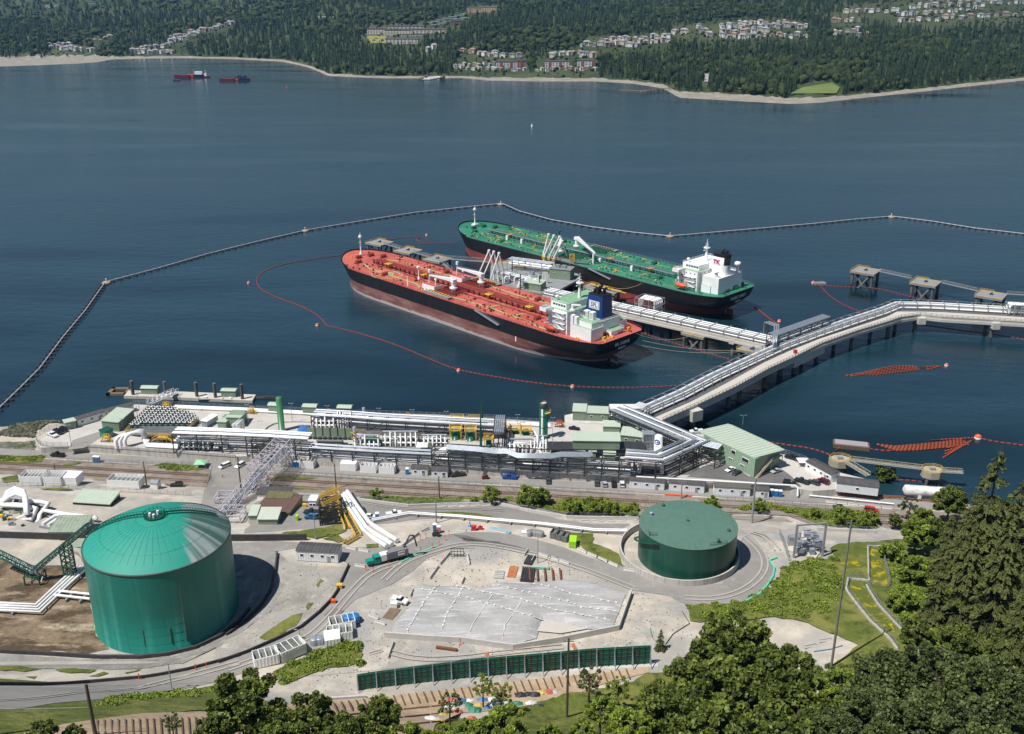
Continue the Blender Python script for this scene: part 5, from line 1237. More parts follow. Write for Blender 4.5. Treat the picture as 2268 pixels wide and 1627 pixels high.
b=MB();a=K0+dl*Lf*.62;c=K0+dl*Lf*.85;b.prism([tuple((a+nl*v).xy)for v in(0,2.2)]+[tuple((c+nl*v).xy)for v in(2.2,0)],ZQ+3.2,zt-.4,bottom=True);b.bl('bay',GB_,T)
b=MB();s0=K0+ne*.9+de*.3;s1=K0+ne*.9+de*Le*.55;s2=K0+ne*.9+de*Le*.98;hz=UP(ZQ+5.2)
n=14
for k in range(n):b.bar(s0.lerp(s1,k/n)+UP(ZQ+5.2*k/n),s0.lerp(s1,(k+1)/n)+UP(ZQ+5.2*k/n),1.5,.2)
b.bar(s1+hz,s2+hz,1.6,.25)
for q in(s1,s2):b.bar(q+ne*.6+UP(ZQ),q+ne*.6+hz,.25)
st_m=b.bl('outside_stair',mat('stair_tan',(.45,.38,.25),.7),T)
b=MB()
for zz in(.6,1.1):b.bar(s0+ne*.7+UP(ZQ+zz),s1+ne*.7+hz+UP(zz),.1);b.bar(s1+ne*.7+hz+UP(zz),s2+ne*.7+hz+UP(zz),.1)
b.bl('handrail',SG_,st_m)
# stacks, columns, tanks
def cyl_tank(label,cv,x,yb,yt,rpx,m,cat='tank',name='vertical_tank',dome=.3,z=ZQ,n=20,band=None,grp=None):
 p=P(*cv(x,yb),z);h=topz(p,cv(x,yt)[1])-z;k=cv(1,0)[0]-cv(0,0)[0];r=rpx*k/F*hypot(p.y,CAMH-z)
 T=tg_(name,label,cat,(p.x,p.y+r*.5,z),0,grp);b=MB()
 b.lathe((0,0,0),[(r*1.05,0),(r*1.05,.3),(r,.3),(r,h-r*dome)]+([(r*.75,h-r*dome*.3),(.01,h)]if dome else[(r,h)]),n);b.bl('shell',m,T,wd=0)
 return T,r,h
T,r,h=cyl_tank('tall dark green stack with black rim near the shore trestle',Z4,731,470,142,36,DG_,'stack','exhaust_stack',0,n=28)
b=MB();b.lathe((0,0,0),[(r*1.04,h-2.6),(r*1.04,h),(r*.92,h),(r*.9,h-1.5)],28);b.bl('rim',BK_,T,wd=0)
b=MB();b.lathe((0,0,0),[(r*.9,h-.7),(.01,h-.9)],28);b.bl('stack_lining',mat('cream_lining',(.6,.55,.45),.8),T,wd=0)
for zz in(h*.33,h*.64):b=MB();b.lathe((0,0,0),[(r,zz-.1),(r*1.05,zz-.1),(r*1.05,zz+.1),(r,zz+.1)],28);b.bl('stiffener_ring',DG_,T,wd=0)
b=MB()
for k in range(7):
 a0_=-1.3+k*.3;a1_=a0_+.3;q=lambda a,R_,z_:(R_*cos(a),R_*sin(a),z_)
 b.bar(q(a0_,r+.9,h-4.6),q(a1_,r+.9,h-4.6),1.3,.15);b.bar(q(a0_,r+1.5,h-3.4),q(a1_,r+1.5,h-3.4),.12);b.bar(q(a0_,r+1.5,h-4.6),q(a0_,r+1.5,h-3.4),.12)
b.bl('platform',YEL,T,wd=0)
b=MB();b.bar((r+.2,.3,0),(r+.2,.3,h-4.6),.25);b.bar((r+.2,-.3,0),(r+.2,-.3,h-4.6),.25);b.bl('ladder',DG_,T,wd=0)
cyl_tank('tall slim green column with rounded top standing by the curved kerb',Z3,286,400,92,29,mat('mid_green_paint',(.04,.16,.07),.4,col2=(.05,.2,.09),scale=.3),'column','green_column')
cyl_tank('slim silver vessel on the quay edge among pipe racks',Z3,1036,305,185,15,GV_,'vessel','silver_vessel')
T,r,h=cyl_tank('silver vessel with yellow ladder cage beside the green sound wall',Z3,955,540,360,17,GV_,'vessel','silver_vessel')
b=MB();b.lathe((0,0,0),[(r+1,h*.72),(r+1,h*.8)],12);b.lathe((0,0,0),[(r+.9,h*.45),(r+.9,h*.5)],12);b.bl('platform',YEL,T,wd=0)
for lab,x,yb,yt in(('thin dark green mast nearer the camera beside the yellow platforms',167,548,172),('taller thin dark green mast just behind the other one',180,355,122)):
 p=P(*Z4(x,yb),ZQ);h=topz(p,Z4(x,yt)[1])-ZQ;T=tg_('flare_mast',lab,'mast',p);b=MB();b.cyl((0,0,0),(0,0,h),.45,8,.22);b.cyl((0,0,0),(0,0,h*.5),.6,8,.5);b.bl('mast_tube',DG_,T,wd=0)
def drum(label,cv,x,yb,yt,rpx):
 T,r,h=cyl_tank(label,cv,x,yb,yt,rpx,mat('drum_green',(.01,.13,.07),.35,col2=(.012,.1,.055),scale=.4),'vessel','green_vessel',.5,grp='dark green vessels with yellow platforms')
 b=MB()
 for sx in(-1,1):
  for sy in(-1,1):b.bar((sx*(r+.6),sy*(r+.6),0),(sx*(r+.6),sy*(r+.6),h+1.2),.22)
 for sg in(-1,1):b.box((0,sg*(r+.5),h+.1),(2*r+2,.7,.12));b.box((sg*(r+.5),0,h+.1),(.7,2*r+.2,.12))
 for z in(h+.7,h+1.3):
  for sg in(-1,1):b.bar((-r-.9,sg*(r+.9),z),(r+.9,sg*(r+.9),z),.14);b.bar((sg*(r+.9),-r-.9,z),(sg*(r+.9),r+.9,z),.14)
 for k in range(int(h/.8)):b.bar((r+.9,-.4,k*.8),(r+.9,.4,k*.8),.1)
 b.bar((r+.9,-.4,0),(r+.9,-.4,h),.14);b.bar((r+.9,.4,0),(r+.9,.4,h),.14)
 b.bl('access_platform',YEL,T,wd=0)
for a in(('leftmost dark green vessel with yellow platform in the back pair',Z3,1877,350,300,42),('right dark green vessel with yellow platform in the back pair',Z3,2038,356,305,42),('large dark green vessel with yellow ladder in the front pair, left',Z3,1865,475,385,36),('large dark green vessel with yellow ladder in the front pair, right',Z3,2002,485,390,34),('narrow dark green vessel with yellow platform right of the thin masts',Z3,2166,545,465,26),('left of three squat green vessels near the tall stack',Z4,380,405,370,30),('middle of three squat green vessels near the tall stack',Z4,480,420,378,30),('right of three squat green vessels near the tall stack',Z4,575,432,385,32)):drum(*a)
T,r,h=cyl_tank('white cylindrical gas tank with a blue ring emblem',Z4,1775,600,440,37,WH_,'tank','gas_tank')
b=MB();nn_=20
for k in range(nn_):
 for(r0,r1,dz,m_,ox)in((.75,1.35,0,0,0),(0.01,.42,0,1,.15)):
  vs=[]
  for a in(2*PI*k/nn_,2*PI*(k+1)/nn_):
   for rr_ in(r0,r1):
    u=rr_*cos(a)+ox;th_=-PI/2-.55+u/r;vs.append(((r+.04)*cos(th_),(r+.04)*sin(th_),h*.66+rr_*sin(a)))
  b.m=m_;b.add(vs,[(0,1,3,2)])
b.bl('emblem',[mat('emblem_blue',(.01,.12,.4),.5),mat('emblem_navy',(.01,.02,.12),.5)],T,wd=0)
b=MB()
for k in range(9):th_=-PI/2-.9+k*.1;b.box(((r+.05)*cos(th_),(r+.05)*sin(th_),h*.42),(.14,.06,.35 if k%2 else.25),th_+PI/2)
b.bl('small_lettering',REDP,T,wd=0)
p=P(*Z4(1685,572),ZQ);T=tg_('vaporiser','finned silver vaporiser box beside the white gas tank','vaporiser',p);b=MB()
for k in range(8):b.box((k*.62-2.2,2,4),(.3,4,7.4))
for z in(.6,4,7.6):b.box((0,2,z),(5.4,4.2,.25))
b.bl('fin_bank',GV_,T,wd=0)
# sound wall, fan box and drum
a,c=P(*Z3(527,470),ZQ),P(*Z3(935,480),ZQ)
T=tg_('sound_wall','pale green panelled sound wall in front of the back pipe rack','wall',a)
for k in range(6):
 b=MB();p=a.lerp(c,k/6);q=a.lerp(c,(k+1)/6);b.bar(p.lerp(q,.02)+UP(2.9),p.lerp(q,.95)+UP(2.9),.2,5.8);b.bl('panel',GB_,T);b=MB();b.bar(q+V3((0,-.1,0)),q+V3((0,-.1,6)),.35);b.bl('post',BK_,T)
T=sh_('low grey fan cooler box with a row of dark fans on top',Z3,(612,545),(835,548),4,3,wall=mat('fan_grey',(.2,.21,.19),.6),roof=mat('fan_grey',(.2,.21,.19),.6),name='fan_cooler',cat='cooler',door=False)
for k in range(9):b=MB();b.cyl((-9+k*2.25,0,3.28),(-9+k*2.25,0,4.0),.95,12);b.bl('fan',BK_,T,wd=0)
p=P(*Z3(1040,470),ZQ+2.5);q=P(*Z3(1170,475),ZQ+2.5);T=tg_('horizontal_drum','horizontal dark green drum on saddles beside the silver vessel','vessel',p);b=MB();b.cyl(p,q,1.2,14);b.bl('shell',DG_,T);b=MB();b.cut().box(p.lerp(q,.25)-UP(1.5),(.5,2,2));b.cut().box(p.lerp(q,.75)-UP(1.5),(.5,2,2));b.bl('saddle',SG_,T)
# pipe racks
def rk_(label,pts,w,hs,step,specs,post=.4,m=BK_,beams=True,diag=True,name='pipe_rack',th=.35):
 T=tg_(name,label,'pipe rack',(pts[0].x,pts[0].y,pts[0].z));fr_(T,pts,w,hs,step,m,post=post)
 for off,z,r,mm in specs:pp_(T,pts,[(off,z+r,r,mm)],n=7)
 if beams:
  for sg in(-w/2,w/2):
   for h in hs:
    b=MB();o=up(offp(pts,sg),h)
    for p,q in zip(o,o[1:]):b.bar(p,q,th)
    b.bl('side_beam',m,T)
 if diag:
  o=offp(pts,-w/2);al_=al0(o,step)
  b=MB();n=0
  for k in range(0,len(al_)-1,3):b.cut().bar(al_[k][0],al_[k+1][0]+UP(hs[-1]),.25)
  b.bl('brace',m,T)
 return T
q=lambda cv,l,z=ZQ:[P(*cv(*p),z)for p in l]
rk_('long black rack, white pipes below silver ones, west half of the quay front',q(Z3,[(565,628),(1100,662),(1655,690)]),6,[2.3,5],9.5,[(-2.2,.6,.6,PW_),(-.6,.6,.55,PW_),(.9,.6,.6,PW_),(2.2,.6,.5,PW_),(-1.8,2.4,.45,PW_),(1.5,2.4,.45,GV_)]+[(o_,5.1,.36,GV_)for o_ in(-2.6,-1.6,.6,1.5)])
rk_('tall black pipe rack with stacked white pipes, east half of the quay front',q(Z3,[(1665,692)])+q(Z4,[(0,708),(520,740),(1050,770),(1525,800)]),7,[1.8,3.6,5.4,8],7.2,[(-2.4,.3,.7,PW_),(-.8,.3,.6,PW_),(.9,.3,.6,PW_),(-2,1.9,.5,PW_),(0,1.9,.5,PW_),(-1.5,3.7,.45,GV_),(1,3.7,.5,PW_),(-2,5.5,.4,GV_),(0,5.5,.4,PW_)])
T=tg_('silver_pipe_run','bundle of silver pipes weaving along the top of the tall east rack','pipes',q(Z4,[(500,640)],17)[0])
for k in range(5):
 b=MB();pts=q(Z4,[(-150,560),(100,578),(290,600),(400,600),(500,640),(800,645),(900,628),(1150,632),(1180,622)],17.2);b.tube([p+V3((0,k*.95,0))for p in pts],.42,7);b.bl('pipe',GV_,T)
rk_('back pipe rack with silver and white pipes running the length of the quay',q(Z3,[(585,325),(930,345),(1180,365),(1700,395),(2268,425)]),8,[2.5,5],9,[(o_,5.1,.38,(GV_,PW_,GV_)[k%3])for k,o_ in enumerate((-3.2,-2,.3,1.4,3.3))]+[(-2.5,2.6,.5,PW_),(0,2.6,.45,GV_),(2,2.6,.4,PW_),(-2,.4,.5,PW_)])
rk_('short steep rack of silver pipes joining the back rack to the front one',q(Z4,[(345,410),(330,570)],8.5),5,[4,8],7,[(-1.8+k*.9,8.1,.38,GV_)for k in range(5)],diag=False)
rk_('high black rack carrying a deck of white pipes above the west quay',q(Z2,[(1462,660),(1850,672),(2268,690)])+q(Z3,[(400,612),(560,622)]),7,[5,9],11,[(o_,9.1,.4,(PW_,PW_,GV_)[k%3])for k,o_ in enumerate((-2.9,-1.7,.2,1.3,2.9))]+[(-2,5.1,.4,PW_),(0,5.1,.4,GV_),(2,5.1,.4,PW_)])
rk_('wide bundle of silver pipes turning a corner on tall black frames',q(Z4,[(1400,345),(2110,655),(1775,805),(1470,780)]),9.5,[5.5,8.5],9,[(o_,8.6,.42,(GV_,GV_,PW_)[k%3])for k,o_ in enumerate((-4.3,-3.3,-1.4,-.4,.7,2.8,3.9))]+[(-3+k*2,5.6,.45,(PW_,GV_)[k%2])for k in range(3)],post=.45)
rk_('black braced rack running east from the pipe corner to the green building',q(Z4,[(2080,640),(2330,700)]),10,[4,8],6,[(-3+k*1.2,8.1,.4,GV_)for k in range(5)])
rk_('white pipe rack at the shore end of the access trestle',q(Z4,[(1330,330),(1590,330),(1640,300)]),6,[4,8],6,[(-2+k*1.1,8.1,.42,PW_)for k in range(5)]+[(-1,4.1,.45,PW_),(1,4.1,.45,GV_)],m=SG_)
# free pipes
def pt_(label,paths,r,m=PW_,cat='pipe',name='pipeline',n=8,sup=None,grp=None):
 T=tg_(name,label,cat,paths[0][0],0,grp)
 for pts in paths:b=MB();b.tube(pts,r,n);b.bl('pipe',m,T)
 if sup:
  b=MB()
  for p,d in al0(paths[0],sup):b.cut().box((p.x,p.y,p.z-.7),(.5,1.2,1.1))
  b.bl('pipe_support',CONC,T)
 return T
pt_('long white pipes lying along the north edge of the quay',[[p+V3((0,k*1.3,.8))for p in q(Z2,[(1430,325),(2100,352)])+q(Z3,[(60,232),(460,252),(1000,290),(1700,328),(2268,350)])+q(Z4,[(640,358),(800,372)])]for k in range(3)],.38,sup=14)
for k in range(3):
 x=965+k*36;y=648-k*2;a=P(*Z2(x,y),ZQ);h=5.6
 e=P(*Z2(1190-k*0+k*6,600-k*10),ZQ)
 u=(e-a);b=[a,a+UP(h-2),a+u*.12+UP(h-.4),a+u*.3+UP(h),a+u*.75+UP(h),a+u*.93+UP(h-.8),e+UP(h-2.4),e+UP(1)]
 pt_(('nearest','middle','furthest')[2-k]+' of three big white pipe arches beside the valve deck',[b],.85,n=12,name='pipe_arch',grp='white pipe arches')
pt_('group of white pipes lying in front of the valve deck',[[p+UP(1+k*.15)for p in q(Z2,[(1230-k*18,600-k*6),(1215,628+k*9),(1470,640+k*10)])]for k in range(4)],.6,n=10)
pt_('white pipe loops between the high rack legs',[[P(*Z2(1845+k*24,660),ZQ)+UP(1),P(*Z2(1845+k*24,660),ZQ)+UP(5),P(*Z2(1790+k*24,640),ZQ)+V3((0,2,5)),P(*Z2(1770+k*24,668),ZQ)+UP(.8)]for k in range(2)],.6,n=10)
pt_('pair of white pipes rising to the green buildings east of the valves',[[P(*Z2(1930+k*30,560),ZQ)+UP(6),P(*Z2(1985+k*25,515),ZQ)+UP(6),P(*Z2(1985+k*25,505),ZQ)+UP(.5)]for k in range(2)],.7,n=10)
def arch(cv,x0,x1,yb,h,n_=5):
 a,c=P(*cv(x0,yb),ZQ),P(*cv(x1,yb+6),ZQ)
 return[a+(c-a)*(.5-.5*cos(PI*t/10))+UP(1+h*sin(PI*t/10)**.6)for t in range(11)]
pt_('large white pipe loop inside the black rack, west of the stack',[[p+V3((0,k*1.5,0))for p in arch(Z3,1700,1930,690,5.6)]for k in range(2)],.8,n=12,name='expansion_loop')
pt_('large white pipe loop at the east end of the quay front, below the pipe corner',[[p+V3((0,k*1.6,0))for p in arch(Z4,1600,1810,795,6)]for k in range(2)],.75,n=12,name='expansion_loop')
pt_('white header pipe standing up at the tall stack',[[P(*Z4(715,600),ZQ),P(*Z4(690,590),ZQ)+UP(1.5),P(*Z4(680,560),ZQ)+UP(6),P(*Z4(650,545),ZQ)+UP(8)],[P(*Z4(480,600),ZQ),P(*Z4(480,600),ZQ)+UP(5),P(*Z4(580,600),ZQ)+UP(5),P(*Z4(580,600),ZQ)]],.6)
pt_('long white pipe along the top of the quay wall past the trailers',[[p+UP(1.4)for p in q(Z5,[(100,838),(700,872),(1300,905),(1540,918)])]+[P(*Z5(1565,925),ZQ)+UP(.8),P(*Z5(1570,950),ZQ)+UP(-2)]],.36,n=8)
# metering skids: white manifolds of small pipes (Z3 1200-1530 and others)
def sk0(label,cv,x0,x1,y0,y1,n,seed,h=3.5):
 r=random.Random(seed);T=tg_('metering_skid',label,'pipework',P(*cv(x0,y1),ZQ));a,c=P(*cv(x0,y1),ZQ),P(*cv(x1,y1),ZQ);dp=(P(*cv(x0,y0),ZQ)-a)
 for k in range(n):
  p=a.lerp(c,(k+.5)/n);hh=h*r.uniform(.7,1.2);b=MB()
  b.tube([p,p+UP(hh*.6),p+dp*.35+UP(hh),p+dp*.7+UP(hh),p+dp+UP(.4)],.34,7);b.bl('riser_pipe',PW_,T)
 for k in range(3):
  b=MB();o=dp*(.1+.38*k)+UP(h*(.35+.3*k));b.tube([a+o,c+o],.48 if k!=1 else.3,8);b.bl('header_pipe',(PW_,PW_,GV_)[k],T)
 for k in range(n+4):
  p=a.lerp(c,r.random())+dp*r.random();b=MB();s=r.uniform(.7,1.5)
  if k%2:b.cyl(p,p+UP(s*1.6),s*.4,8)
  else:b.box(p+UP(s*.6),(s,s,s*1.2))
  b.bl('valve',(DG_,SG_,GB_,PW_)[k%4],T)
 b=MB()
 for k in range(4):p=a.lerp(c,k/3)+dp*.5;b.cut().bar(p,p+UP(h*.9),.3)
 b.bl('column',BK_,T)
for a in(('white metering manifold right of the silver vessel',Z3,1205,1530,450,535,7,1),('small bore pipework between silver vessel and green drum',Z3,985,1185,480,545,5,2,3),('white pipework in front of the twin green vessels',Z3,1560,1790,470,530,6,3,2.6),('white pump manifold left of the tall stack',Z4,410,640,520,600,6,4),('pipework under the high rack by the valve deck',Z2,1500,1740,600,660,6,5,3),('white vertical pipe bank rising from the back rack',Z3,790,930,320,370,6,6,6),('dark pipework behind the sound wall',Z3,590,780,350,380,5,7,5),('pipework between tall stack and front rack',Z4,640,770,520,590,5,8,5)):sk0(*a)
# valve deck
T=tg_('valve_deck','dark raised deck crowded with rows of valves and white actuators','valve deck',P(*Z2(1050,540),ZQ));dz=10
V4=[P(*Z2(*s),dz)for s in((1035,515),(1215,318),(1440,325),(1640,410),(1500,545),(1250,545))]
b=MB();b.prism([tuple(p.xy)for p in V4],dz-.5,dz,bottom=True);b.bl('deck_plate',mat('dark_deck_plate',(.09,.10,.11),.6,col2=(.14,.15,.15),scale=.4),T)
b=MB();b.prism([tuple(p.xy)for p in V4],ZQ,dz-.5);b.bl('deck_base',BK_,T);rl_(T,V4+[V4[0]],1.3,2.5,YEL,th=.13)
A_=V3((V4[0].x,V4[0].y));vsrc=None;nv=0;poly4=[p.xy for p in V4]
for i in range(14):
 for j in range(14):
  p=P(*Z2(1060+j*46+i*6-60*(i%2)*.4,335+i*16),dz)
  if nv<84 and ip_(p.x,p.y,[tuple(v)for v in poly4]):
   if vsrc is None:
    b=MB();b.m=0;b.box((0,0,.5),(.9,.9,1));b.cyl((0,0,1),(0,0,1.9),.25,6);b.m=1;b.cyl((-.75,0,1.9),(.95,0,1.9),.38,8);b.m=2;b.cyl((-1.3,0,1.9),(-.75,0,1.9),.5,8);b.box((0,0,2.3),(.6,.6,.5))
    o=b.bl('actuated_valve',[DG_,WH_,BK_],T,wd=0);vsrc=o.data
   else:o=bpy.data.objects.new('actuated_valve',vsrc);link(o);adopt(o,T)
   o.location=(p.x-T.location.x,p.y-T.location.y,dz-T.location.z);o.rotation_euler=(0,0,rnd.uniform(-.25,.25));nv+=1
for lab,cv,x0,y0,x1,y1 in(('yellow steel walkway over pipes at the quay edge near the footbridge',Z2,1330,320,1415,325),('yellow steel stile over the edge pipes left of the pump huts',Z2,2035,360,2115,365),('yellow steel stile over the edge pipes between pump huts',Z3,690,265,745,268),('yellow steel stile over the edge pipes right of the pump huts',Z3,1405,300,1465,302),('yellow steel stile over the edge pipes behind the green vessels',Z3,2090,340,2140,342),('red framed stile near the quay extension',Z4,835,358,925,364),('yellow stair left of the raised substation',Z4,882,600,935,604),('yellow stair right of the raised substation',Z4,1440,570,1500,572),('yellow gallery under the high rack near the truss bridge',Z3,70,560,230,570),('yellow platform in front of the valve deck',Z2,1250,590,1440,600),('yellow skid beside the dark green box',Z2,830,592,930,596)):
 a,c=P(*cv(x0,y0),ZQ),P(*cv(x1,y1),ZQ);L=(c-a).length;T=tg_('steel_stile',lab,'steel platform',a,0,'yellow platforms and stiles');hh=3.2;mm=YEL if 'red' not in lab else mat('orange_red_steel',(.55,.12,.04),.5)
 b=MB();m1=a.lerp(c,.3);m2=a.lerp(c,.7);z2=UP(hh-1);b.bar(m1+z2,m2+z2,2,.2);b.bar(a,m1+z2,1.2,.25);b.bar(c,m2+z2,1.2,.25);b.bl('platform_deck',mm,T)
 b=MB()
 for sy in(-1,1):
  o=V3((0,sy,0));b.bar(m1+z2*1.6+o,m2+z2*1.6+o,.14);b.bar(m1+z2*1.3+o,m2+z2*1.3+o,.12)
  b.bar(a+UP(1.2)+o*.6,m1+z2*1.6+o,.13);b.bar(c+UP(1.2)+o*.6,m2+z2*1.6+o,.13)
  for t in(m1,m2,(m1+m2)/2):b.bar(t+o,t+z2*1.6+o,.16)
 b.bl('handrail',mm,T)
 # truss bridge over the railway
TRUSSC=mat('pale_lilac_steel',(.55,.52,.56),.5,col2=(.44,.41,.46),scale=.5)
def truss(label,a,c,w,h,n,m=TRUSSC,grp=None,pipes_=0):
 a=V3(a);c=V3(c);T=tg_('truss_bridge',label,'truss bridge',a,0,grp);d=(c-a).normalized();nrm=V3((-d.y,d.x,0)).normalized();H=UP(h)
 for sg in(-1,1):
  o=nrm*w/2*sg;b=MB();b.bar(a+o,c+o,.26);b.bar(a+o+H,c+o+H,.26)
  for i in range(n+1):p=a.lerp(c,i/n)+o;b.bar(p,p+H,.17)
  for i in range(n):p=a.lerp(c,i/n)+o;q_=a.lerp(c,(i+1)/n)+o;b.bar(p+(H if i%2 else H*0),q_+(H*0 if i%2 else H),.14)
  b.bl('side_truss',m,T)
 b=MB()
 for i in range(n+1):p=a.lerp(c,i/n);b.bar(p-nrm*w/2+H,p+nrm*w/2+H,.15);b.bar(p-nrm*w/2,p+nrm*w/2,.15)
 for i in range(n):b.bar(a.lerp(c,i/n)-nrm*w/2+H,a.lerp(c,(i+1)/n)+nrm*w/2+H,.11)
 b.bl('cross_member',m,T)
 b=MB()
 for k in range(4):b.cut().tube([a+nrm*(k-1.5)*w/5+UP(.6),c+nrm*(k-1.5)*w/5+UP(.6)],.3,6)
 b.bl('pipe',GV_,T)
 return T
t0=P(*Z3(305,560),14.5);t1=P(*Z3(55,830),13);truss('wide lilac grey truss bridge carrying pipes over the railway',t0,t1,7,5,9)
t2=P(*Z2(1830,1215),12.5);truss('lower truss continuing from the wide bridge down to the dike',t1,t2,4,2.6,7)
def tw_(label,p,w,z0,z1,m=TRUSSC,n=3):
 T=tg_('support_tower',label,'tower',(p.x,p.y,z0));b=MB()
 C4=[(-w/2,-w/2),(w/2,-w/2),(w/2,w/2),(-w/2,w/2)]
 for x,y in C4:b.bar((x,y,0),(x,y,z1-z0),.4)
 for i in range(n):
  za=(z1-z0)*i/n;zb=(z1-z0)*(i+1)/n
  for k in range(4):a,c=C4[k],C4[(k+1)%4];b.bar((*a,zb),(*c,zb),.28);b.bar((*a,za),(*c,zb),.22)
 b.bl('tower_frame',m,T,wd=0);return T
tw_('lilac grey support tower at the quay end of the truss bridge',P(*Z3(330,700),5.5),6,5.5,15);tw_('lilac grey support tower of the truss beside the railway',P(*Z3(95,960),6),6,6,13.5);tw_('lilac grey tower where the lower truss meets the dike',P(*Z2(1925,1285),9),8,9,15.5);tw_('low lilac grey frame left of the brown roofed building',P(*Z2(1860,1130),8.5),6,8.5,14)
tw_('black braced tower under the high west rack',P(*Z3(130,610),ZQ),8,ZQ,17,BK_)
# tents, tarpaulins
def tent(label,p,w,m,z,h=3):
 T=tg_('canopy_tent',label,'tent',p);b=MB();b.add([(-w/2,-w/2,h-.8),(w/2,-w/2,h-.8),(w/2,w/2,h-.8),(-w/2,w/2,h-.8),(0,0,h+.4)],[(0,1,4),(1,2,4),(2,3,4),(3,0,4)]);b.bl('canopy',m,T,wd=0)
 b=MB()
 for x in(-1,1):
  for y in(-1,1):b.cut().bar((x*w/2,y*w/2,0),(x*w/2,y*w/2,h-.8),.12)
 b.bl('leg',GV_,T,wd=0)
tent('white canopy tent beside the white trailer at the east quay',P(*Z5(1615,705),ZQ),5,WH_,ZQ);tent('white canopy tent with open sides among the metering pipes',P(*Z3(1565,575),ZQ),5,WH_,ZQ,3.6);tent('light green canopy tent beside the railway in the west',P(*Z2(1660,800),5.6),5,mat('light_green_canvas',(.3,.6,.35),.7),5.5)
p=P(*Z3(490,425),ZQ);b=MB();r_=random.Random(2);vs=[(p.x+(i-3)*1.1,p.y+(j-3)*1.3,ZQ+2.2+1.6*exp(-((i-3)**2+(j-3)**2)/9)+r_.uniform(-.3,.3)-(2.2 if i in(0,6)or j==0 else 0))for j in range(7)for i in range(7)];b.add(vs,[(j*7+i,j*7+i+1,j*7+i+8,j*7+i+7)for j in range(6)for i in range(6)]);tag(b.bl('blue_tarpaulin',mat('blue_tarpaulin',(.05,.16,.42),.5)),'crumpled blue tarpaulin at the end of the green sound wall','tarpaulin')
# curved kerb round the green column, ring kerb by the stack
b=MB();pts=q(Z3,[(115,425),(130,395),(160,365),(210,340),(280,325),(420,318),(545,322)]);
for a,c in zip(pts,pts[1:]):b.bar(a+UP(.4),c+UP(.4),.5,.8)
tag(b.bl('curved_kerb',CONC),'curved concrete kerb sweeping round the slim green column','kerb')
b=MB();pts=q(Z4,[(800,470),(835,490),(850,530),(845,580),(805,605)])
for a,c in zip(pts,pts[1:]):b.bar(a+UP(.6),c+UP(.6),.5,1.2)
tag(b.bl('curved_kerb',CONC),'curved concrete kerb right of the tall green stack','kerb')
# horizontal white tank at the east end
a=P(*R6(1285,640),9.5);c=P(*R6(1740,670),9.5);T=tg_('horizontal_tank','long white horizontal storage tank with peeling paint, half hidden by conifers','tank',(a.x,a.y,6));dd_=(c-a).normalized()
b=MB();b.tube([a-dd_*1.0,a-dd_*.5,a,c,c+dd_*.7,c+dd_*1.2],2.1,20,rs=[.5,1.5,2.1,2.1,1.5,.4]);b.bl('shell',mat('peeling_white',(.78,.78,.76),.5,col2=(.4,.39,.37),scale=.25,contrast=.14,stretch=(1,1,2)),T)
b=MB()
for t in(.25,.75):p=a.lerp(c,t);b.cut().box((p.x,p.y,7),(1.2,3.6,2.6))
b.bl('saddle',WH_,T)
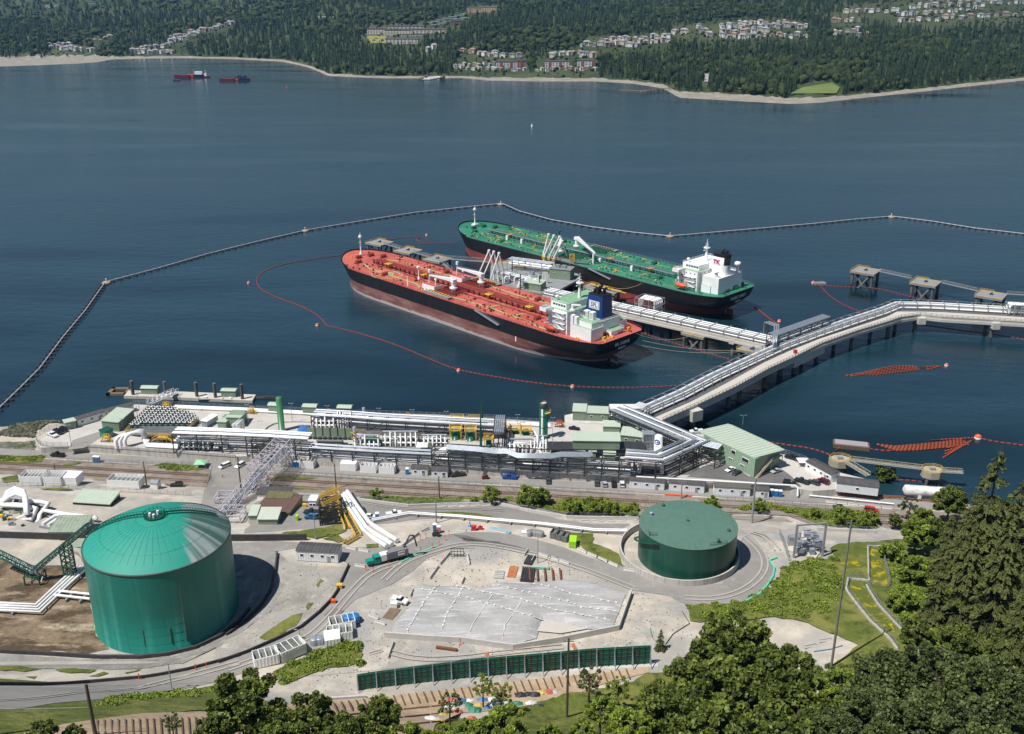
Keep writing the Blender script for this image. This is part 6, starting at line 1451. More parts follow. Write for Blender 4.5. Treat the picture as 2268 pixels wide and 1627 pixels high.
# ---------------------------------------------------------------- vehicles
def ve_(label,cv,tail,nose,kind,col,z=None,grp='parked cars',zoff=0):
 a=P(*cv(*tail),z);c=P(*cv(*nose),z);mid=(a+c)/2;d=c-a;rz=atan2(d.y,d.x)
 pm=mat('car_paint_%02x%02x%02x'%tuple(int(v*255)for v in col),col,.3,col2=tuple(v*.9 for v in col),spec=.6)
 L,Wd,H={'pickup':(6.2,2.2,2.1),'sedan':(5.1,2.0,1.55),'suv':(5.2,2.1,1.9),'van':(5.6,2.1,2.0),'small':(4.5,1.9,1.6)}[kind]
 T=tg_({'pickup':'pickup_truck','sedan':'parked_car','suv':'parked_car','van':'parked_van','small':'parked_car'}[kind],label,{'pickup':'pickup truck','van':'van'}.get(kind,'car'),(mid.x,mid.y,mid.z+zoff),rz,grp)
 hb=H*.55;x0,x1=-L/2,L/2
 b=MB();pr=[(x0,.42),(x1,.42),(x1+.02,hb*.8),(x1-.15,hb*.95),(x1-L*.26,hb+.08),(x0+.05,hb+.02),(x0,hb*.8)]
 def ext(b,pr,w,ins=.06):
  n=len(pr);vs=[(x,-w/2,z_)for x,z_ in pr]+[(x,w/2,z_)for x,z_ in pr];b.add(vs,[tuple(range(n)),tuple(range(2*n-1,n-1,-1))]+[((i+1)%n,i,n+i,n+(i+1)%n)for i in range(n)])
 ext(b,pr,Wd)
 cx0,cx1={'pickup':(-.6,L/2-L*.26),'sedan':(x0+.9,x1-L*.3),'suv':(x0+.1,x1-L*.28),'van':(x0+.1,x1-L*.17),'small':(x0+.2,x1-L*.28)}[kind]
 gi={'pickup':.25,'sedan':.7,'suv':.35,'van':.3,'small':.5}[kind]
 b.box(((cx0+cx1)/2-.1,0,H-.05),(cx1-cx0-gi-.75,Wd*.78,.12))
 if kind=='pickup':
  for sy in(-1,1):b.box((x0+L*.19,sy*(Wd/2-.08),hb+.1),(L*.36,.14,.3))
  b.box((x0+.08,0,hb+.1),(.12,Wd*.94,.3));b.box((0,0,0.6),(.1,.1,.1))
 b.bl('body',pm,T,wd=0)
 g=MB();vs=[]
 for(xa,xb,w,z_)in((cx0,cx1,Wd*.94,hb+.03),(cx0+gi,cx1-.75,Wd*.80,H-.1)):
  vs+=[(xa,-w/2,z_),(xb,-w/2,z_),(xb,w/2,z_),(xa,w/2,z_)]
 g.add(vs,[(0,1,5,4),(1,2,6,5),(2,3,7,6),(3,0,4,7),(4,5,6,7)]);g.bl('glasshouse',GLASS,T,wd=0)
 for sx in(-.31,.31):
  for sy in(-1,1):w_=MB();w_.cyl((sx*L,sy*(Wd/2-.16),.38),(sx*L,sy*(Wd/2+.03),.38),.40,12);w_.bl('wheel',TYRE,T,wd=0)
 for sy in(-1,1):
  w_=MB();w_.box((x1+.02,sy*Wd*.36,hb*.72),(.06,.36,.16));w_.bl('headlight',WH_,T,wd=0)
  w_=MB();w_.box((x0-.01,sy*Wd*.4,hb*.75),(.06,.2,.25));w_.bl('tail_light',REDP,T,wd=0)
 return T
WH,BK,GY,SV,DG=(.75,.75,.74),(.012,.012,.015),(.06,.065,.07),(.4,.42,.43),(.03,.032,.035)
VL=[('white pickup truck at the west end of the quay',Z2,(395,530),(475,565),'pickup',WH,ZQ),('black pickup truck beside the white one at the west quay end',Z2,(450,505),(515,540),'pickup',BK,ZQ),('black car furthest from the fence in the west quay trio',Z2,(500,490),(555,520),'suv',BK,ZQ),('black pickup truck on the gravel below the west quay',Z2,(540,722),(415,712),'pickup',BK,None),('white van near the level crossing',Z2,(1900,790),(1815,825),'van',WH,None),('white car right of the white van near the level crossing',Z2,(2010,785),(1950,822),'suv',WH,None),('black car south of the railway near the small white shed',Z2,(1510,965),(1408,965),'suv',BK,None),('black pickup truck at the right end of the white site huts',Z3,(1955,800),(1820,815),'pickup',DG,ZL),('blue pickup truck parked along the quay wall',Z4,(500,835),(355,828),'pickup',(.01,.07,.30),ZL),('dark grey car parked nose to the wall below the stack',Z4,(780,900),(778,828),'sedan',GY,ZL),('dark grey car, leftmost of four facing the quay wall',Z4,(1220,918),(1218,850),'sedan',GY,ZL),('silver car, second of four facing the quay wall',Z4,(1295,922),(1283,865),'small',SV,ZL),('black car, third of four facing the quay wall',Z4,(1375,930),(1370,862),'sedan',BK,ZL),('white car, rightmost of four facing the quay wall',Z4,(1450,932),(1443,858),'suv',WH,ZL),('black car beyond the raised substation near the quay edge',Z4,(965,378),(1060,388),'sedan',BK,ZQ),('white pickup behind the pipe corner near the big green building',Z5,(685,410),(610,415),'pickup',WH,ZQ),('white pickup parked left of the white gas tank',Z4,(1560,560),(1630,598),'pickup',WH,ZQ),('white car in front of the big green building',Z5,(1000,738),(908,778),'sedan',WH,ZQ),('dark green car beside the white one at the big green building',Z5,(1055,765),(968,808),'sedan',DG,ZQ),('silver car at the foot of the outside stair',Z5,(1415,758),(1325,785),'sedan',SV,ZQ),('black pickup truck behind the big green building',Z5,(1575,670),(1448,632),'pickup',BK,ZQ),('black covered pickup truck left of the dark row by the east trailers',Z5,(1415,870),(1560,890),'suv',BK,ZQ),('black car second in the row by the east trailers',Z5,(1650,880),(1555,850),'pickup',DG,ZQ),('grey car third in the row by the east trailers',Z5,(1755,890),(1665,862),'suv',GY,ZQ),('dark red truck with canopy at the right end of the row by the east trailers',Z5,(1860,890),(1730,845),'van',(.12,.005,.015),ZQ),('dark blue car on the road behind the roadside bushes',Z5,(1970,1105),(1895,1100),'small',(.01,.015,.05),None),('red van on the road partly behind bushes',R6,(915,812),(1085,840),'van',(.5,.015,.01),None),('blue car parked beside the yellow stair frame',Z3,(605,1195),(512,1192),'suv',(.01,.12,.25),None),('dark pickup behind the blue car by the yellow stair frame',Z3,(605,1155),(520,1148),'pickup',DG,None),('small white car beside the blue portable toilet on the upper road',Z3,(1062,1188),(1125,1190),'small',WH,None),('white pickup with red gear beyond the portable toilet',Z3,(1262,1170),(1350,1160),'pickup',WH,None),('white pickup truck with tan boards in its bed beside the plastic sheeting',A2,(1075,740),(1222,780),'pickup',WH,None)]
for v in VL:ve_(*v,zoff=.25 if v[6]is None or v[6]==ZL else.06)
# strip furniture
def bi_(label,cv,A,B_,depth,h,z=ZL,m=WH_,grp='white open top tanks and bins',div=3,open_=True,zo=.2):
 a=P(*cv(*A),z);c=P(*cv(*B_),z);a.z+=zo;c.z=a.z;d=(c-a).normalized();L=(c-a).length;n=V3((-d.y,d.x,0));mm=(a+c)/2+n*depth/2
 T=tg_('storage_bin',label,'bin',(mm.x,mm.y,a.z),atan2(d.y,d.x),grp);t=.15
 b=MB();b.box((0,-depth/2,h/2),(L,t,h));b.box((0,depth/2,h/2),(L,t,h));b.box((-L/2,0,h/2),(t,depth-.2,h));b.box((L/2,0,h/2),(t,depth-.2,h))
 for k in range(int(L/1)):b.box((-L/2+.5+k,-depth/2-.1,h/2),(.2,.1,h-.1))
 if not open_:b.box((0,0,h-.1),(L-.1,depth-.1,.1))
 b.bl('bin_shell',m,T,wd=0)
 if open_:
  b=MB();b.box((0,0,h*.55),(L-.3,depth-.3,.1));b.bl('contents',mat('murky_water',(.10,.11,.09),.4,col2=(.2,.2,.17),scale=.5),T,wd=0)
  b=MB()
  for k in range(1,div+1):b.cut().box((-L/2+L*k/(div+1),0,h-.08),(.18,depth,.16))
  b.bl('cross_bar',m,T,wd=0)
 return T
bl=('leftmost','second','third','fourth')
for k,(x0,x1,y,op)in enumerate(((447,578,740,True),(820,958,762,False),(1003,1143,782,True),(1170,1310,790,True))):bi_(bl[k]+' white bin in the row below the quay wall, west of the toilets',Z3,(x0,y-4),(x1,y+4),3.4,3.4,open_=op)
def loo(label,p,m=BLUEP,grp='portable toilets',z=None):
 T=tg_('portable_toilet',label,'toilet',p,rnd.uniform(-.1,.1),grp);b=MB();b.box((0,0,1.25),(1.35,1.35,2.5));b.bl('cabin',m,T,wd=0);b=MB();b.box((0,0,2.6),(1.45,1.45,.25));b.bl('roof',WH_,T,wd=0);b=MB();b.box((0,-.7,1.2),(.8,.05,2));b.bl('door',m,T,wd=0)
for lab,cv,x,y in(('left blue portable toilet below the truss bridge',Z3,400,722),('right blue portable toilet below the truss bridge',Z3,430,724),('blue portable toilet left of the two small white site huts',Z3,1427,790),('left of three blue portable toilets at the end of the trailer row',Z5,1328,985),('middle of three blue portable toilets at the end of the trailer row',Z5,1366,990),('right of three blue portable toilets at the end of the trailer row',Z5,1405,994),('left of two blue toilets behind the wire fence in the west',Z2,786,762),('right of two blue toilets behind the wire fence in the west',Z2,814,764),('teal portable toilet by the upper road bend',Z3,1155,1200),('blue portable toilet beside the pink one in the yard',Z3,1677,1302)):p=P(*cv(x,y));p.z+=.2;loo(lab,p)
p=P(*Z3(1712,1318));loo('pink portable toilet beside the blue one in the yard',p,mat('pink_plastic',(.7,.25,.25),.5))
t2=dict(wall=TW,roof=DR_,name='site_trailer',cat='trailer',grp='trailers below the quay wall')
sh_('left of two small site huts with dark roofs below the quay wall',Z3,(1466,800),(1608,805),4,3.4,z=ZL+.2,gab=.5,win=2,**t2);sh_('right of two small site huts with dark roofs below the quay wall',Z3,(1648,818),(1792,822),4,3.4,z=ZL+.2,gab=.5,win=2,**t2)
sh_('first long pale trailer with green trim right of the parked cars',Z4,(1514,912),(1828,935),4.5,3.6,z=ZL+.2,gab=.4,win=3,**t2);sh_('second long pale trailer with green trim right of the parked cars',Z4,(1872,935),(2190,962),4.5,3.6,z=ZL+.2,gab=.4,win=3,**t2)
sh_('long grey trailer with brownish roof behind the low green tank',Z5,(805,975),(1130,993),4.5,3.8,z=ZL+.2,gab=.5,win=3,wall=TW,roof=mat('brownish_roof',(.12,.11,.09),.8),name='site_trailer',cat='trailer',grp='trailers below the quay wall');sh_('short pale hut between the grey trailer and the blue toilets',Z5,(1180,995),(1302,1003),4,3.2,z=ZL+.2,gab=.4,win=1,**t2)
sh_('white trailer with black roof standing on the quay east of the big green building',Z5,(1632,745),(1862,868),5,3.8,gab=.5,wall=WH_,roof=DR_,name='site_trailer',cat='trailer',win=4,grp='trailers on the east quay')
sh_('grey cabin with dark roof beside the old pipes at the east end',R6,(712,655),(1055,695),6,4,z=8,gab=.7,wall=TW,roof=DR_,name='site_cabin',cat='trailer',win=1,door=False)
# ================================================================ TANK YARD SOUTH OF THE RAILWAY
def tank_paint(name,base,dirt,pale):
 m=bpy.data.materials.new(name);m.use_nodes=True;n=m.node_tree;b=n.nodes['Principled BSDF'];b.inputs['Roughness'].default_value=.4
 tc=n.nodes.new('ShaderNodeTexCoord');cur=None
 rgb=n.nodes.new('ShaderNodeRGB');rgb.outputs[0].default_value=(*base,1);cur=rgb.outputs[0]
 for sc,st,lo,hi,c,f in((.12,(1,1,.05),.5,.68,pale,.6),(.5,(1,1,.05),.6,.72,dirt,.5),(1.6,(1,1,.6),.68,.74,pale,.5)):  # broad pale streaks paint gloss reflections onto the shell
  mp=n.nodes.new('ShaderNodeMapping');mp.inputs['Scale'].default_value=st;n.links.new(tc.outputs['Object'],mp.inputs[0])
  no=n.nodes.new('ShaderNodeTexNoise');no.inputs['Scale'].default_value=sc*3;no.inputs['Detail'].default_value=6;n.links.new(mp.outputs[0],no.inputs[0])
  mr=n.nodes.new('ShaderNodeMapRange');mr.inputs[1].default_value=lo;mr.inputs[2].default_value=hi;mr.inputs[4].default_value=f;n.links.new(no.outputs[0],mr.inputs[0])
  mx=n.nodes.new('ShaderNodeMix');mx.data_type='RGBA';n.links.new(mr.outputs[0],mx.inputs[0]);n.links.new(cur,mx.inputs[6]);mx.inputs[7].default_value=(*c,1);cur=mx.outputs[2]
 n.links.new(cur,b.inputs['Base Color']);MATS[name]=m;return m
TEAL=tank_paint('teal_tank_paint',(.005,.155,.122),(.008,.08,.065),(.05,.27,.23))
TANKG=tank_paint('forest_tank_paint',(.005,.06,.042),(.007,.035,.025),(.03,.11,.08))
def roof_paint(name,base,dark,grey,ang=None):
 """weathered roof: plate pattern and a worn bare sector on one side"""
 m=bpy.data.materials.new(name);m.use_nodes=True;n=m.node_tree;b=n.nodes['Principled BSDF'];b.inputs['Roughness'].default_value=.62
 tc=n.nodes.new('ShaderNodeTexCoord');no=n.nodes.new('ShaderNodeTexNoise');no.inputs['Scale'].default_value=.35;no.inputs['Detail'].default_value=7;no.inputs['Roughness'].default_value=.7;n.links.new(tc.outputs['Object'],no.inputs[0])
 gr=n.nodes.new('ShaderNodeTexGradient');gr.gradient_type='RADIAL';n.links.new(tc.outputs['Object'],gr.inputs[0]);ln=n.nodes.new('ShaderNodeVectorMath');ln.operation='LENGTH';n.links.new(tc.outputs['Object'],ln.inputs[0]);cb=n.nodes.new('ShaderNodeCombineXYZ');n.links.new(gr.outputs[1],cb.inputs[0]);n.links.new(ln.outputs['Value'],cb.inputs[1]);mp=n.nodes.new('ShaderNodeMapping');mp.inputs['Scale'].default_value=(34,.22,1)if ang is not None else(3,.4,1);n.links.new(cb.outputs[0],mp.inputs[0])
 n2=n.nodes.new('ShaderNodeTexNoise');n2.inputs['Scale'].default_value=1.6;n2.inputs['Detail'].default_value=4;n.links.new(mp.outputs[0],n2.inputs[0])
 r0=n.nodes.new('ShaderNodeMapRange');r0.inputs[1].default_value=.45;r0.inputs[2].default_value=.7;r0.inputs[4].default_value=.5;n.links.new(no.outputs[0],r0.inputs[0])
 mx=n.nodes.new('ShaderNodeMix');mx.data_type='RGBA';n.links.new(r0.outputs[0],mx.inputs[0]);mx.inputs[6].default_value=(*base,1);mx.inputs[7].default_value=(*dark,1);cur=mx.outputs[2]
 if ang is not None:
  sp=n.nodes.new('ShaderNodeVectorMath');sp.operation='DOT_PRODUCT';n.links.new(tc.outputs['Object'],sp.inputs[0]);sp.inputs[1].default_value=(cos(ang),sin(ang),0)
  ad=n.nodes.new('ShaderNodeMath');ad.operation='MULTIPLY_ADD';n.links.new(n2.outputs[0],ad.inputs[0]);ad.inputs[1].default_value=6;n.links.new(sp.outputs['Value'],ad.inputs[2])
  r1=n.nodes.new('ShaderNodeMapRange');r1.inputs[1].default_value=10.8;r1.inputs[2].default_value=13.5;n.links.new(ad.outputs[0],r1.inputs[0])
  r2=n.nodes.new('ShaderNodeValToRGB');r2.color_ramp.elements[0].position=.42;r2.color_ramp.elements[1].position=.62;r2.color_ramp.elements[0].color=(.045,.10,.085,1);r2.color_ramp.elements[1].color=(*grey,1);n.links.new(n2.outputs[0],r2.inputs[0])
  m2=n.nodes.new('ShaderNodeMix');m2.data_type='RGBA';n.links.new(r1.outputs[0],m2.inputs[0]);n.links.new(cur,m2.inputs[6]);n.links.new(r2.outputs[0],m2.inputs[7]);cur=m2.outputs[2]
 n.links.new(cur,b.inputs['Base Color']);MATS[name]=m;return m
TR1M=roof_paint('teal_roof_paint',(.012,.26,.195),(.025,.20,.155),(.27,.32,.31),.35)
TR2M=roof_paint('faded_green_roof',(.085,.165,.125),(.06,.125,.095),(.2,.2,.2))
cx,cy=TC1;T=tg_('storage_tank','huge teal green storage tank with a domed roof on the left','storage tank',(cx,cy,TZ1));Rr=TR1
b=MB();prof=[(Rr+.1,-.5),(Rr+.1,.3),(Rr,.35)]
prof+=[(Rr,TH1*.5),(Rr,TH1)]
b.lathe((0,0,0),prof,96);b.bl('shell',TEAL,T,wd=0)
b=MB()
for k in range(1,9):b.cut().lathe((0,0,TH1*k/9),[(Rr,-.05),(Rr+.02,0),(Rr,.05)],96,False)
b.bl('weld_seam',mat('seam_teal',(.004,.12,.09),.6),T,wd=0)
DH=7.6
b=MB();b.lathe((0,0,0),[(Rr*(1-(k/14)),TH1+DH*(1-(1-k/14)**2)**.98)for k in range(14)]+[(.01,TH1+DH)],96);o=b.bl('dome_roof',TR1M,T,wd=0)
b=MB()
for k in range(48):
 a=2*PI*k/48;pr=[(Rr*(1-j/8)*cos(a),Rr*(1-j/8)*sin(a),TH1+DH*(1-(1-j/8)**2)**.98+.03)for j in range(1,7)]
 b.tube(pr,.05,4,cap=False)
for j in(3,6,9):
 r_=Rr*(1-j/12);b.lathe((0,0,TH1+DH*(1-(1-j/12)**2)**.98),[(r_+.07,.0),(r_,.07),(r_-.07,.0)],64)
tag(b.bl('roof_seam',TEAL,o,wd=0),'radial and ring seams of the dome',kind='stuff')
b=MB();b.lathe((0,0,TH1),[(Rr-.1,.3),(Rr+.25,.2),(Rr+.25,-.25),(Rr,-.3)],96);b.bl('rim_angle',mat('rim_grey',(.06,.09,.08),.7),T,wd=0)
zt=TH1+DH;b=MB();b.cyl((0,0,zt-.3),(0,0,zt+.3),3.2,24)
b.bl('top_platform',DG_,T,wd=0)
b=MB()
for k in range(16):
 a=2*PI*k/16;b.bar((3.2*cos(a),3.2*sin(a),zt+.3),(3.2*cos(a),3.2*sin(a),zt+1.5),.1);a2=a+2*PI/16
 for zz in(.9,1.5):b.bar((3.2*cos(a),3.2*sin(a),zt+zz),(3.2*cos(a2),3.2*sin(a2),zt+zz),.09)
b.bl('platform_railing',DG_,T,wd=0)
b=MB()
for x,y in((1,.5),(-1,-1),(.5,-1.8)):b.cut().cyl((x,y,zt+.3),(x,y,zt+1.6),.4,8)
b.bl('roof_vent',WH_,T,wd=0)
def domez(x,y):rr_=min(1,hypot(x,y)/Rr);return TH1+DH*(1-rr_**2)**.98
b=MB()
for ang,r0 in((PI*.97,Rr),(.55,Rr*.86)):
 e=V3((cos(ang),sin(ang),0));s=V3((-e.y,e.x,0));b.cut();n=18
 P_=[e*(3+(r0-3)*k/n)for k in range(n+1)]
 for sg in(-.8,.8):
  for k in range(n):
   a,c=P_[k]+s*sg,P_[k+1]+s*sg;za,zc=domez(a.x,a.y),domez(c.x,c.y)
   b.bar(a+UP(za+.15),c+UP(zc+.15),.28);b.bar(a+UP(za+1.2),c+UP(zc+1.2),.1);b.bar(a+UP(za+.2),a+UP(za+1.2),.1)
b.bl('roof_stair',DG_,T,wd=0)
b=MB()
for a in(-1.0,-1.55,-1.2):b.cut().bar((Rr*1.003*cos(a),Rr*1.003*sin(a),3),(Rr*1.003*cos(a),Rr*1.003*sin(a),22 if a==-1.0 else 9),.12)
b.bl('weld_scar',mat('scar_dark',(.03,.06,.05),.8,col2=(.2,.17,.13),scale=1),T,wd=0)
# tank 2
cx2,cy2=TC2;T=tg_('storage_tank','dark green storage tank with flat faded roof inside a round concrete wall','storage tank',(cx2,cy2,TZ2));r2=TR2
b=MB();prof=[(r2,-2)]
b.lathe((0,0,0),prof+[(r2,TH2)],80);b.bl('shell',TANKG,T,wd=0)
b=MB();b.lathe((0,0,0),[(r2+.15,TH2-.1),(r2+.15,TH2+.08),(r2*.5,TH2+.5),(.01,TH2+.8)],80,False);o=b.bl('roof',TR2M,T,wd=0)
b=MB()
for k in range(-7,8):
 x=k*2.2;L=sqrt(max(0,r2*r2-x*x))
 if L>2:b.bar((x,-L+.3,TH2+.13),(x,0,TH2+.8-.7*abs(x)/r2),.05);b.bar((x,L-.3,TH2+.13),(x,0,TH2+.8-.7*abs(x)/r2),.05)
tag(b.bl('roof_seam',TANKG,o,wd=0),'straight plate seams of the flat roof',kind='stuff')
for x,y,h in((-12,6,1.2),(-7,12.5,.8),(8,-12.5,1.3),(13,-5,.7),(0,1,.9)):b=MB();b.cyl((x,y,TH2),(x,y,TH2+h),.45,8);b.cyl((x,y,TH2+h),(x,y,TH2+h+.3),.7,8,.3);b.bl('roof_vent',DG_ if x>-8 else GV_,T,wd=0)
b=MB();n=16;r3=r2+1.1
for k in range(n):
 a,c=2.5+.09*k,2.5+.09*(k+1);za,zc=1.5+11.5*k/n,1.5+11.5*(k+1)/n
 b.bar((r3*cos(a),r3*sin(a),za),(r3*cos(c),r3*sin(c),zc),1.0,.2);b.bar(((r3+.4)*cos(a),(r3+.4)*sin(a),za+1.1),((r3+.4)*cos(c),(r3+.4)*sin(c),zc+1.1),.1)
b.bl('spiral_stair',DG_,T,wd=0)
b=MB()
for(x0,y0,x1,y1)in((-14.5,-8,-12,-8),(-14.5,-8,-14.5,-6),(5,-14.5,11,-13.2)):
 for zz in(.6,1.2):b.bar((x0,y0,TH2+zz),(x1,y1,TH2+zz),.1)
 b.bar((x0,y0,TH2),(x0,y0,TH2+1.2),.1);b.bar((x1,y1,TH2),(x1,y1,TH2+1.2),.1)
b.bl('roof_railing',DG_,T,wd=0)
rw=20.9;b=MB();b.lathe((58.9,303.7,0),[(rw,10.5),(rw,15.4),(rw-.5,15.4),(rw-.5,10.5)],80,False);tag(b.bl('ring_wall',CONCW),'round concrete containment wall encircling the dark green tank','wall')
b=MB();b.lathe((58.9,303.7,0),[(rw-.5,12.75),(.1,12.75)],60);b.bl('bund_floor',GRAVEL)['kind']='structure'
def wr_(label,cv,pts,h,w_=.4,m=None,zoff=0,name='concrete_wall',cat='wall',grp=None,cap=0):
 ps=[P(*cv(*p))for p in pts];b=MB()
 for a,c in zip(ps,ps[1:]):
  n=max(1,int((c-a).length/6))
  for k in range(n):
   u,v=a.lerp(c,k/n),a.lerp(c,(k+1)/n);u=V3((u.x,u.y,HT(u.x,u.y)+zoff));v=V3((v.x,v.y,HT(v.x,v.y)+zoff));b.bar(u+UP(h/2),v+UP(h/2),w_,h+.6)
 return tag(b.bl(name,m or CONCW),label,cat,grp)
DARKW=mat('black_wall_panel',(.03,.028,.03),.8,col2=(.06,.055,.055),scale=.6)
wr_('black panelled retaining wall left of the teal tank',A1,[(-60,395),(160,402),(330,408),(540,412)],2.6,.6,DARKW,-.2)
wr_('black panelled retaining wall right of the teal tank below the brown building',A2,[(36,352),(200,352),(380,350),(540,348)],2.4,.6,DARKW,-.2)
wr_('dark curved kerb wall running round the front of the teal tank',A1,[(-60,1112),(120,1122),(250,1128),(450,1140),(620,1152),(880,1152),(1050,1135),(1230,1092),(1380,1020),(1500,930),(1567,850)],1.0,.6,DARKW)
wr_('dark curved drain kerb rising behind the teal tank on the right',A2,[(10,985),(120,905),(230,800),(300,690),(330,560),(345,440)],1.0,.5,DARKW)
wr_('long curved road kerb below the teal tank',A1,[(-60,1322),(250,1324),(560,1307),(900,1277),(1000,1262),(1180,1227),(1350,1182),(1500,1140)],.8,.4,DARKW)
wr_('long curved road kerb up the right side of the tank slope',A2,[(-40,1160),(150,1092),(350,1004),(500,930),(620,832),(700,750),(740,690),(760,640),(815,520)],.9,.4,DARKW)
wr_('concrete wall round the sheeted pile, long left part',A3,[(70,955),(330,975),(600,990),(960,1040)],1.7,.5,CONC)
wr_('concrete wall round the sheeted pile, right part up to the corner',A3,[(960,1040),(1300,985),(1690,905),(1775,660)],1.7,.5,CONC)
# fences
def fe_(label,cv,pts,h=2.2,step=3.2,m=GV_,zoff=0,z=None,grp='wire fences',mesh=True):
 ps=[P(*cv(*p),z)for p in pts];T=tg_('wire_fence',label,'fence',ps[0],0,grp)
 g=lambda p:p if z is not None else V3((p.x,p.y,HT(p.x,p.y)+zoff))
 al_=[g(p)for p,d in al0(ps,step)]
 if len(al_)>95:al_=al_[::2]
 b=MB()
 for a,c in zip(al_,al_[1:]):
  for k in((.1,h*.35,h*.65,h)if mesh else(h,)):b.bar(a+UP(k),c+UP(k),.045 if k<h else.07)
  if mesh:
   n=5
   for i in range(n):p=a.lerp(c,i/n);q_=a.lerp(c,(i+1)/n);b.bar(p,q_+UP(h),.03);b.bar(p+UP(h),q_,.03)
 b.bl('wire_mesh',m,T)
 src=None
 for p in al_:
  if src is None:b=MB();b.cyl((0,0,0),(0,0,h+.2),.07,5);o=b.bl('post',m,T,wd=0);src=o.data
  else:o=bpy.data.objects.new('post',src);link(o);adopt(o,T)
  o.location=p-T.location
 return T
fe_('wire fence along the north edge of the quay, west half',Z2,[(1100,285),(1420,295),(2268,345)],z=ZQ);fe_('wire fence along the north edge of the quay, middle stretch',Z3,[(60,205),(900,240),(1700,268),(2268,292)],z=ZQ);fe_('wire fence along the north edge of the quay left of the stack',Z4,[(0,290),(690,325),(900,345)],z=ZQ)
fe_('wire fence round the west corner of the quay',Z2,[(530,475),(400,500),(296,570),(320,625),(420,640),(600,635)],z=ZQ);fe_('wire fence along the east edge of the quay past the green building',Z5,[(1340,572),(1600,660),(1650,680)],z=ZQ,h=2.4)
fe_('wire fence along the north side of the railway, west part',Z2,[(560,765),(900,775),(1240,790),(1700,800)]);fe_('long wire fence between railway and parking strip, middle part',Z3,[(30,790),(600,815),(1300,860),(2268,910)]);fe_('long wire fence between railway and parking strip, east part',Z4,[(360,905),(900,950),(1600,985)]);fe_('long wire fence between railway and road at the far east',Z5,[(850,1030),(1400,1065),(2000,1130)])
PF=dict(m=GV_,h=2.0)
fe_('grey fence on a low kerb between the upper road and the railway, left part',Z3,[(200,985),(640,985),(1000,1020),(1440,1075),(1900,1060),(2268,1045)],**PF);fe_('grey fence on a low kerb along the upper road, right part',Z4,[(300,1050),(600,1120),(950,1180),(1595,1190)],**PF);fe_('grey fence round the east yard behind the substation',Z5,[(975,1170),(1250,1170),(1480,1190),(1750,1285),(2268,1310)],**PF)
fe_('wire fence above the white open bins in the west',Z2,[(0,960),(400,975),(1000,1010),(1600,1040)]);
fe_('grey fence down the flowery meadow, left side',A5,[(548,398),(446,400),(450,625),(315,610),(302,685),(460,890),(590,1010),(640,1080)],h=2.6,m=SG_);fe_('grey fence down the flowery meadow, right side',A5,[(546,470),(595,672),(435,655),(510,780),(620,900),(700,980),(785,1100)],h=2.6,m=SG_)
wr_('pale kerb under the left meadow fence',A5,[(548,398),(446,400),(450,625),(315,610),(302,685),(460,890),(590,1010),(640,1080)],.5,.6,CONCW,.2);wr_('pale kerb under the right meadow fence',A5,[(435,655),(510,780),(620,900),(700,980),(785,1100)],.5,.5,CONCW,.2)
fe_('wire fence round the electrical substation',A4,[(1180,310),(1250,505)],h=2.4)
for lab,cv,pts,h in(('low grey kerb wall under the upper road fence',Z3,[(200,992),(640,990),(1000,1030),(1440,1085),(1900,1070),(2268,1055)],.8),('low kerb wall under the right part of the road fence',Z4,[(0,1045),(300,1058),(600,1130),(950,1190),(1595,1202)],.9),('low kerb wall round the east yard',Z5,[(975,1185),(1250,1185),(1480,1205),(1750,1300),(2268,1322)],1)):wr_(lab,cv,pts,h,.5,CONC)
# jersey barriers
BAR=None
def br_(label,cv,a,c,z=None):
 global BAR
 p,q_=P(*cv(*a),z),P(*cv(*c),z);n=max(1,round((q_-p).length/4.2));d=(q_-p)/n;rz=atan2(d.y,d.x)
 for k in range(n):
  m_=p+d*(k+.5);zz=HT(m_.x,m_.y)+.12
  if BAR is None:
   b=MB();w=3.9;pr=[(-.38,0),(.38,0),(.3,.2),(.13,.45),(.1,.95),(-.1,.95),(-.13,.45),(-.3,.2)]
   b.add([(-w/2,y,z_)for y,z_ in pr]+[(w/2,y,z_)for y,z_ in pr],[tuple(range(7,-1,-1)),tuple(range(8,16))]+[(i,(i+1)%8,8+(i+1)%8,8+i)for i in range(8)])
   o=b.bl('concrete_barrier',CONC);BAR=o.data
  else:o=bpy.data.objects.new('concrete_barrier',BAR);link(o)
  o.location=(m_.x,m_.y,zz);o.rotation_euler=(0,0,rz)
  od=['first','second','third','fourth','fifth','sixth','seventh','eighth','ninth','tenth']+['%dth'%i for i in range(11,40)]
  tag(o,(od[k]+' barrier from left '+label)if n>1 else 'concrete barrier '+label,'barrier','concrete road barriers')
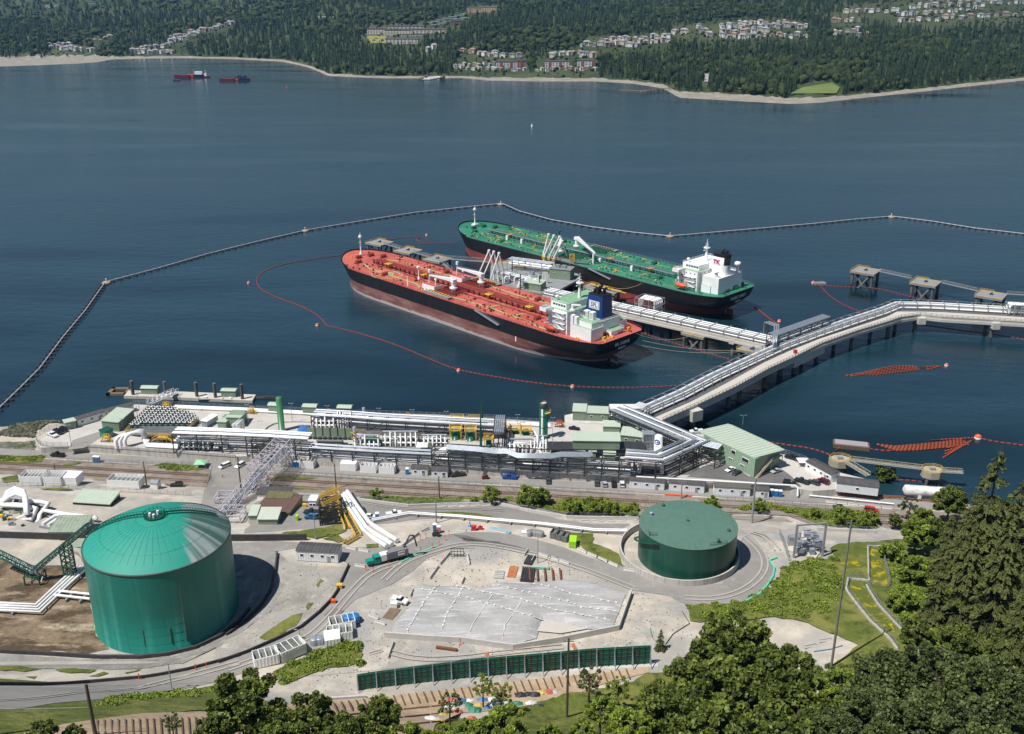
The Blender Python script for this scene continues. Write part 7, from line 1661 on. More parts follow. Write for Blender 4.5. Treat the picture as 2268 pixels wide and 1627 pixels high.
for v in(('on the left side of the small inner yard',A3,(380,555),(440,470)),('at the upper left of the small inner yard',A3,(450,455),(520,375)),('at the top of the small inner yard',A3,(540,370),(620,375)),('at the upper right of the small inner yard',A3,(640,385),(655,450)),('at the lower right of the small inner yard',A3,(620,545),(600,590)),('in the row below the white pipes and truck',A3,(180,335),(305,240)),('near the right end of the white pipes',A3,(330,225),(365,210)),('in the row right of the toilets',A3,(540,212),(650,222)),('in the row below the yellow barrier',A3,(790,215),(905,235)),('in the row along the road left of the green skip',A3,(1400,345),(1690,470)),('in the short row left of the ring wall',A3,(1735,490),(1790,498)),('in the short row beside the ring wall',A3,(1850,520),(1910,540)),('in the row above the sheeted pile',A3,(1130,380),(1350,450)),('left of the row above the sheeted pile',A3,(1085,435),(1110,395)),('leaning near the black hoses',A3,(1040,385),(1058,360)),('beside the parked white pickup',A3,(245,675),(265,630)),('in the row left of the sheeted pile',A3,(0,850),(70,870)),('below the west edge of the sheeted pile',A2,(950,850),(1010,870)),('in the row east of the long site trailer',A2,(790,400),(955,430)),('beside the road west of the truck',A2,(860,520),(920,528)),('at the bottom left corner of the yard',A2,(930,1110),(1050,1080)),('standing by the white valve cover',A2,(1075,1130),(1110,1030)),('in the pair above the big maple',A4,(1330,1068),(1435,1035)),('right of the pair above the big maple',A4,(1450,1022),(1515,1005)),('in the upper road row by the red and white marks',Z4,(1070,1225),(1585,1210)),('in the row along the far upper road',Z3,(1690,1085),(2190,1075)),('in the row left of the yellow barrier poles',Z4,(0,1300),(60,1303)),('behind the skips by the dog leg of white pipe',Z4,(560,1290),(740,1330)),('in the row beside the long old pipes in the east',R6,(620,745),(1180,805))):br_(*v)
# tyre tracks and rubble on the yard ground
TRK=mat('tyre_track',(.33,.305,.27),.9,col2=(.40,.37,.32),scale=.4)
def track(cv,pts,w=.65,gap=2.0):
 ps=[P(*cv(*p))for p in pts]
 for _ in range(2):
  q=[ps[0]]
  for a,c in zip(ps,ps[1:]):q+=[a.lerp(c,.25),a.lerp(c,.75)]
  ps=q+[ps[-1]]
 b=MB()
 for off in(-gap/2,gap/2):
  l,r_=offp(ps,off-w/2),offp(ps,off+w/2);n=len(l);b.add([(p.x,p.y,HT(p.x,p.y)+.32)for p in l]+[(p.x,p.y,HT(p.x,p.y)+.32)for p in r_],[(i,i+1,n+i+1,n+i)for i in range(n-1)])
 b.bl('tyre_track',TRK)['kind']='structure'
for cv,pts in((A2,[(20,1200),(350,1080),(560,990),(700,850),(830,690),(960,560),(1150,500)]),(A3,[(60,560),(200,430),(420,350),(640,300),(900,330),(1180,400),(1500,500),(1800,620)]),(A4,[(560,730),(760,740),(960,680),(1090,560),(1080,440),(960,330)]),(A1,[(-40,1420),(300,1400),(700,1350),(1100,1280),(1500,1180)]),(A3,[(100,1060),(300,1110),(600,1100),(900,1060),(1300,1020)]),(Z2,[(1700,1000),(1760,930),(1800,860),(1850,780)]),(Z3,[(1000,1040),(1400,1110),(1900,1100),(2300,1120)]),(A4,[(1000,300),(1100,330),(1170,420)])):track(cv,pts)
r_=random.Random(77);b=MB();n=0
yd=[P(*A3(*p)).xy for p in((330,330),(900,330),(1350,470),(2000,700),(2250,1000),(1900,1050),(0,1150),(-200,1400),(-500,1300),(-100,900),(60,560))];y2=[P(*A2(*p)).xy for p in((100,560),(480,480),(800,560),(600,850),(200,1050))]
for k in range(5500):
 x,y=r_.uniform(-130,130),r_.uniform(225,330)
 if(ip_(x,y,yd)and not(ip_(x,y,[p[:2]for p in[]])if False else False))or ip_(x,y,y2):
  s=r_.uniform(.06,.24)*(2 if r_.random()<.03 else 1);b.box((x,y,HT(x,y)+.2+s*.3),(s*1.5,s,s),r_.random()*3);n+=1
tag(b.bl('rubble',ly_('rubble_stone',(.30,.28,.25),[((.5,.48,.44),1,.45,.6,3,None),((.2,.19,.17),2,.5,.6,3,None)],.9,0)),'loose stones and clods scattered over the yard ground',kind='stuff')
# white pipelines sloping down from the yellow stair frame
gz=lambda cv,x,y,dz=0:P(*cv(x,y))+UP(dz)
for k,pts in enumerate([[(845,1005),(900,1110),(1045,1320),(1240,1445)],[(868,985),(930,1085),(1060,1280),(1290,1425)],[(895,965),(960,1060),(1085,1230),(1335,1390)]]):
 bs=[gz(Z3,x,y+(150,90,30,8)[i]*.0)for i,(x,y)in enumerate(pts)]
 base=P(*Z3(1240+k*47,1450-k*28));hi=P(*Z3(640+k*120,1260-k*20));
 zs=[18.5,15.8,11.6,HT(base.x,base.y)+1.3]
 pp=[P(*Z3(x,y),z_)for(x,y),z_ in zip(pts,zs)]
 up0=pp[0];pp=[up0+V3((-1.5,3.5,-2.2)),up0+V3((-.8,2.2,-.2))]+pp
 T=tg_('pipeline',('left','middle','right')[k]+' of three big white pipelines sloping down beside the yellow stair','pipe',pp[-1],0,'sloping white pipelines');b=MB();b.tube(pp,.85,12);b.bl('pipe',PW_,T)
 b=MB()
 for t in(.25,.5,.75):p=pp[-2].lerp(pp[-1],t);g=HT(p.x,p.y);b.cut().box((p.x,p.y,(p.z+g)/2-.5),(2.2,.8,max(.4,p.z-g-.7)),.5)
 for p in(pp[4],pp[3]):g=HT(p.x,p.y);b.cut().box((p.x,p.y,(p.z+g)/2-.4),(.5,.5,p.z-g))
 b.bl('pipe_support',CONC,T)
F0=P(*Z3(700,1240));zb=F0.z;ztop=20.0
T=tg_('stair_frame','tall black steel frame with yellow stairs beside the sloping white pipelines','stair tower',F0)
fr=[P(*Z3(*p),zb)for p in((640,1262),(835,1240),(835,1150),(640,1165))]
b=MB()
for p in fr:b.bar(p,p+UP(ztop-zb),.5)
for i in range(5):
 za,zc=(ztop-zb)*i/5,(ztop-zb)*(i+1)/5
 for k in range(4):a,c=fr[k],fr[(k+1)%4];b.bar(a+UP(zc),c+UP(zc),.35);b.bar(a+UP(za),c+UP(zc),.3);b.bar(a+UP(zc),c+UP(za),.3)
b.bl('steel_frame',BK_,T)
def stair(T,a,c,w=1.6,name='stair'):
 a=V3(a);c=V3(c);d=(c-a).normalized();nrm=V3((-d.y,d.x,0)).normalized();b=MB()
 for sg in(-1,1):
  o=nrm*w/2*sg;b.bar(a+o,c+o,.2,.35)
  for h in(.6,1.2):b.bar(a+o+UP(h),c+o+UP(h),.13)
  n=int((c-a).length/1.6)
  for k in range(n+1):p=a.lerp(c,k/max(1,n))+o;b.bar(p,p+UP(1.2),.13)
 o=b.bl(name,YEL,T);b=MB();n=int((c-a).length/.8)
 for k in range(n):p=a.lerp(c,(k+.5)/n);b.bar(p-nrm*w/2,p+nrm*w/2,.5,.08)
 tag(b.bl('tread',mat('dark_tread',(.1,.1,.08),.8),o),'grating treads',kind='stuff')
s1_=P(*Z3(775,950),19.5);s2_=P(*Z3(850,1110),16);s3_=P(*Z3(985,1350),HT(*P(*Z3(985,1350)).xy)+.3);s0_=P(*Z3(640,1010),18.5)
stair(T,s0_,P(*Z3(700,965),19.5));stair(T,P(*Z3(700,965),19.5),s1_,2.2);stair(T,s1_,s2_);stair(T,s2_,s3_,2.0);stair(T,s3_,P(*Z3(860,1430))+UP(.4),1.8)
stair(T,P(*Z3(815,1120),15.5),P(*Z3(885,1290))+UP(.3),1.6)
for k in range(3):a,c=fr[0].lerp(fr[3],.5)+UP(3+k*3.4),fr[1].lerp(fr[2],.5)+UP(6.2+k*3.4);stair(T,a,c,1.6)
b=MB()
for t in(.2,.5,.8):p=s2_.lerp(s3_,t);g=HT(p.x,p.y);b.cut().bar((p.x,p.y,g),(p.x,p.y,p.z),.35)
b.bl('stair_post',BK_,T)
T=tg_('pipe_cradle','long dark cradle beam running up behind the three sloping white pipelines','pipe support',P(*Z3(1000,1200)));b=MB();a=P(*Z3(925,960),17.5);c=P(*Z3(1085,1200),11.5);b.bar(a,c,.6,.8)
for t in(0,.33,.66,1):p=a.lerp(c,t);b.bar((p.x,p.y,HT(p.x,p.y)),p,.35)
b.bl('cradle',BK_,T)
# long white pipeline across the yard
def gp_(label,cv,pts,r,zo=1.0,n=2,sp=1.3,m=PW_,sup=9,zs=None):
 ps=[P(*cv(*p))for p in pts];ps=[V3((p.x,p.y,HT(p.x,p.y)+zo))for p in ps]
 for p,z_ in zip(ps,zs or[None]*len(ps)):
  if z_:p.z=z_
 T=tg_('pipeline',label,'pipe',ps[0])
 for k in range(n):b=MB();b.tube(offp(ps,(k-(n-1)/2)*sp),r,8);b.bl('pipe',m,T)
 b=MB()
 for p,d in al0(ps,sup):
  g=HT(p.x,p.y);b.cut().box((p.x,p.y,(g+p.z-r)/2),(.6,n*sp+.5,max(.3,p.z-r-g)),atan2(d.y,d.x))
 b.bl('pipe_support',SG_,T)
gp_('long twin white pipeline crossing the yard from the teal toilet to the ring wall',Z3,[(1110,1230),(1440,1165),(1900,1195),(2268,1230),(2640,1262),(3120,1320),(3420,1325)],.3,1.3,2,1.1)
gp_('white pipelines behind the low shelter roof in the west',Z2,[(375,1200),(560,1230),(800,1260)],.75,2,1,1);gp_('pair of white pipes curving to the tank behind the green roofed shed',Z2,[(380,1310),(470,1250),(540,1240),(790,1275)],.75,1.6,2,2.6)
gp_('white and lilac pipes across the muddy bund left of the teal tank',A1,[(-60,845),(240,860),(420,690),(520,600)],.45,1.4,4,1.3);gp_('pair of white pipes joining the teal tank across the mud',A1,[(355,765),(580,790)],.45,1.6,2,2.4,sup=5)
gp_('long thin white pipe ending in a bend on the east ground',R6,[(490,705),(800,735),(1190,775)],.35,.9,1);gp_('rusty old pipes running east behind the road barriers',R6,[(490,660),(900,700),(1250,715),(1800,780)],.3,.8,2,1,RUST)
# west manifold
T=tg_('west_manifold','tangle of big white pipes with dark blue joints at the left picture edge','pipework',P(*Z2(200,1250)))
def mp(pts,r=.85,m=PW_,nm='pipe'):b=MB();b.tube(pts,r,12);b.bl(nm,m,T)
g_=lambda x,y,z_:P(*Z2(x,y),z_)
for k in range(3):mp([g_(215+k*9,1190,11),g_(215+k*9,1190,16),g_(195+k*8,1000+k*22,18.2),g_(120+k*5,975+k*24,18.8),g_(60+k*8,1010+k*20,18),g_(20,1080+k*6,15.5),g_(70,1085+k*12,15)],.8)
for k,(y,xe,yc,ye)in enumerate(((1082,400,1105,1290),(1120,300,1145,1280))):mp([g_(-30,y-8,15),g_(xe-60,y+8,15),g_(xe,yc,15),g_(xe-70+k*25,yc+90,14),g_(xe-80+k*60-k*90,ye-50,12.5),g_(xe-130+k*60,ye,11.5)],.85)
for k,(x,y)in enumerate(((125,1085),(20,1098))):mp([g_(x,y,15),g_(x+28,y+3,15)],1.0,mat('navy_joint',(.01,.05,.2),.4),'joint')
mp([g_(-30,1100,15),g_(180,1112,15),g_(215,1135,14.5)],.7);mp([g_(60,1290,12),g_(150,1230,12),g_(250,1175,12)],.8);mp([g_(-30,1292,12),g_(80,1298,12)],.8)
for x,y in((235,1298),(292,1300),(75,1298)):b=MB();p=g_(x,y,11.5);b.cyl(p-V3((1,0,0)),p+V3((1,.5,0)),1.0,12);b.bl('valve',DG_,T)
for x,y in((100,1130),(260,1135),(330,1160),(400,1140),(40,1160),(360,1220)):b=MB();p=P(*Z2(x,y));b.bar(p,V3((p.x,p.y,14.5)),.5);b.bl('column',BK_,T)
b=MB()
for(x0,y0,x1,y1)in((240,1105,420,1150),(60,1150,300,1165),(280,1125,380,1200)):b.cut().bar(g_(x0,y0,14),g_(x1,y1,14),.4)
b.bl('beam',BK_,T)
r_=random.Random(9)
for k in range(22):
 p=P(*Z2(r_.uniform(-10,190),r_.uniform(1130,1290)));b=MB();s=r_.uniform(.6,1.6);b.box((p.x,p.y,p.z+s/2),(s*1.6,s,s),r_.random())if k%3 else b.tube([p,p+UP(s*2),p+V3((2,0,s*2))],.25,6);b.bl('equipment',(SG_,GV_,YEL,DG_)[k%4],T)
 # buildings in the yard
sh_('long low shelter with mossy pale roof standing on short posts in the west',Z2,(610,1155),(915,1175),8,3.4,z=9.5,slope=1.2,wall=mat('shelter_shadow_wall',(.05,.055,.05),.8),name='open_shelter',cat='shelter',door=False)  # near-black walls stand in for the shade under the open roof
sh_('pale green roofed shed beside the green stair bridge',Z2,(425,1440),(700,1440),9,5,z=10.2,slope=1.6,roof=mat('mossy_roof',(.30,.36,.27),.7,col2=(.2,.24,.18),scale=.5));sh_('lower green shed against the left side of the teal tank',A1,(435,500),(560,500),6,3,z=10.2,slope=.8,roof=mat('mossy_roof',(.30,.36,.27),.7))
sh_('brown roofed low building east of the teal tank',Z3,(60,1200),(365,1225),14,4,z=9,wall=GB_,roof=mat('brown_roof',(.14,.08,.06),.9,col2=(.1,.06,.045),scale=.4),win=3);sh_('long black roofed block behind the brown roofed building',Z3,(70,1045),(360,1050),6,3.6,z=8.5,wall=WH_,roof=DR_,door=False);sh_('low block with mossy tan roof behind the brown roofed building',Z3,(150,1095),(378,1102),5,4.4,z=8.8,wall=TRW,roof=mat('mossy_tan_roof',(.17,.15,.07),.9,col2=(.1,.1,.04),scale=.4),door=False)
sh_('sage green shed with pale ribbed roof in front of the brown roofed building',Z3,(82,1298),(255,1298),7,4.6,z=10,slope=1,roof=mat('cream_rib_roof',(.52,.55,.46),.5));sh_('narrow ribbed green shed left of the sage green one',Z3,(0,1250),(66,1250),6,4,z=10,slope=1)
sh_('white windowed hut beside the parked pickup and yellow stairs',Z3,(540,1110),(602,1112),4,4,z=9,wall=WH_,roof=WH_,win=2,name='site_hut',cat='trailer')
p0=P(*A2(478,484));sh_('long grey site trailer with black roof in the middle of the yard',A2,(475,482),(745,498),5.5,4,z=p0.z+.2,gab=.5,wall=TW,roof=DR_,name='site_trailer',cat='trailer',win=4)
p0=P(*Z2(1270,985));sh_('small white shed beside the black car south of the railway',Z2,(1240,980),(1300,985),3,2.6,z=p0.z,gab=.7,wall=TRW,roof=GV_,name='small_shed',cat='shed',door=False)
zb_=P(*Z2(300,955)).z
for k,(x0,x1,y)in enumerate(((168,345,955),(365,510,958))):bi_(('left','right')[k]+' of two white open tanks with a tube frame beside the railway',Z2,(x0,y),(x1,y+4),6,4,z=None,div=5,zo=.1)
bi_('white closed container right of the two open tanks beside the railway',Z2,(500,955),(635,962),6,3.8,z=None,open_=False,zo=.1);bi_('single long white open tank beside the railway near the small shed',Z2,(890,975),(1150,988),6,3.6,z=None,div=6,zo=.1)
bi_('large white open tank beside the lower road',A2,(375,1160),(540,1095),5,3.4,z=None,div=3,zo=.1);bi_('white open tank behind the bottom left maple',A2,(200,1200),(362,1165),4.6,3.2,z=None,div=3,zo=.1)
bi_('front one of two white open tanks beside blue drums',A2,(675,1020),(842,1000),4.5,2.6,z=None,div=3,zo=.1);bi_('rear one of two white open tanks beside blue drums',A2,(700,960),(862,930),4.5,2.8,z=None,div=3,zo=.1);bi_('white lidded box in front of the two open tanks',A2,(662,1060),(762,1045),5,2.6,z=None,open_=False,zo=.1)
for k in range(3):bi_(('left','middle','right')[k]+' of three small rusty grey skips in a row',A3,(1212+k*40,268+k*12),(1248+k*40,275+k*12),4,2.4,z=None,m=mat('grey_skip',(.16,.17,.17),.7),grp='rusty grey skips',div=0,zo=.1)
bi_('bright lime green skip with black lid right of the grey skips',A3,(1345,335),(1392,338),4.5,2.6,z=None,m=mat('lime_green',(.35,.70,.02),.5),open_=False,grp='',zo=.1);bi_('small lime green skip beside the brown roofed building',Z3,(415,1215),(436,1215),1.6,2,z=None,m=mat('lime_green',(.35,.70,.02),.5),open_=False,zo=.1)
def lt_(cv,specs,name,cat,m,grp=None):
 for lab,x,y,s,kind in specs:
  p=P(*cv(x,y));T=tg_(name,lab,cat,p,0,grp);b=MB()
  if kind=='drum':b.lathe((0,0,0),[(s,0),(s,s*1.6),(s*.9,s*1.7),(.01,s*1.75)],12)
  elif kind=='pod':b.box((0,0,s*.5),(s*2,s*1.3,s));b.cyl((0,0,s),(0,0,s*1.6),s*.4,8)
  elif kind=='cone':b.lathe((0,0,0),[(s*.9,0),(s*.9,.1),(s*.4,.12),(.05,s*3)],8)
  elif kind=='box':b.box((0,0,s*.5),(s*1.2,s,s));b.box((0,0,s*1.02),(s*1.3,s*1.1,s*.1))
  elif kind=='post':b.bar((0,0,0),(0,0,s*2.4),.16);b.box((0,0,.08),(.6,.6,.16));b.box((0,0,s*2),(.3,.1,s*.6))
  b.bl({'drum':'drum_body','pod':'pump_body','cone':'cone_body','box':'box_body','post':'marker_body'}[kind],m,T,wd=0)
lt_(A2,[('left blue drum with silver filters behind the open tanks',812,895,1.6,'drum'),('right blue drum with silver filters behind the open tanks',855,890,1.6,'drum')],'blue_drum','drum',BLUEP,'blue drums')
lt_(A2,[('left cluster of silver gas bottles by the lower road',590,1035,1.4,'drum'),('right cluster of silver gas bottles by the lower road',625,1030,1.4,'drum'),('silver filter pot behind the blue drums, left',838,868,1,'drum'),('silver filter pot behind the blue drums, right',866,868,1,'drum')],'silver_vessel','vessel',GV_)
lt_(A3,[('leftmost pale cylinder in the cluster above the skips',1070,250,1.2,'drum'),('second pale cylinder in the cluster above the skips',1090,245,1.2,'drum'),('third pale cylinder in the cluster above the skips',1110,248,1.2,'drum'),('fourth pale cylinder in the cluster above the skips',1130,250,1.2,'drum'),('fifth pale cylinder in the cluster above the skips',1150,255,1.2,'drum')],'pale_cylinder','cylinder',mat('grey_cylinder',(.25,.25,.25),.5),'pale cylinders above the skips')
lt_(A2,[('yellow box beside the curved road kerb',755,665,1.5,'box'),('yellow crate behind the brown roofed building',525,128,1.2,'box')],'yellow_box','box',YEL)
lt_(A2,[('orange sign sheet lying beside the curved road kerb',716,762,1.2,'box')],'orange_box','box',OR_)
lt_(A3,[('white crate on a brown mat beside the white pickup',132,745,1.7,'box'),('white bagged pallet near the pale cylinders',1038,250,1.7,'box')],'white_crate','crate',WH_)
lt_(A3,[('red locker among the yard clutter behind the road',686,210,1.6,'box'),('red lamp trolley beside the yellow barrier',730,205,1.0,'pod')],'red_locker','locker',REDP)
lt_(A3,[('dark blue cone shaped cover near the red locker',658,185,.9,'cone')],'blue_cone','cone',BLUEP)
lt_(Z2,[('pair of dark bins at the west end, left one',768,640,1.8,'box'),('pair of dark bins at the west end, right one',850,645,2,'box')],'dark_bin','bin',mat('dark_bin',(.06,.05,.045),.7),'dark bins')
lt_(Z2,[('yellow wrapped pallet nearest the west corner fence',440,620,1.4,'box'),('yellow wrapped pallet second from the west corner fence',500,618,1.4,'box'),('yellow wrapped pallet furthest from the west corner fence',545,610,1.5,'box')],'wrapped_pallet','pallet',mat('yellow_wrap',(.55,.45,.08),.6),'yellow wrapped pallets')
od=['first','second','third','fourth','fifth','sixth','seventh','eighth','ninth','tenth','eleventh','twelfth','thirteenth','fourteenth','fifteenth']
cs=sorted([Z3(1545,1388),Z3(1597,1368),Z3(1550,1495),Z3(1655,1465),Z3(1714,1436),Z3(1806,1345),Z3(1770,1390),A2(925,550),A2(1080,530),A2(978,562),A3(1205,470),A3(590,1005),A1(1295,1215),A1(873,1285),A1(1227,1225)])
for k,(x,y)in enumerate(cs):lt_(lambda a,c:(a,c),[(od[k]+' slim orange road marker counting from the left',x,y,.95,'post')],'road_marker','marker',OR_,'orange road markers')
# sheeted pile
def pile_h(x,y):
 return.5*sin(x*.12+1)*sin(y*.1)+.14*sin(x*.5+y*.3)+.06*sin(x*1.7-y*.8)+.05*sin(y*2.1+x*.5)
def sheetmat():
 m=ly_('plastic_sheeting',(.39,.38,.365),[((.29,.285,.275),.07,.42,.66,6,(1,2.2,1)),((.55,.55,.56),.5,.52,.72,7,(.14,1.3,1,.28)),((.68,.68,.69),.35,.6,.74,7,(.1,1.5,1,.2)),((.34,.34,.34),.9,.55,.8,6,None)],.5,.4,.7)
 return m
tp=Q(A3,[(265,612),(330,590),(440,605),(570,600),(680,625),(800,600),(820,570),(960,580),(1100,590),(1300,552),(1500,575),(1600,600),(1740,655),(1700,760),(1650,885),(1480,905),(1440,890),(1160,825),(1120,965),(950,1010),(700,985),(400,950),(110,935),(130,870),(210,780),(265,700)])
cpt=sum((V3(p[:2])for p in tp),V3((0,0)))/len(tp)
def ph(x,y):
 dm=min(_segd(x,y,tp[i],tp[(i+1)%len(tp)])for i in range(len(tp)));return.9*min(1,dm/2.5)+pile_h(x,y)*min(1,dm/3)
def _segd(x,y,a,b_):
 ax,ay,bx,by=a[0],a[1],b_[0],b_[1];t=max(0,min(1,((x-ax)*(bx-ax)+(y-ay)*(by-ay))/max(1e-6,(bx-ax)**2+(by-ay)**2)));return hypot(x-ax-t*(bx-ax),y-ay-t*(by-ay))
o=st0('plastic_sheeting',tp,sheetmat(),.25,step=1.6,bumpf=ph,rough=.12,seed=3);del o['kind'];tag(o,'big pile covered in grey and white plastic sheeting held by seams and sandbags','plastic sheet')
SM=[];b=MB();r_=random.Random(11)
for cvp in([(330,640),(620,690),(830,760),(1100,840),(1480,900)],[(560,610),(900,690),(1250,790),(1640,850)],[(820,610),(1150,690),(1450,760),(1690,790)],[(1100,600),(1400,680),(1700,730)],[(430,610),(340,720),(230,920)],[(600,640),(500,800),(450,950)],[(800,700),(690,860),(640,970)],[(1000,760),(900,900),(880,1000)]):
 ps=[P(*A3(*p))for p in cvp]
 for p,d in al0(ps,2.6):
  if ip_(p.x,p.y,tp):SM.append((p,d));b.cut().box((p.x+r_.uniform(-.4,.4),p.y+r_.uniform(-.4,.4),HT(p.x,p.y)+.42+ph(p.x,p.y)),(.8,.5,.3),r_.random()*3)
b.cuts=b.cuts[:88];
T=tg_('sandbags','white sandbags in rows weighing down the plastic sheeting','sandbags',(cpt.x,cpt.y,13));b.f=b.f[:b.cuts[-1]];b.mi=b.mi[:len(b.f)];b.sm=b.sm[:len(b.f)];b.bl('sandbag',mat('cream_bag',(.7,.68,.6),.8),T)
q=MB();PS=o
for p,d in SM:
 e=V3((-d.y,d.x,0))*r_.uniform(.1,.3);u,v=p-d*1.5,p+d*1.5;q.cut().add([(w.x,w.y,HT(w.x,w.y)+.36+ph(w.x,w.y)+r_.uniform(0,.1))for w in(u-e,v-e*r_.uniform(.4,1),v+e,u+e*r_.uniform(.4,1))],[(0,1,2,3)])
q.bl('sheet_fold',mat('white_fold',(.56,.56,.56),.4,col2=(.48,.48,.48),scale=.8),PS)
st0('white_slab',Q(A3,[(1165,830),(1475,903),(1290,935),(1125,920)]),PALEC,.5,step=4)
# steel stacks and plates
def lay(label,cv,a,c,w,h,m,name,cat,n=1,gap=1.2,rot=0,grp=None):
 p,q_=P(*cv(*a)),P(*cv(*c));T=tg_(name,label,cat,p,0,grp);d=(q_-p).normalized();nr=V3((-d.y,d.x,0))
 for k in range(n):b=MB();o=nr*(k*gap)+UP(h/2+.15);b.bar(p+o,q_+o,w,h);b.bl({'H':'beam'}.get('','bar'),m,T)
lay('orange rusty steel plate lying beside the black pipes',A3,(925,500),(985,505),7,.1,mat('orange_rust',(.5,.2,.07),.8,col2=(.3,.1,.04),scale=1),'steel_plate','plate');lay('stack of long black pipes next to the rusty beams',A3,(1012,570),(1030,475),.6,.6,BK_,'black_pipes','pipes',6,-.75)
lay('rusty steel beams lying side by side',A3,(1075,570),(1070,490),.5,.8,RUST,'rusty_beams','beams',5,-2.6);lay('single rusty steel beam lying on the sandy ground',A3,(425,1030),(570,1050),.9,.6,RUST,'rusty_beam','beam');lay('stack of grey timber baulks left of the rusty plate',A3,(825,545),(890,548),.5,.5,CONC,'timber_stack','timber',5,1.0)
lay('short rusty rail above the green barrier, left',A3,(772,1065),(778,1130),1.1,.2,mat('orange_rust',(.5,.2,.07),.8),'rusty_strip','strip');lay('short rusty rail above the green barrier, right',A3,(1370,1005),(1400,1055),1.1,.2,mat('orange_rust',(.5,.2,.07),.8),'rusty_strip','strip');lay('pale green pipe lying above the sheeted pile',A3,(1090,480),(1205,485),1,1,mat('pale_teal',(.3,.55,.45),.6),'green_pipe','pipe')
lay('pale blue pipes lying behind the road',A3,(800,205),(930,240),.4,.4,mat('sky_blue',(.25,.5,.6),.6),'blue_pipes','pipes',3,.6);lay('brown mat under the white crate by the pickup',A3,(80,785),(150,800),6,.08,WOOD,'ground_mat','mat');lay('brown mat on the road by the curved kerb',A2,(680,818),(755,842),5,.06,mat('brown_grey_mat',(.2,.17,.16),.8),'ground_mat','mat')
lay('orange barrier mesh lying by the railway fence',Z5,(360,978),(600,992),.8,.4,OR_,'barrier_mesh','barrier');lay('black hose pile leaning by the concrete barriers',A3,(1040,450),(1070,395),1,.6,BK_,'black_hoses','hoses',3,-.9)
def hose(label,cv,pts,r,m,cat='hose',zo=.25):
 ps=[P(*cv(*p))+UP(zo)for p in pts];b=MB();b.tube(ps,r,5);return tag(b.bl('hose',m),label,cat,'hoses on the ground')
MINT=mat('mint_hose',(.12,.62,.42),.6)
hose('mint green sock boom along the road east of the round tank',A4,[(1165,465),(1115,485),(1150,535),(1140,590),(1100,650),(1050,705),(960,752)],.4,MINT);hose('mint green sock boom on the road beside the big truck',A3,[(185,435),(300,375),(430,325)],.35,MINT);hose('thin dark hose curving over the sandy ground',A4,[(430,1040),(480,970),(590,900),(540,820)],.12,BK_);hose('thin teal hose from the black post',A4,[(330,930),(340,985),(390,1045)],.12,mat('teal_hose',(.05,.25,.2),.6));hose('blue hose line across the right sandy patch',A5,[(90,1085),(200,1070),(280,1045)],.12,BLUEP)
# green barrier wall with steel struts
GW=mat('barrier_green_panel',(.008,.15,.105),.45,col2=(.007,.11,.08),scale=.5)
bp=[P(*A3(*p),13.2)for p in((-115,1365),(0,1345),(300,1305),(610,1265),(900,1235),(1200,1210),(1500,1180),(1960,1155))]
T=tg_('noise_barrier','long dark green panel barrier with grey struts across the bottom of the yard','barrier',bp[0])
al_=al0(bp,5.3)
for(p,d),(q_,e)in zip(al_,al_[1:]):
 p=p+UP(.9);q_=q_+UP(.9);n3=V3((-d.y,d.x,0));b=MB();b.m=0;H=6.4
 b.bar(p+n3*.35+UP(H/2),q_+n3*.35+UP(H/2),.12,H);b.m=0
 for k in range(9):b.bar(p+n3*.24+UP(.35+k*.7),q_+n3*.24+UP(.35+k*.7),.14,.18)
 b.m=1
 for k in(.9,2.6,4.3,5.9):b.bar(p+n3*.12+UP(k),q_+n3*.12+UP(k),.08,.09)
 for t in(.33,.67):m_=p.lerp(q_,t);b.bar(m_+n3*.05,m_+n3*.05+UP(H),.12)
 b.bl('panel',[GW,mat('dark_brown_rail',(.07,.04,.03),.7)],T)
for p,d in al_:
 n3=V3((-d.y,d.x,0));b=MB();p=p+UP(.9);b.bar(p-n3*.1,p-n3*.1+UP(6.5),.28);b.bar(p-n3*2.6+UP(-.6),p-n3*.1+UP(4.4),.2);b.bl('strut',GV_,T)
b=MB()
for a,c in zip(bp,bp[1:]):b.bar(a+V3((0,-.4,.3)),c+V3((0,-.4,.3)),1.4,1.2)
b.bl('footing',CONC,T)
b=MB();ps=[P(*A2(*p))for p in((700,1400),(930,1385))];b.bar(ps[0]+UP(.4),ps[1]+UP(.4),.6,.9);tag(b.bl('low_kerb',CONC),'low concrete kerb left of the green barrier','kerb')
# rails on the tan boards
r_=random.Random(4);T=tg_('board_rails','brown timber rails laid in a ladder pattern on the tan ground below the green barrier','timber rails',P(*A3(400,1400)));b=MB()
for k in range(46):
 x=-600+k*52;y=1400-.115*(x+100)
 p,q_=P(*A3(x,y-8)),P(*A3(x+28,y+62));b.cut().bar(p+UP(.4),q_+UP(.4),.3,.3)
for k in range(3):
 for s in range(6):x0=-560+s*190;b.cut().bar(P(*A3(x0,1480+k*55-.1*(x0)))+UP(.42),P(*A3(x0+180,1480+k*55-.1*(x0+180)))+UP(.42),.3,.3)
b.bl('rail',mat('brown_rail',(.16,.09,.055),.8),T)
T=tg_('board_rails','brown timber rails on tan ground at the bottom left behind the trees','timber rails',P(*A1(900,1560)));b=MB()
for k in range(22):x=610+k*44;b.cut().bar(P(*A1(x,1548-.03*(x-600)))+UP(.45),P(*A1(x+8,1640))+UP(.45),.3,.3)
b.bl('rail',mat('brown_rail',(.16,.09,.055),.8),T)
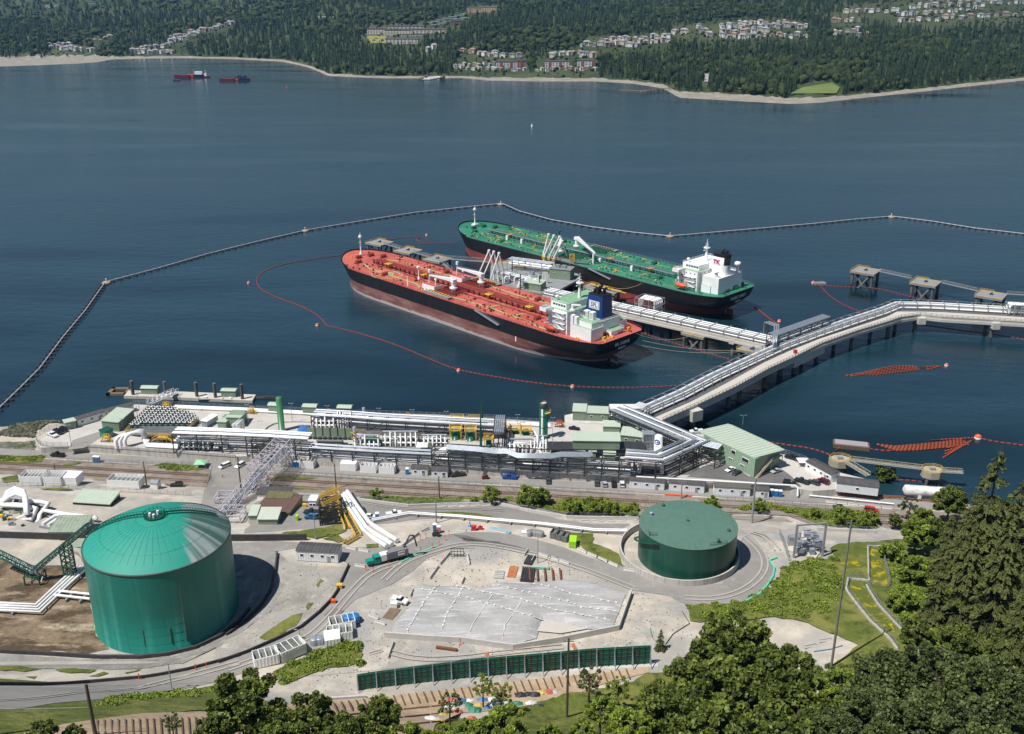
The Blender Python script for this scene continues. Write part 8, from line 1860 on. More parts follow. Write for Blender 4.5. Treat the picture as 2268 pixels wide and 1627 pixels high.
# coloured material heap
cols=[(.5,.13,.06),(.62,.62,.6),(.07,.18,.38),(.5,.37,.08),(.04,.2,.13),(.5,.12,.1),(.03,.03,.035),(.5,.5,.5)];cn=['orange','white','blue','yellow','green','pale red','black','grey']
hp=[(475,1425,0),(560,1420,1),(600,1400,2),(590,1440,7),(660,1400,1),(720,1430,3),(745,1395,2),(830,1395,1),(870,1395,2),(690,1465,4),(570,1480,5),(470,1500,3),(450,1545,3),(670,1520,0),(640,1430,4),(980,1425,4),(1010,1360,6),(1065,1355,6),(1110,1358,6),(1080,1420,1),(1150,1440,6),(820,1430,7),(900,1430,1),(395,1530,1),(310,1605,3),(275,1608,3),(1165,1340,3),(1205,1340,5),(1243,1340,7),(540,1400,5),(520,1445,1),(780,1450,2)]
cnt={}
for k,(x,y,c_)in enumerate(sorted(hp)):
 p=P(*A3(x,y));cnt[c_]=cnt.get(c_,0)+1;nm=cn[c_];b=MB();r_=random.Random(k);n=7
 vs=[];s=r_.uniform(.7,1.25)
 for j in range(n):
  for i in range(n):u,v=(i-3)/3,(j-3)/3;h=max(0,1-u*u*.8-v*v*.8);vs.append((u*s*1.5+r_.uniform(-.15,.15),v*s+r_.uniform(-.15,.15),h*s*.8+r_.uniform(-.12,.12)*(h>0)))
 b.add(vs,[(j*n+i,j*n+i+1,j*n+i+n+1,j*n+i+n)for j in range(n-1)for i in range(n-1)]);o=b.bl('tarped_bundle',mat('bundle_'+nm.replace(' ','_'),cols[c_],.6));o.location=p+UP(.2)
 tag(o,nm+' tarped bundle, '+od[cnt[c_]-1]+' '+nm+' one from the left in the material heap','bundle','tarped bundles below the green barrier')
 # stair bridge with green trusses left of the teal tank
b0=P(*A1(-20,500),17);b1=P(*A1(215,615),13.5);b2=P(*A1(410,455),22);b3=P(*A1(560,330),37)
T=truss('dark green stair bridge descending from the left picture edge',b0,b1,1.6,1.8,9,DG_,'green stair bridges');T=truss('dark green stair bridge from the low landing up to the trestle leg',b1,b2,1.6,1.8,10,DG_,'green stair bridges');T=truss('dark green stair bridge from the trestle leg up to the tank rim',b2,b3,1.6,1.8,10,DG_,'green stair bridges')
tw_('tall dark green trestle leg under the stair bridge beside the teal tank',V3((b2.x,b2.y,0)),3,10.2,22,DG_,5)
T=tw_('low dark green landing tower with a grey box under the stair bridge',V3((b1.x,b1.y,0)),5,10.2,13.5,DG_,1);b=MB();b.box((b1.x,b1.y,14.3),(2.4,1.6,1.2));b.bl('grey_box',GV_,T)
# substation
T=tg_('substation','electrical substation of grey transformers and switchgear on a pale pad','substation',P(*A4(1340,400)));r_=random.Random(8)
b=MB();pl=[P(*A4(*p))for p in((1225,420),(1420,470),(1480,400),(1330,320))];b.prism([tuple(p.xy)for p in pl],12,max(p.z for p in pl)+.25);b.bl('pad',PALEC,T)
zp=max(p.z for p in pl)+.25
for k in range(40):
 p=P(*A4(r_.uniform(1300,1450),r_.uniform(345,450)),zp);s=r_.uniform(.7,1.8);b=MB();hz=r_.uniform(0,2.5)
 if k%3==0:b.box(p+UP(hz+s/2),(s*1.6,s,s))
 elif k%3==1:b.cyl(p,p+UP(2.5+s),.22,6);b.box(p+UP(2.5+s),(.8,.8,.3))
 else:b.bar(p+V3((-1.5,0,2+hz)),p+V3((1.5,.5,2+hz)),.3)
 b.bl('switchgear',(GV_,SG_,GV_)[k%3],T)
for x,y,s in((1262,375,3.4),(1300,425,2),(1395,440,2.2),(1415,345,2.4)):p=P(*A4(x,y),zp);b=MB();b.box(p+UP(s/2),(s*.8,s*.7,s));b.bl('cabinet',GV_,T)
T=tg_('gantry','tall grey steel gantry over the substation','gantry',P(*A4(1280,460)))
ga=[P(*A4(1275,465)),P(*A4(1463,455))]
for p in ga:h=topz(p,A4(0,245)[1]);b=MB();b.bar(p,V3((p.x,p.y,h)),.7);b.bl('column',SG_,T)
b=MB();h=topz(ga[0],A4(0,250)[1]);b.bar(V3((ga[0].x,ga[0].y,h)),V3((ga[1].x,ga[1].y,h)),.5);b.bl('crossbeam',SG_,T)
# poles
def pole(label,cv,xb,yb,yt,m,r=.28,arms=0,lean=0,kind='utility_pole',grp='poles',head=False,xt=None):
 p=P(*cv(xb,yb));h=topz(p,cv(0,yt)[1])-p.z;T=tg_(kind,label,'pole',p,0,grp);b=MB();b.cyl((0,0,0),(0,0,h),r,8,r*.65);b.bl('pole',m,T,wd=0)
 for k in range(arms):b=MB();b.bar((-1.4,0,h-1-k*1.6),(1.4,0,h-1-k*1.6),.16);b.bl('crossarm',m,T,wd=0)
 if head:
  for s in(-1,1):b=MB();b.bar((0,0,h-.2),(s*.9,0,h),.1);b.box((s*1.2,0,h+.05),(.8,.4,.18));b.bl('lamp_head',GV_,T,wd=0)
 return p,h
WP=mat('wooden_pole',(.11,.085,.06),.9,col2=(.07,.055,.04),scale=1)
pA=pole('leaning dark wooden pole at the bottom left',A1,600,1640,1312,WP,.45);pB=pole('tall wooden pole in front of the green barrier',A3,1330,1515,960,WP,.38,1);pC=pole('very tall grey pole on the sandy patch at the right',A4,1522,1190,215,mat('grey_wood',(.2,.19,.16),.9),.4,1)
pole('dark pole beside the railway near the white tanks',Z2,1213,975,757,WP,.3);pole('thin dark pole among the white tanks',Z2,462,870,770,WP,.2);pole('black pole with lamps at the level crossing',Z2,1990,1000,720,BK_,.3,0,head=True);pole('dark pole between railway and upper road near the yellow stair',Z3,782,920,693,WP,.28);pole('dark pole by the railway below the black pickup',Z3,1718,1010,807,WP,.28)
pole('dark pole by the railway right of the shrubs',Z4,782,1080,950,WP,.25);pole('grey lattice like pole with crossarms east of the dark green tank',Z5,1148,1228,825,SG_,.5,3);pole('slim grey pole behind the dark green tank',Z5,508,1010,835,SG_,.3,1);pole('slim grey pole by the pipe corner',Z5,500,830,505,SG_,.25,2);pole('slim pole with cameras behind the big green building',Z5,1062,390,255,GV_,.2,0,head=True)
pole('street lamp beside the road in front of the teal tank',A1,1078,1350,1185,GV_,.18,0,head=True,kind='street_lamp');pole('street lamp below the brown roofed building',A2,598,345,175,GV_,.18,0,head=True,kind='street_lamp');pole('street lamp beside the gas bottles',A2,495,1010,938,GV_,.15,0,head=True,kind='street_lamp');pole('street lamp at the pale cylinders above the sheeted pile',A3,1128,440,235,GV_,.18,0,head=True,kind='street_lamp');pole('lattice mast near the pink toilet',Z3,1690,1230,1000,SG_,.3)
for k,(cv,x,yb,yt)in enumerate(((Z3,385,320,150),(Z3,705,260,172),(Z3,1172,310,195),(Z3,1475,330,208),(Z3,1783,345,222),(Z4,500,350,252),(Z4,815,600,280),(Z2,1150,330,185),(Z2,1610,470,360),(Z2,2050,445,290),(Z2,1148,480,240),(Z2,590,630,460),(Z2,1020,500,408))):
 p=P(*cv(x,yb),ZQ);h=topz(p,cv(0,yt)[1])-ZQ;lamp(od[k]+' thin quay light pole: '+('one of the row along the north edge' if k<6 else 'standing beside '+('the tall green stack','the footbridge','the silver container','the taller green building','the long green building','the wrapped pallets','the valve deck')[k-6]),p,h,GV_,'thin light poles on the quay')
def wire(label,a,c,sag):b=MB();a,c=V3(a),V3(c);b.tube([a.lerp(c,i/10)-UP(sag*4*(i/10)*(1-i/10))for i in range(11)],.05,4);tag(b.bl('overhead_wire',SG_),label,'wire','overhead wires')
tA=pA[0]+UP(pA[1]-.5);tB=pB[0]+UP(pB[1]-1);tC=pC[0]+UP(pC[1]-1)
wire('upper overhead wire leaving the bottom left pole to the left',tA,tA+V3((-60,-2,4)),1);wire('lower overhead wire leaving the bottom left pole to the left',tA-UP(5),tA+V3((-60,-2,-2)),1);wire('overhead wire between the two wooden poles in the foreground',tA,tB,3)
# big truck (vacuum truck)
a,c=P(*A2(1160,470)),P(*A2(985,510));d=c-a;mid=(a+c)/2;T=tg_('vacuum_truck','teal cabbed vacuum truck with grey tank body and raised boom','truck',(mid.x,mid.y,mid.z+.15),atan2(d.y,d.x))
TC_=mat('teal_cab',(.01,.28,.22),.35)
b=MB();b.box((6.2,0,1.7),(3,2.2,1.3));b.box((4.0,0,2.1),(2.2,2.5,2.6));b.bl('cab',TC_,T,wd=0);b=MB();b.box((4.9,0,2.9),(.6,2.2,.9));b.cut().box((4.0,1.27,2.8),(1.4,.05,.8));b.cut().box((4.0,-1.27,2.8),(1.4,.05,.8));b.bl('cab_window',GLASS,T,wd=0)
b=MB();b.box((-2.6,0,1.0),(10.4,1.2,.5));b.bl('chassis',BK_,T,wd=0);b=MB();b.box((-3.4,0,2.7),(7.6,2.7,2.7));
for k in range(9):b.box((-6.8+k*.85,0,2.7),(.14,2.85,2.6))
bd=b.bl('tank_body',mat('truck_grey',(.22,.22,.23),.5),T,wd=0);b=MB();b.box((-4.6,1.46,2.9),(2.4,.06,1.5));sg_=b.bl('sign_panel',WH_,bd,wd=0);text_mesh('BADGER',.55,REDP,'sign_lettering',sg_,(-4.6,1.5,3.1),(-1,0,0),(0,0,1),.02,.02)
b=MB();b.box((1.6,0,2.4),(2,2.4,2.4));b.bl('equipment_box',WH_,T,wd=0);b=MB();b.cyl((.6,.5,3.6),(.6,.5,4.4),.5,10);b.bl('filter_drum',WH_,T,wd=0)
b=MB();b.tube([(-6,0,4),(-8.2,.4,8.5),(-9.6,.8,8.2),(-10.4,1,4)],.32,6);b.bl('boom',BK_,T,wd=0)
for x in(6,-1.5,-3,-4.5,-6):
 for sy in(-1,1):b=MB();b.cyl((x,sy*.9,.55),(x,sy*1.3,.55),.55,14);b.bl('wheel',TYRE,T,wd=0)
def buggy(label,p,rz,m):
 T=tg_('utility_buggy',label,'buggy',p,rz);b=MB();b.box((0,0,.8),(2.8,1.5,.5));b.box((1,0,1.15),(.8,1.3,.3));b.bl('body',m,T,wd=0);b=MB()
 for x in(-.9,.6):
  for y in(-.65,.65):b.bar((x,y,1),(x*.8,y,2),.1)
 b.box((-.1,0,2.03),(1.7,1.4,.08));b.bl('roll_cage',BK_,T,wd=0)
 for x in(-.9,.9):
  for y in(-.75,.75):b=MB();b.cyl((x,y-.12,.38),(x,y+.12,.38),.38,10);b.bl('wheel',TYRE,T,wd=0)
buggy('dark red utility buggy on the parking strip',P(*Z4(205,832))+UP(.25),.1,mat('maroon',(.2,.01,.01),.5));buggy('black utility buggy below the two toilets in the yard',P(*Z3(1690,1350))+UP(.2),-.2,BK_)
b=MB();p=P(*A3(572,395));T=tg_('info_board','black framed board on posts in the small inner yard','board',p)
for k in range(5):b.bar((k*1.1-2.2,0,0),(k*1.1-2.2,0,3.2),.18)
for z_ in(.8,2,3.2):b.bar((-2.2,0,z_),(2.2,0,z_),.16)
b.bl('board_frame',BK_,T,wd=0)
# person in a high visibility vest on the crossing
p=P(*Z2(1838,900))+UP(.45);T=tg_('person','person in orange vest and white helmet walking over the level crossing','person',p,.4)
me=bpy.data.meshes.new('body');J=[(0,0,.98,.15),(0,0,1.25,.17),(0,0,1.5,.16),(0,0,1.62,.06),(0,0,1.78,.11),(-.1,0,.9,.1),(-.14,.12,.48,.075),(-.14,.05,.06,.05),(.1,0,.9,.1),(.14,-.1,.48,.075),(.14,-.22,.08,.05),(-.22,0,1.45,.06),(-.3,-.08,1.15,.045),(-.28,.02,.9,.035),(.22,0,1.45,.06),(.3,.08,1.15,.045),(.27,.2,.95,.035)]
E_=[(0,1),(1,2),(2,3),(3,4),(0,5),(5,6),(6,7),(0,8),(8,9),(9,10),(2,11),(11,12),(12,13),(2,14),(14,15),(15,16)]
me.from_pydata([j[:3]for j in J],E_,[]);o=bpy.data.objects.new('body',me);link(o);adopt(o,T);sk=o.modifiers.new('skin','SKIN');
for v,j in zip(me.skin_vertices[0].data,J):v.radius=(j[3],j[3]*.8)
o.modifiers.new('sub','SUBSURF').levels=1;me.materials.append(mat('work_trousers',(.08,.08,.1),.8))
b=MB();b.lathe((0,0,0),[(.19,.98),(.21,1.25),(.2,1.48),(.08,1.56)],10);b.bl('safety_vest',mat('hi_vis_orange',(.8,.2,.03),.6),T,wd=0);b=MB();b.lathe((0,0,0),[(.15,1.82),(.14,1.9),(.08,1.97),(.01,1.98)],10);b.bl('helmet',WH_,T,wd=0)
# ================================================================ TREES AND BUSHES NEAR THE CAMERA
rng=np.random.default_rng(5)
MAPLE=tinted('maple_leaves',(.012,.028,.005),(.24,.29,.06),.5,.25)
WILLOW=tinted('willow_leaves',(.014,.028,.009),(.19,.23,.075),.55,.25)
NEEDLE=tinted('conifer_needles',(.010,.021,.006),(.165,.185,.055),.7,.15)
BRIGHT=tinted('bright_shrub_leaves',(.04,.075,.01),(.31,.39,.06),.55,.2)
BARK=mat('bark',(.10,.08,.06),.9,col2=(.06,.045,.035),scale=3)
def quads(c,size,flat=0,axis=None,asp=1.0):
 """one leaf quad per centre, random orientation"""
 n=len(c);a=rng.normal(size=(n,3));
 if axis is not None:a=axis+.35*a
 a/=np.linalg.norm(a,axis=1)[:,None];b=rng.normal(size=(n,3));b[:,2]*=(1-flat);b-=a*(a*b).sum(1)[:,None];b/=np.linalg.norm(b,axis=1)[:,None]
 s=size*(.6+.8*rng.random(n))[:,None];a=a*s*asp;b=b*s
 V=np.stack([c-a-b*.6,c+a-b,c+a*.8+b,c-a*.7+b*.7],1).reshape(-1,3);F=np.arange(4*n).reshape(n,4);return V,F
def crown_mesh(name,m,n=11000,clumps=60,size=.040,seed=1,flat=.8,sparse=0):
 r=np.random.default_rng(seed);u=r.normal(size=(clumps,3));u/=np.linalg.norm(u,axis=1)[:,None];rad=.30+.58*r.random(clumps)**.7
 C0=u*rad[:,None]*np.array([1,1,flat]);C0[:,2]=np.where(C0[:,2]<-.45,C0[:,2]*.5,C0[:,2]);cr=(.10+.16*r.random(clumps))*(.8 if sparse else 1);tn=r.random(clumps)
 k=r.integers(0,clumps,n);d=r.normal(size=(n,3));d/=np.linalg.norm(d,axis=1)[:,None];q=r.random(n)**.35
 c=C0[k]+d*(cr[k]*q)[:,None]*np.array([1,1,.75]);V,F=quads(c,size,.3)
 t=np.clip(.4*tn[k]+.7*r.random(n)**2+.1*d[:,2],0,1);return nm_(name,V,F,m,np.repeat(t,4)),C0,cr
def trunk_mesh(name,C0,h,r0,seed,n=9):
 b=MB();r=random.Random(seed);b.tube([(0,0,-h),(.02,.01,-h*.5),(0,0,-.1),(.02,.03,.35)],r0,8,rs=[r0*1.3,r0,r0*.75,r0*.3])
 for k in r.sample(range(len(C0)),min(n,len(C0))):p=C0[k];z0=-.45+.4*r.random();b.tube([(0,0,z0),(p[0]*.45,p[1]*.45,(z0+p[2])/2+.03),tuple(p)],r0*.4,6,rs=[r0*.45,r0*.28,r0*.08])
 me=bpy.data.meshes.new(name);me.from_pydata(b.v,[],b.f);me.materials.append(BARK);return me
KIND={}
for nm,m,sd,kw in(('maple',MAPLE,1,{}),('maple',MAPLE,2,dict(clumps=50)),('maple',MAPLE,3,dict(clumps=70,flat=.95)),('willow',WILLOW,4,dict(clumps=80,size=.030,n=15000)),('willow',WILLOW,5,dict(clumps=70,size=.030,n=14000)),('shrub',BRIGHT,6,dict(n=6000,clumps=22,size=.05)),('shrub',BRIGHT,7,dict(n=6000,clumps=28,size=.05)),('sparse',WILLOW,8,dict(n=2600,clumps=26,size=.03,sparse=1,flat=1)),('sparse',BRIGHT,9,dict(n=3200,clumps=30,size=.03,sparse=1))):
 me,C0,cr=crown_mesh(nm+'_crown',m,seed=sd,**kw);KIND.setdefault(nm,[]).append((me,trunk_mesh(nm+'_trunk',C0,1.35,.055,sd)))
def conifer_mesh(name,seed,R0=.17,n=20000,droop=.45,gaps=0):
 r=np.random.default_rng(seed);W_=44;hs=np.sort(r.random(W_))*.93+.05;B=[];
 for h in hs:
  for k in range(r.integers(5,8)):B.append((h,r.random()*2*pi,R0*(1-h)**.75*(.65+.5*r.random())))
 B=np.array(B);w=B[:,2]**1.3;k=r.choice(len(B),n,p=w/w.sum());t=r.random(n)**.6;L=B[k,2];a=B[k,1]
 side=(r.random(n)-.5)*.55*L*(1-t*.7);x=np.cos(a)*t*L-np.sin(a)*side;y=np.sin(a)*t*L+np.cos(a)*side;z=B[k,0]-droop*t*L*t+.0*t-.012*r.random(n)-np.abs(side)*.3
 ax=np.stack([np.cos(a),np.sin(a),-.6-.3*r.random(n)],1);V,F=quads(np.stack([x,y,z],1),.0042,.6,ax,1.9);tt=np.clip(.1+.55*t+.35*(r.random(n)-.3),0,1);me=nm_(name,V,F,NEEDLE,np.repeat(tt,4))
 b=MB();b.tube([(0,0,-.03),(0,0,.5),(0,0,.99)],.011,7,rs=[.014,.009,.001])
 for q in r.choice(len(B),70):h,a_,l=B[q];b.tube([(0,0,h),(cos(a_)*l*.9,sin(a_)*l*.9,h-droop*l*.7)],.001,4)
 tm=bpy.data.meshes.new(name+'_trunk');tm.from_pydata(b.v,[],b.f);tm.materials.append(BARK);return me,tm
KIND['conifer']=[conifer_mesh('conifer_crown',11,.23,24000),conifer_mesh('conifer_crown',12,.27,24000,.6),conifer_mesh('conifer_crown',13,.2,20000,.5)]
def P_up(px,py,h):
 a,b_,c=ray(px,py);t=120
 while t<620:
  if CAMH-c*t-HT(a*t,b_*t)<=h:break
  t+=1.0
 return V3((a*t,b_*t,CAMH-c*t)),t
NT={}
def tree(kind,px,py,rpx,hc,label,cat='tree',grp='broadleaf trees',flat=1.0):
 c,t=P_up(px,py,hc);g=HT(c.x,c.y);i=NT.get(kind,0);NT[kind]=i+1;me,tm=KIND[kind][i%len(KIND[kind])];s=rpx*t/F/.95
 T=tg_({'maple':'maple_tree','willow':'willow_tree','shrub':'leafy_shrub','sparse':'sparse_tree'}[kind],label,cat,(c.x,c.y,g),0,grp)
 o=bpy.data.objects.new('crown',me);link(o);adopt(o,T);o.location=(0,0,c.z-g);o.scale=(s,s,s*flat);o.rotation_euler=(0,0,rng.random()*6.28)
 o=bpy.data.objects.new('trunk',tm);link(o);adopt(o,T);o.location=(0,0,c.z-g);o.scale=(s,s,max((c.z-g)/1.3,s*.3));o.rotation_euler=(0,0,rng.random()*6.28)
def co_(px,pyb,pyt,label,xt=None):
 p=P(px,pyb);h=topz(p,pyt)-p.z;i=NT.get('con',0);NT['con']=i+1;me,tm=KIND['conifer'][i%3];T=tg_('conifer_tree',label,'conifer',p,rng.random()*6.28,'tall conifers on the right')
 for nm,q in(('crown',me),('trunk',tm)):o=bpy.data.objects.new(nm,q);link(o);adopt(o,T);o.scale=(h*1.0,h*1.0,h)
TL=[('maple',540,1562,88,12,'dark green maple at the bottom left, biggest of that group'),('maple',690,1588,62,11,'dark maple second from the left in the bottom left group'),('maple',838,1600,58,11,'dark maple furthest right in the bottom left group'),('maple',625,1630,60,10,'dark maple at the bottom edge between its neighbours'),('maple',760,1632,55,9,'low dark maple at the bottom edge left of the tan boards'),('maple',470,1625,45,8,'dark maple at the bottom edge near the leftmost boards'),('maple',95,1622,36,6,'small dark tree at the bottom left corner'),('maple',160,1626,26,5,'smaller dark tree right of the corner one'),('sparse',380,1600,26,6,'nearly bare small tree above the bottom left boards'),('sparse',1070,1518,30,8,'brownish sparse tree in front of the green barrier'),('sparse',996,1560,32,8,'sparse green tree in front of the material heap'),('sparse',1110,1535,30,8,'sparse green tree right of the brownish one'),('shrub',1118,1602,52,7,'light green bushy tree at the bottom centre'),('shrub',925,1618,34,4,'light green bush right of the bottom left maples'),('shrub',985,1632,30,4,'low light green bush at the bottom edge below the material heap'),('shrub',1215,1630,34,4,'light green bush at the bottom edge left of the tall wooden pole'),('shrub',1290,1620,32,5,'bright green bush at the foot of the tall wooden pole'),('shrub',1440,1545,34,6,'bright green tree touching the left side of the big maples'),('shrub',1040,1622,36,5,'light green bush left of the bushy tree at the bottom centre'),('sparse',1305,1510,36,9,'sparse green tree right of the tall wooden pole'),('sparse',1370,1525,34,9,'sparse green tree second right of the tall wooden pole'),('shrub',1330,1580,50,8,'bright green tree below the sparse ones, right of the pole'),('shrub',1400,1615,55,8,'bright green tree at the bottom, left of the big maple'),('maple',1625,1440,92,15,'largest maple, its round top reaching the sandy ground'),('maple',1545,1500,84,14,'maple left of and joined to the largest one'),('maple',1715,1500,92,14,'maple right of and joined to the largest one'),('maple',1620,1560,104,13,'maple directly below the largest one'),('maple',1490,1575,80,12,'maple at the lower left of the big group'),('maple',1765,1590,96,13,'maple at the lower right of the big group'),('maple',1560,1640,90,11,'maple at the bottom edge under the big group'),('maple',1690,1650,90,11,'maple at the bottom edge, right under the big group'),('shrub',1860,1520,50,8,'light green tree between the big maples and the willows'),('willow',1955,1500,78,11,'grey green willow below the meadow fence'),('willow',2075,1500,92,12,'grey green willow, the top one below the conifers'),('willow',2195,1540,92,12,'grey green willow at the right edge'),('willow',1920,1585,85,11,'grey green willow at the lower left of its group'),('willow',2040,1600,95,11,'grey green willow low in the middle of its group'),('willow',2170,1630,95,10,'grey green willow at the bottom right corner'),('willow',1850,1640,75,9,'grey green willow at the bottom edge beside the maples'),('shrub',1830,1570,45,8,'yellowish green tree right of the lower maples'),('shrub',1980,1214,32,5,'round green bush beside the meadow fence'),('shrub',2030,1185,40,8,'light green tree above the meadow fence'),('shrub',2035,1262,44,6,'green bushy tree right of the meadow fence'),('maple',2075,1180,38,9,'green tree between meadow and the leftmost conifer'),('shrub',2000,1330,36,4,'low green bush along the right meadow fence'),('shrub',2110,1330,40,5,'green bush at the foot of the conifers'),('maple',2120,1420,46,7,'dark bushy tree under the conifers'),('maple',2220,1440,48,7,'dark bushy tree at the right edge under the conifers'),('maple',2030,1400,40,5,'dark bush at the lower end of the meadow fence'),('maple',2105,1110,40,12,'dark green tree beside the white horizontal tank'),('maple',2225,1130,42,12,'dark green tree between the tall conifers'),('maple',2215,1250,44,10,'dark green tree at the right edge among conifers'),('maple',2130,1250,40,9,'dark green tree in the middle of the conifers'),('maple',1963,1050,27,6,'green tree on the shore between the two old dolphins'),('shrub',1870,1142,25,5,'dark bush beside the dark blue car on the road'),('shrub',1930,1140,22,5,'bush hiding part of the red van'),('shrub',1913,1158,16,3,'small yellow green bush below the red van'),('maple',1983,1152,17,4,'small dark bush right of the red van'),('sparse',2016,1122,26,7,'sparse young tree at the roadside near the white tank'),('shrub',2050,1150,34,6,'light green tree at the edge of the conifers by the road'),('shrub',1805,1135,12,3,'small dark bush beside the short pole'),('shrub',836,1090,18,3.5,'round shrub beside the railway, furthest left'),('shrub',1089,1096,23,4.5,'round shrub beside the railway below the blue pickup'),('shrub',1051,1106,11,2,'low shrub just left of the round one below the blue pickup'),('shrub',1172,1100,30,5,'large shrub beside the railway below the grey car'),('shrub',1198,1096,22,5,'shrub joined to the right side of the large one'),('shrub',1268,1122,24,4,'leftmost shrub of the hedge row left of the dark green tank'),('shrub',1302,1116,25,4.5,'second shrub of the hedge row left of the dark green tank'),('shrub',1338,1122,24,4,'third shrub of the hedge row left of the dark green tank'),('shrub',1370,1126,22,4,'fourth shrub of the hedge row left of the dark green tank'),('shrub',1400,1128,18,3.5,'rightmost shrub of the hedge row, touching the dark green tank'),('shrub',1573,1110,24,4.5,'shrub behind the dark green tank'),('shrub',1682,1120,19,4,'shrub right of the lattice pole behind the dark green tank')]
for a in TL:tree(a[0],a[1],a[2],a[3],a[4],a[5],'shrub' if a[0]=='shrub' else 'tree',{'maple':'broadleaf trees','willow':'willows','shrub':'green shrubs','sparse':'sparse young trees'}[a[0]])
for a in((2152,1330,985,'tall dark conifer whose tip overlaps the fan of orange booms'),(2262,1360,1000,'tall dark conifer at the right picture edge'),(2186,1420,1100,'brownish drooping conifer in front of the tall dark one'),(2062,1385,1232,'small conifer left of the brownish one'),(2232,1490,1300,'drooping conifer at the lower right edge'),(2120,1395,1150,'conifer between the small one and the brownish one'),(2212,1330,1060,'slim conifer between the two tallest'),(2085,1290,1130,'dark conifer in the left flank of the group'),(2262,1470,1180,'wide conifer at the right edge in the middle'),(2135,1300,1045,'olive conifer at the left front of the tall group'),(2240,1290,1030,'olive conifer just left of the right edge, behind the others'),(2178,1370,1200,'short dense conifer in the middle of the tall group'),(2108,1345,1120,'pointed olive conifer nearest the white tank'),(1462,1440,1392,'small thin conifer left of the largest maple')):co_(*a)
# ground cover: brambles and low bushes, nobody could count them
def cv_(name,label,cv,poly,dens,hgt,size,m,seed):
 r=np.random.default_rng(seed);pts=[(P(*cv(*p)))for p in poly];xs=[p.x for p in pts];ys=[p.y for p in pts];A=(max(xs)-min(xs))*(max(ys)-min(ys));n=int(A*dens);c=[];t=[]
 pl=[(p.x,p.y)for p in pts];nb=int(A*.42)+6;bx=r.uniform(min(xs),max(xs),nb);by=r.uniform(min(ys),max(ys),nb);bs=r.random(nb)
 for i in range(nb):
  if not ip_(bx[i],by[i],pl):continue
  g=HT(bx[i],by[i]);R_=.6+1.5*bs[i]**2;k=int(dens*13*R_**1.6);d=r.normal(size=(k,3));d/=np.linalg.norm(d,axis=1)[:,None];d[:,2]=abs(d[:,2]);q=r.random(k)[:,None]**.3
  c.append(np.array([bx[i],by[i],g])+d*q*np.array([R_,R_,R_*hgt]));t.append(np.clip(.3*bs[(i*7)%nb]+.3*d[:,2]+.4*r.random(k),0,1))
 c=np.concatenate(c);t=np.concatenate(t);V,F_=quads(c,size,.3);o=link(bpy.data.objects.new(name,nm_(name,V,F_,m,np.repeat(t,4))));tag(o,label,'undergrowth',kind='stuff')
cv_('bramble_cover','low green brambles on the slope above the sandy ground',A4,[(580,780),(860,765),(1050,700),(1170,620),(1190,540),(1350,480),(1560,470),(1600,700),(1520,850),(1400,860),(1150,850),(900,850),(600,860)],5.5,.7,.22,BRIGHT,1)
cv_('bramble_cover','low green brambles beside the white tanks at the lower road',A2,[(330,1215),(620,1080),(700,1040),(780,1010),(890,1020),(905,1170),(700,1190),(520,1250),(400,1300)],6,.8,.22,BRIGHT,2)
cv_('bramble_cover','strip of green undergrowth north of the east yard fence',Z5,[(970,1110),(1350,1100),(1560,1160),(1700,1225),(1900,1265),(2268,1285),(2300,1170),(1900,1120),(1500,1100),(1300,1070)],6,.8,.22,BRIGHT,3)
cv_('bramble_cover','undergrowth right of the meadow fences',A5,[(560,470),(640,450),(900,500),(1300,700),(1475,1000),(1475,1500),(1200,1300),(1000,1100),(800,1080),(620,900),(600,660)],4.5,.8,.25,BRIGHT,4)
cv_('bramble_cover','undergrowth below the trees at the bottom right',A5,[(100,1200),(400,1120),(800,1100),(1475,1350),(1475,1640),(-800,1640),(-800,1500),(-300,1300)],3.5,.8,.28,MAPLE,5)
cv_('bramble_cover','green growth at the foot of the railway shrubs',Z4,[(60,1025),(480,1040),(700,1095),(900,1140),(1590,1150),(1590,1100),(900,1060),(500,1000)],5,.6,.2,BRIGHT,6)
cv_('bramble_cover','green growth along the left part of the railway bank',Z3,[(1000,1010),(1450,1055),(2100,1030),(2100,1005),(1500,1010),(1220,992)],5,.5,.2,BRIGHT,7)
cv_('bramble_cover','weeds on the bank by the light green tent',Z2,[(1270,800),(1400,770),(1600,805),(1690,828),(1450,832)],5,.6,.2,BRIGHT,8)
cv_('bramble_cover','weeds at the left edge above the railway',Z2,[(-20,725),(370,715),(350,755),(-20,755)],5,.6,.2,BRIGHT,9)
cv_('bramble_cover','weeds along the top of the grass bank at the bottom left',A1,[(590,1430),(1100,1365),(1500,1310),(1500,1345),(1100,1400),(600,1470)],3,.5,.2,BRIGHT,10)
# rocks on the left shore
r_=np.random.default_rng(3);b=MB();pl=[P(*Z2(*p),2.5)for p in((-40,590),(100,520),(280,445),(420,455),(520,470),(400,495),(300,560),(290,610),(100,600))];pq=[(p.x,p.y)for p in pl];xs=[p[0]for p in pq];ys=[p[1]for p in pq]
for k in range(1500):
 x,y=r_.uniform(min(xs),max(xs)),r_.uniform(min(ys),max(ys))
 if ip_(x,y,pq):s=r_.uniform(.4,1.2);b.box((x,y,max(HT(x,y),-.2)+s*.2),(s*1.4,s,s),rot=Matrix.Rotation(r_.uniform(0,6),3,'Z')@Matrix.Rotation(r_.uniform(-.6,.6),3,'X'))
tag(b.bl('shore_rocks',ly_('shore_rock',(.12,.115,.09),[((.05,.06,.03),.3,.4,.6,5,None),((.22,.19,.13),.8,.5,.7,5,None)],.9,.3,2)),'brown and mossy boulders of the shore bank at the left','rocks',kind='stuff')
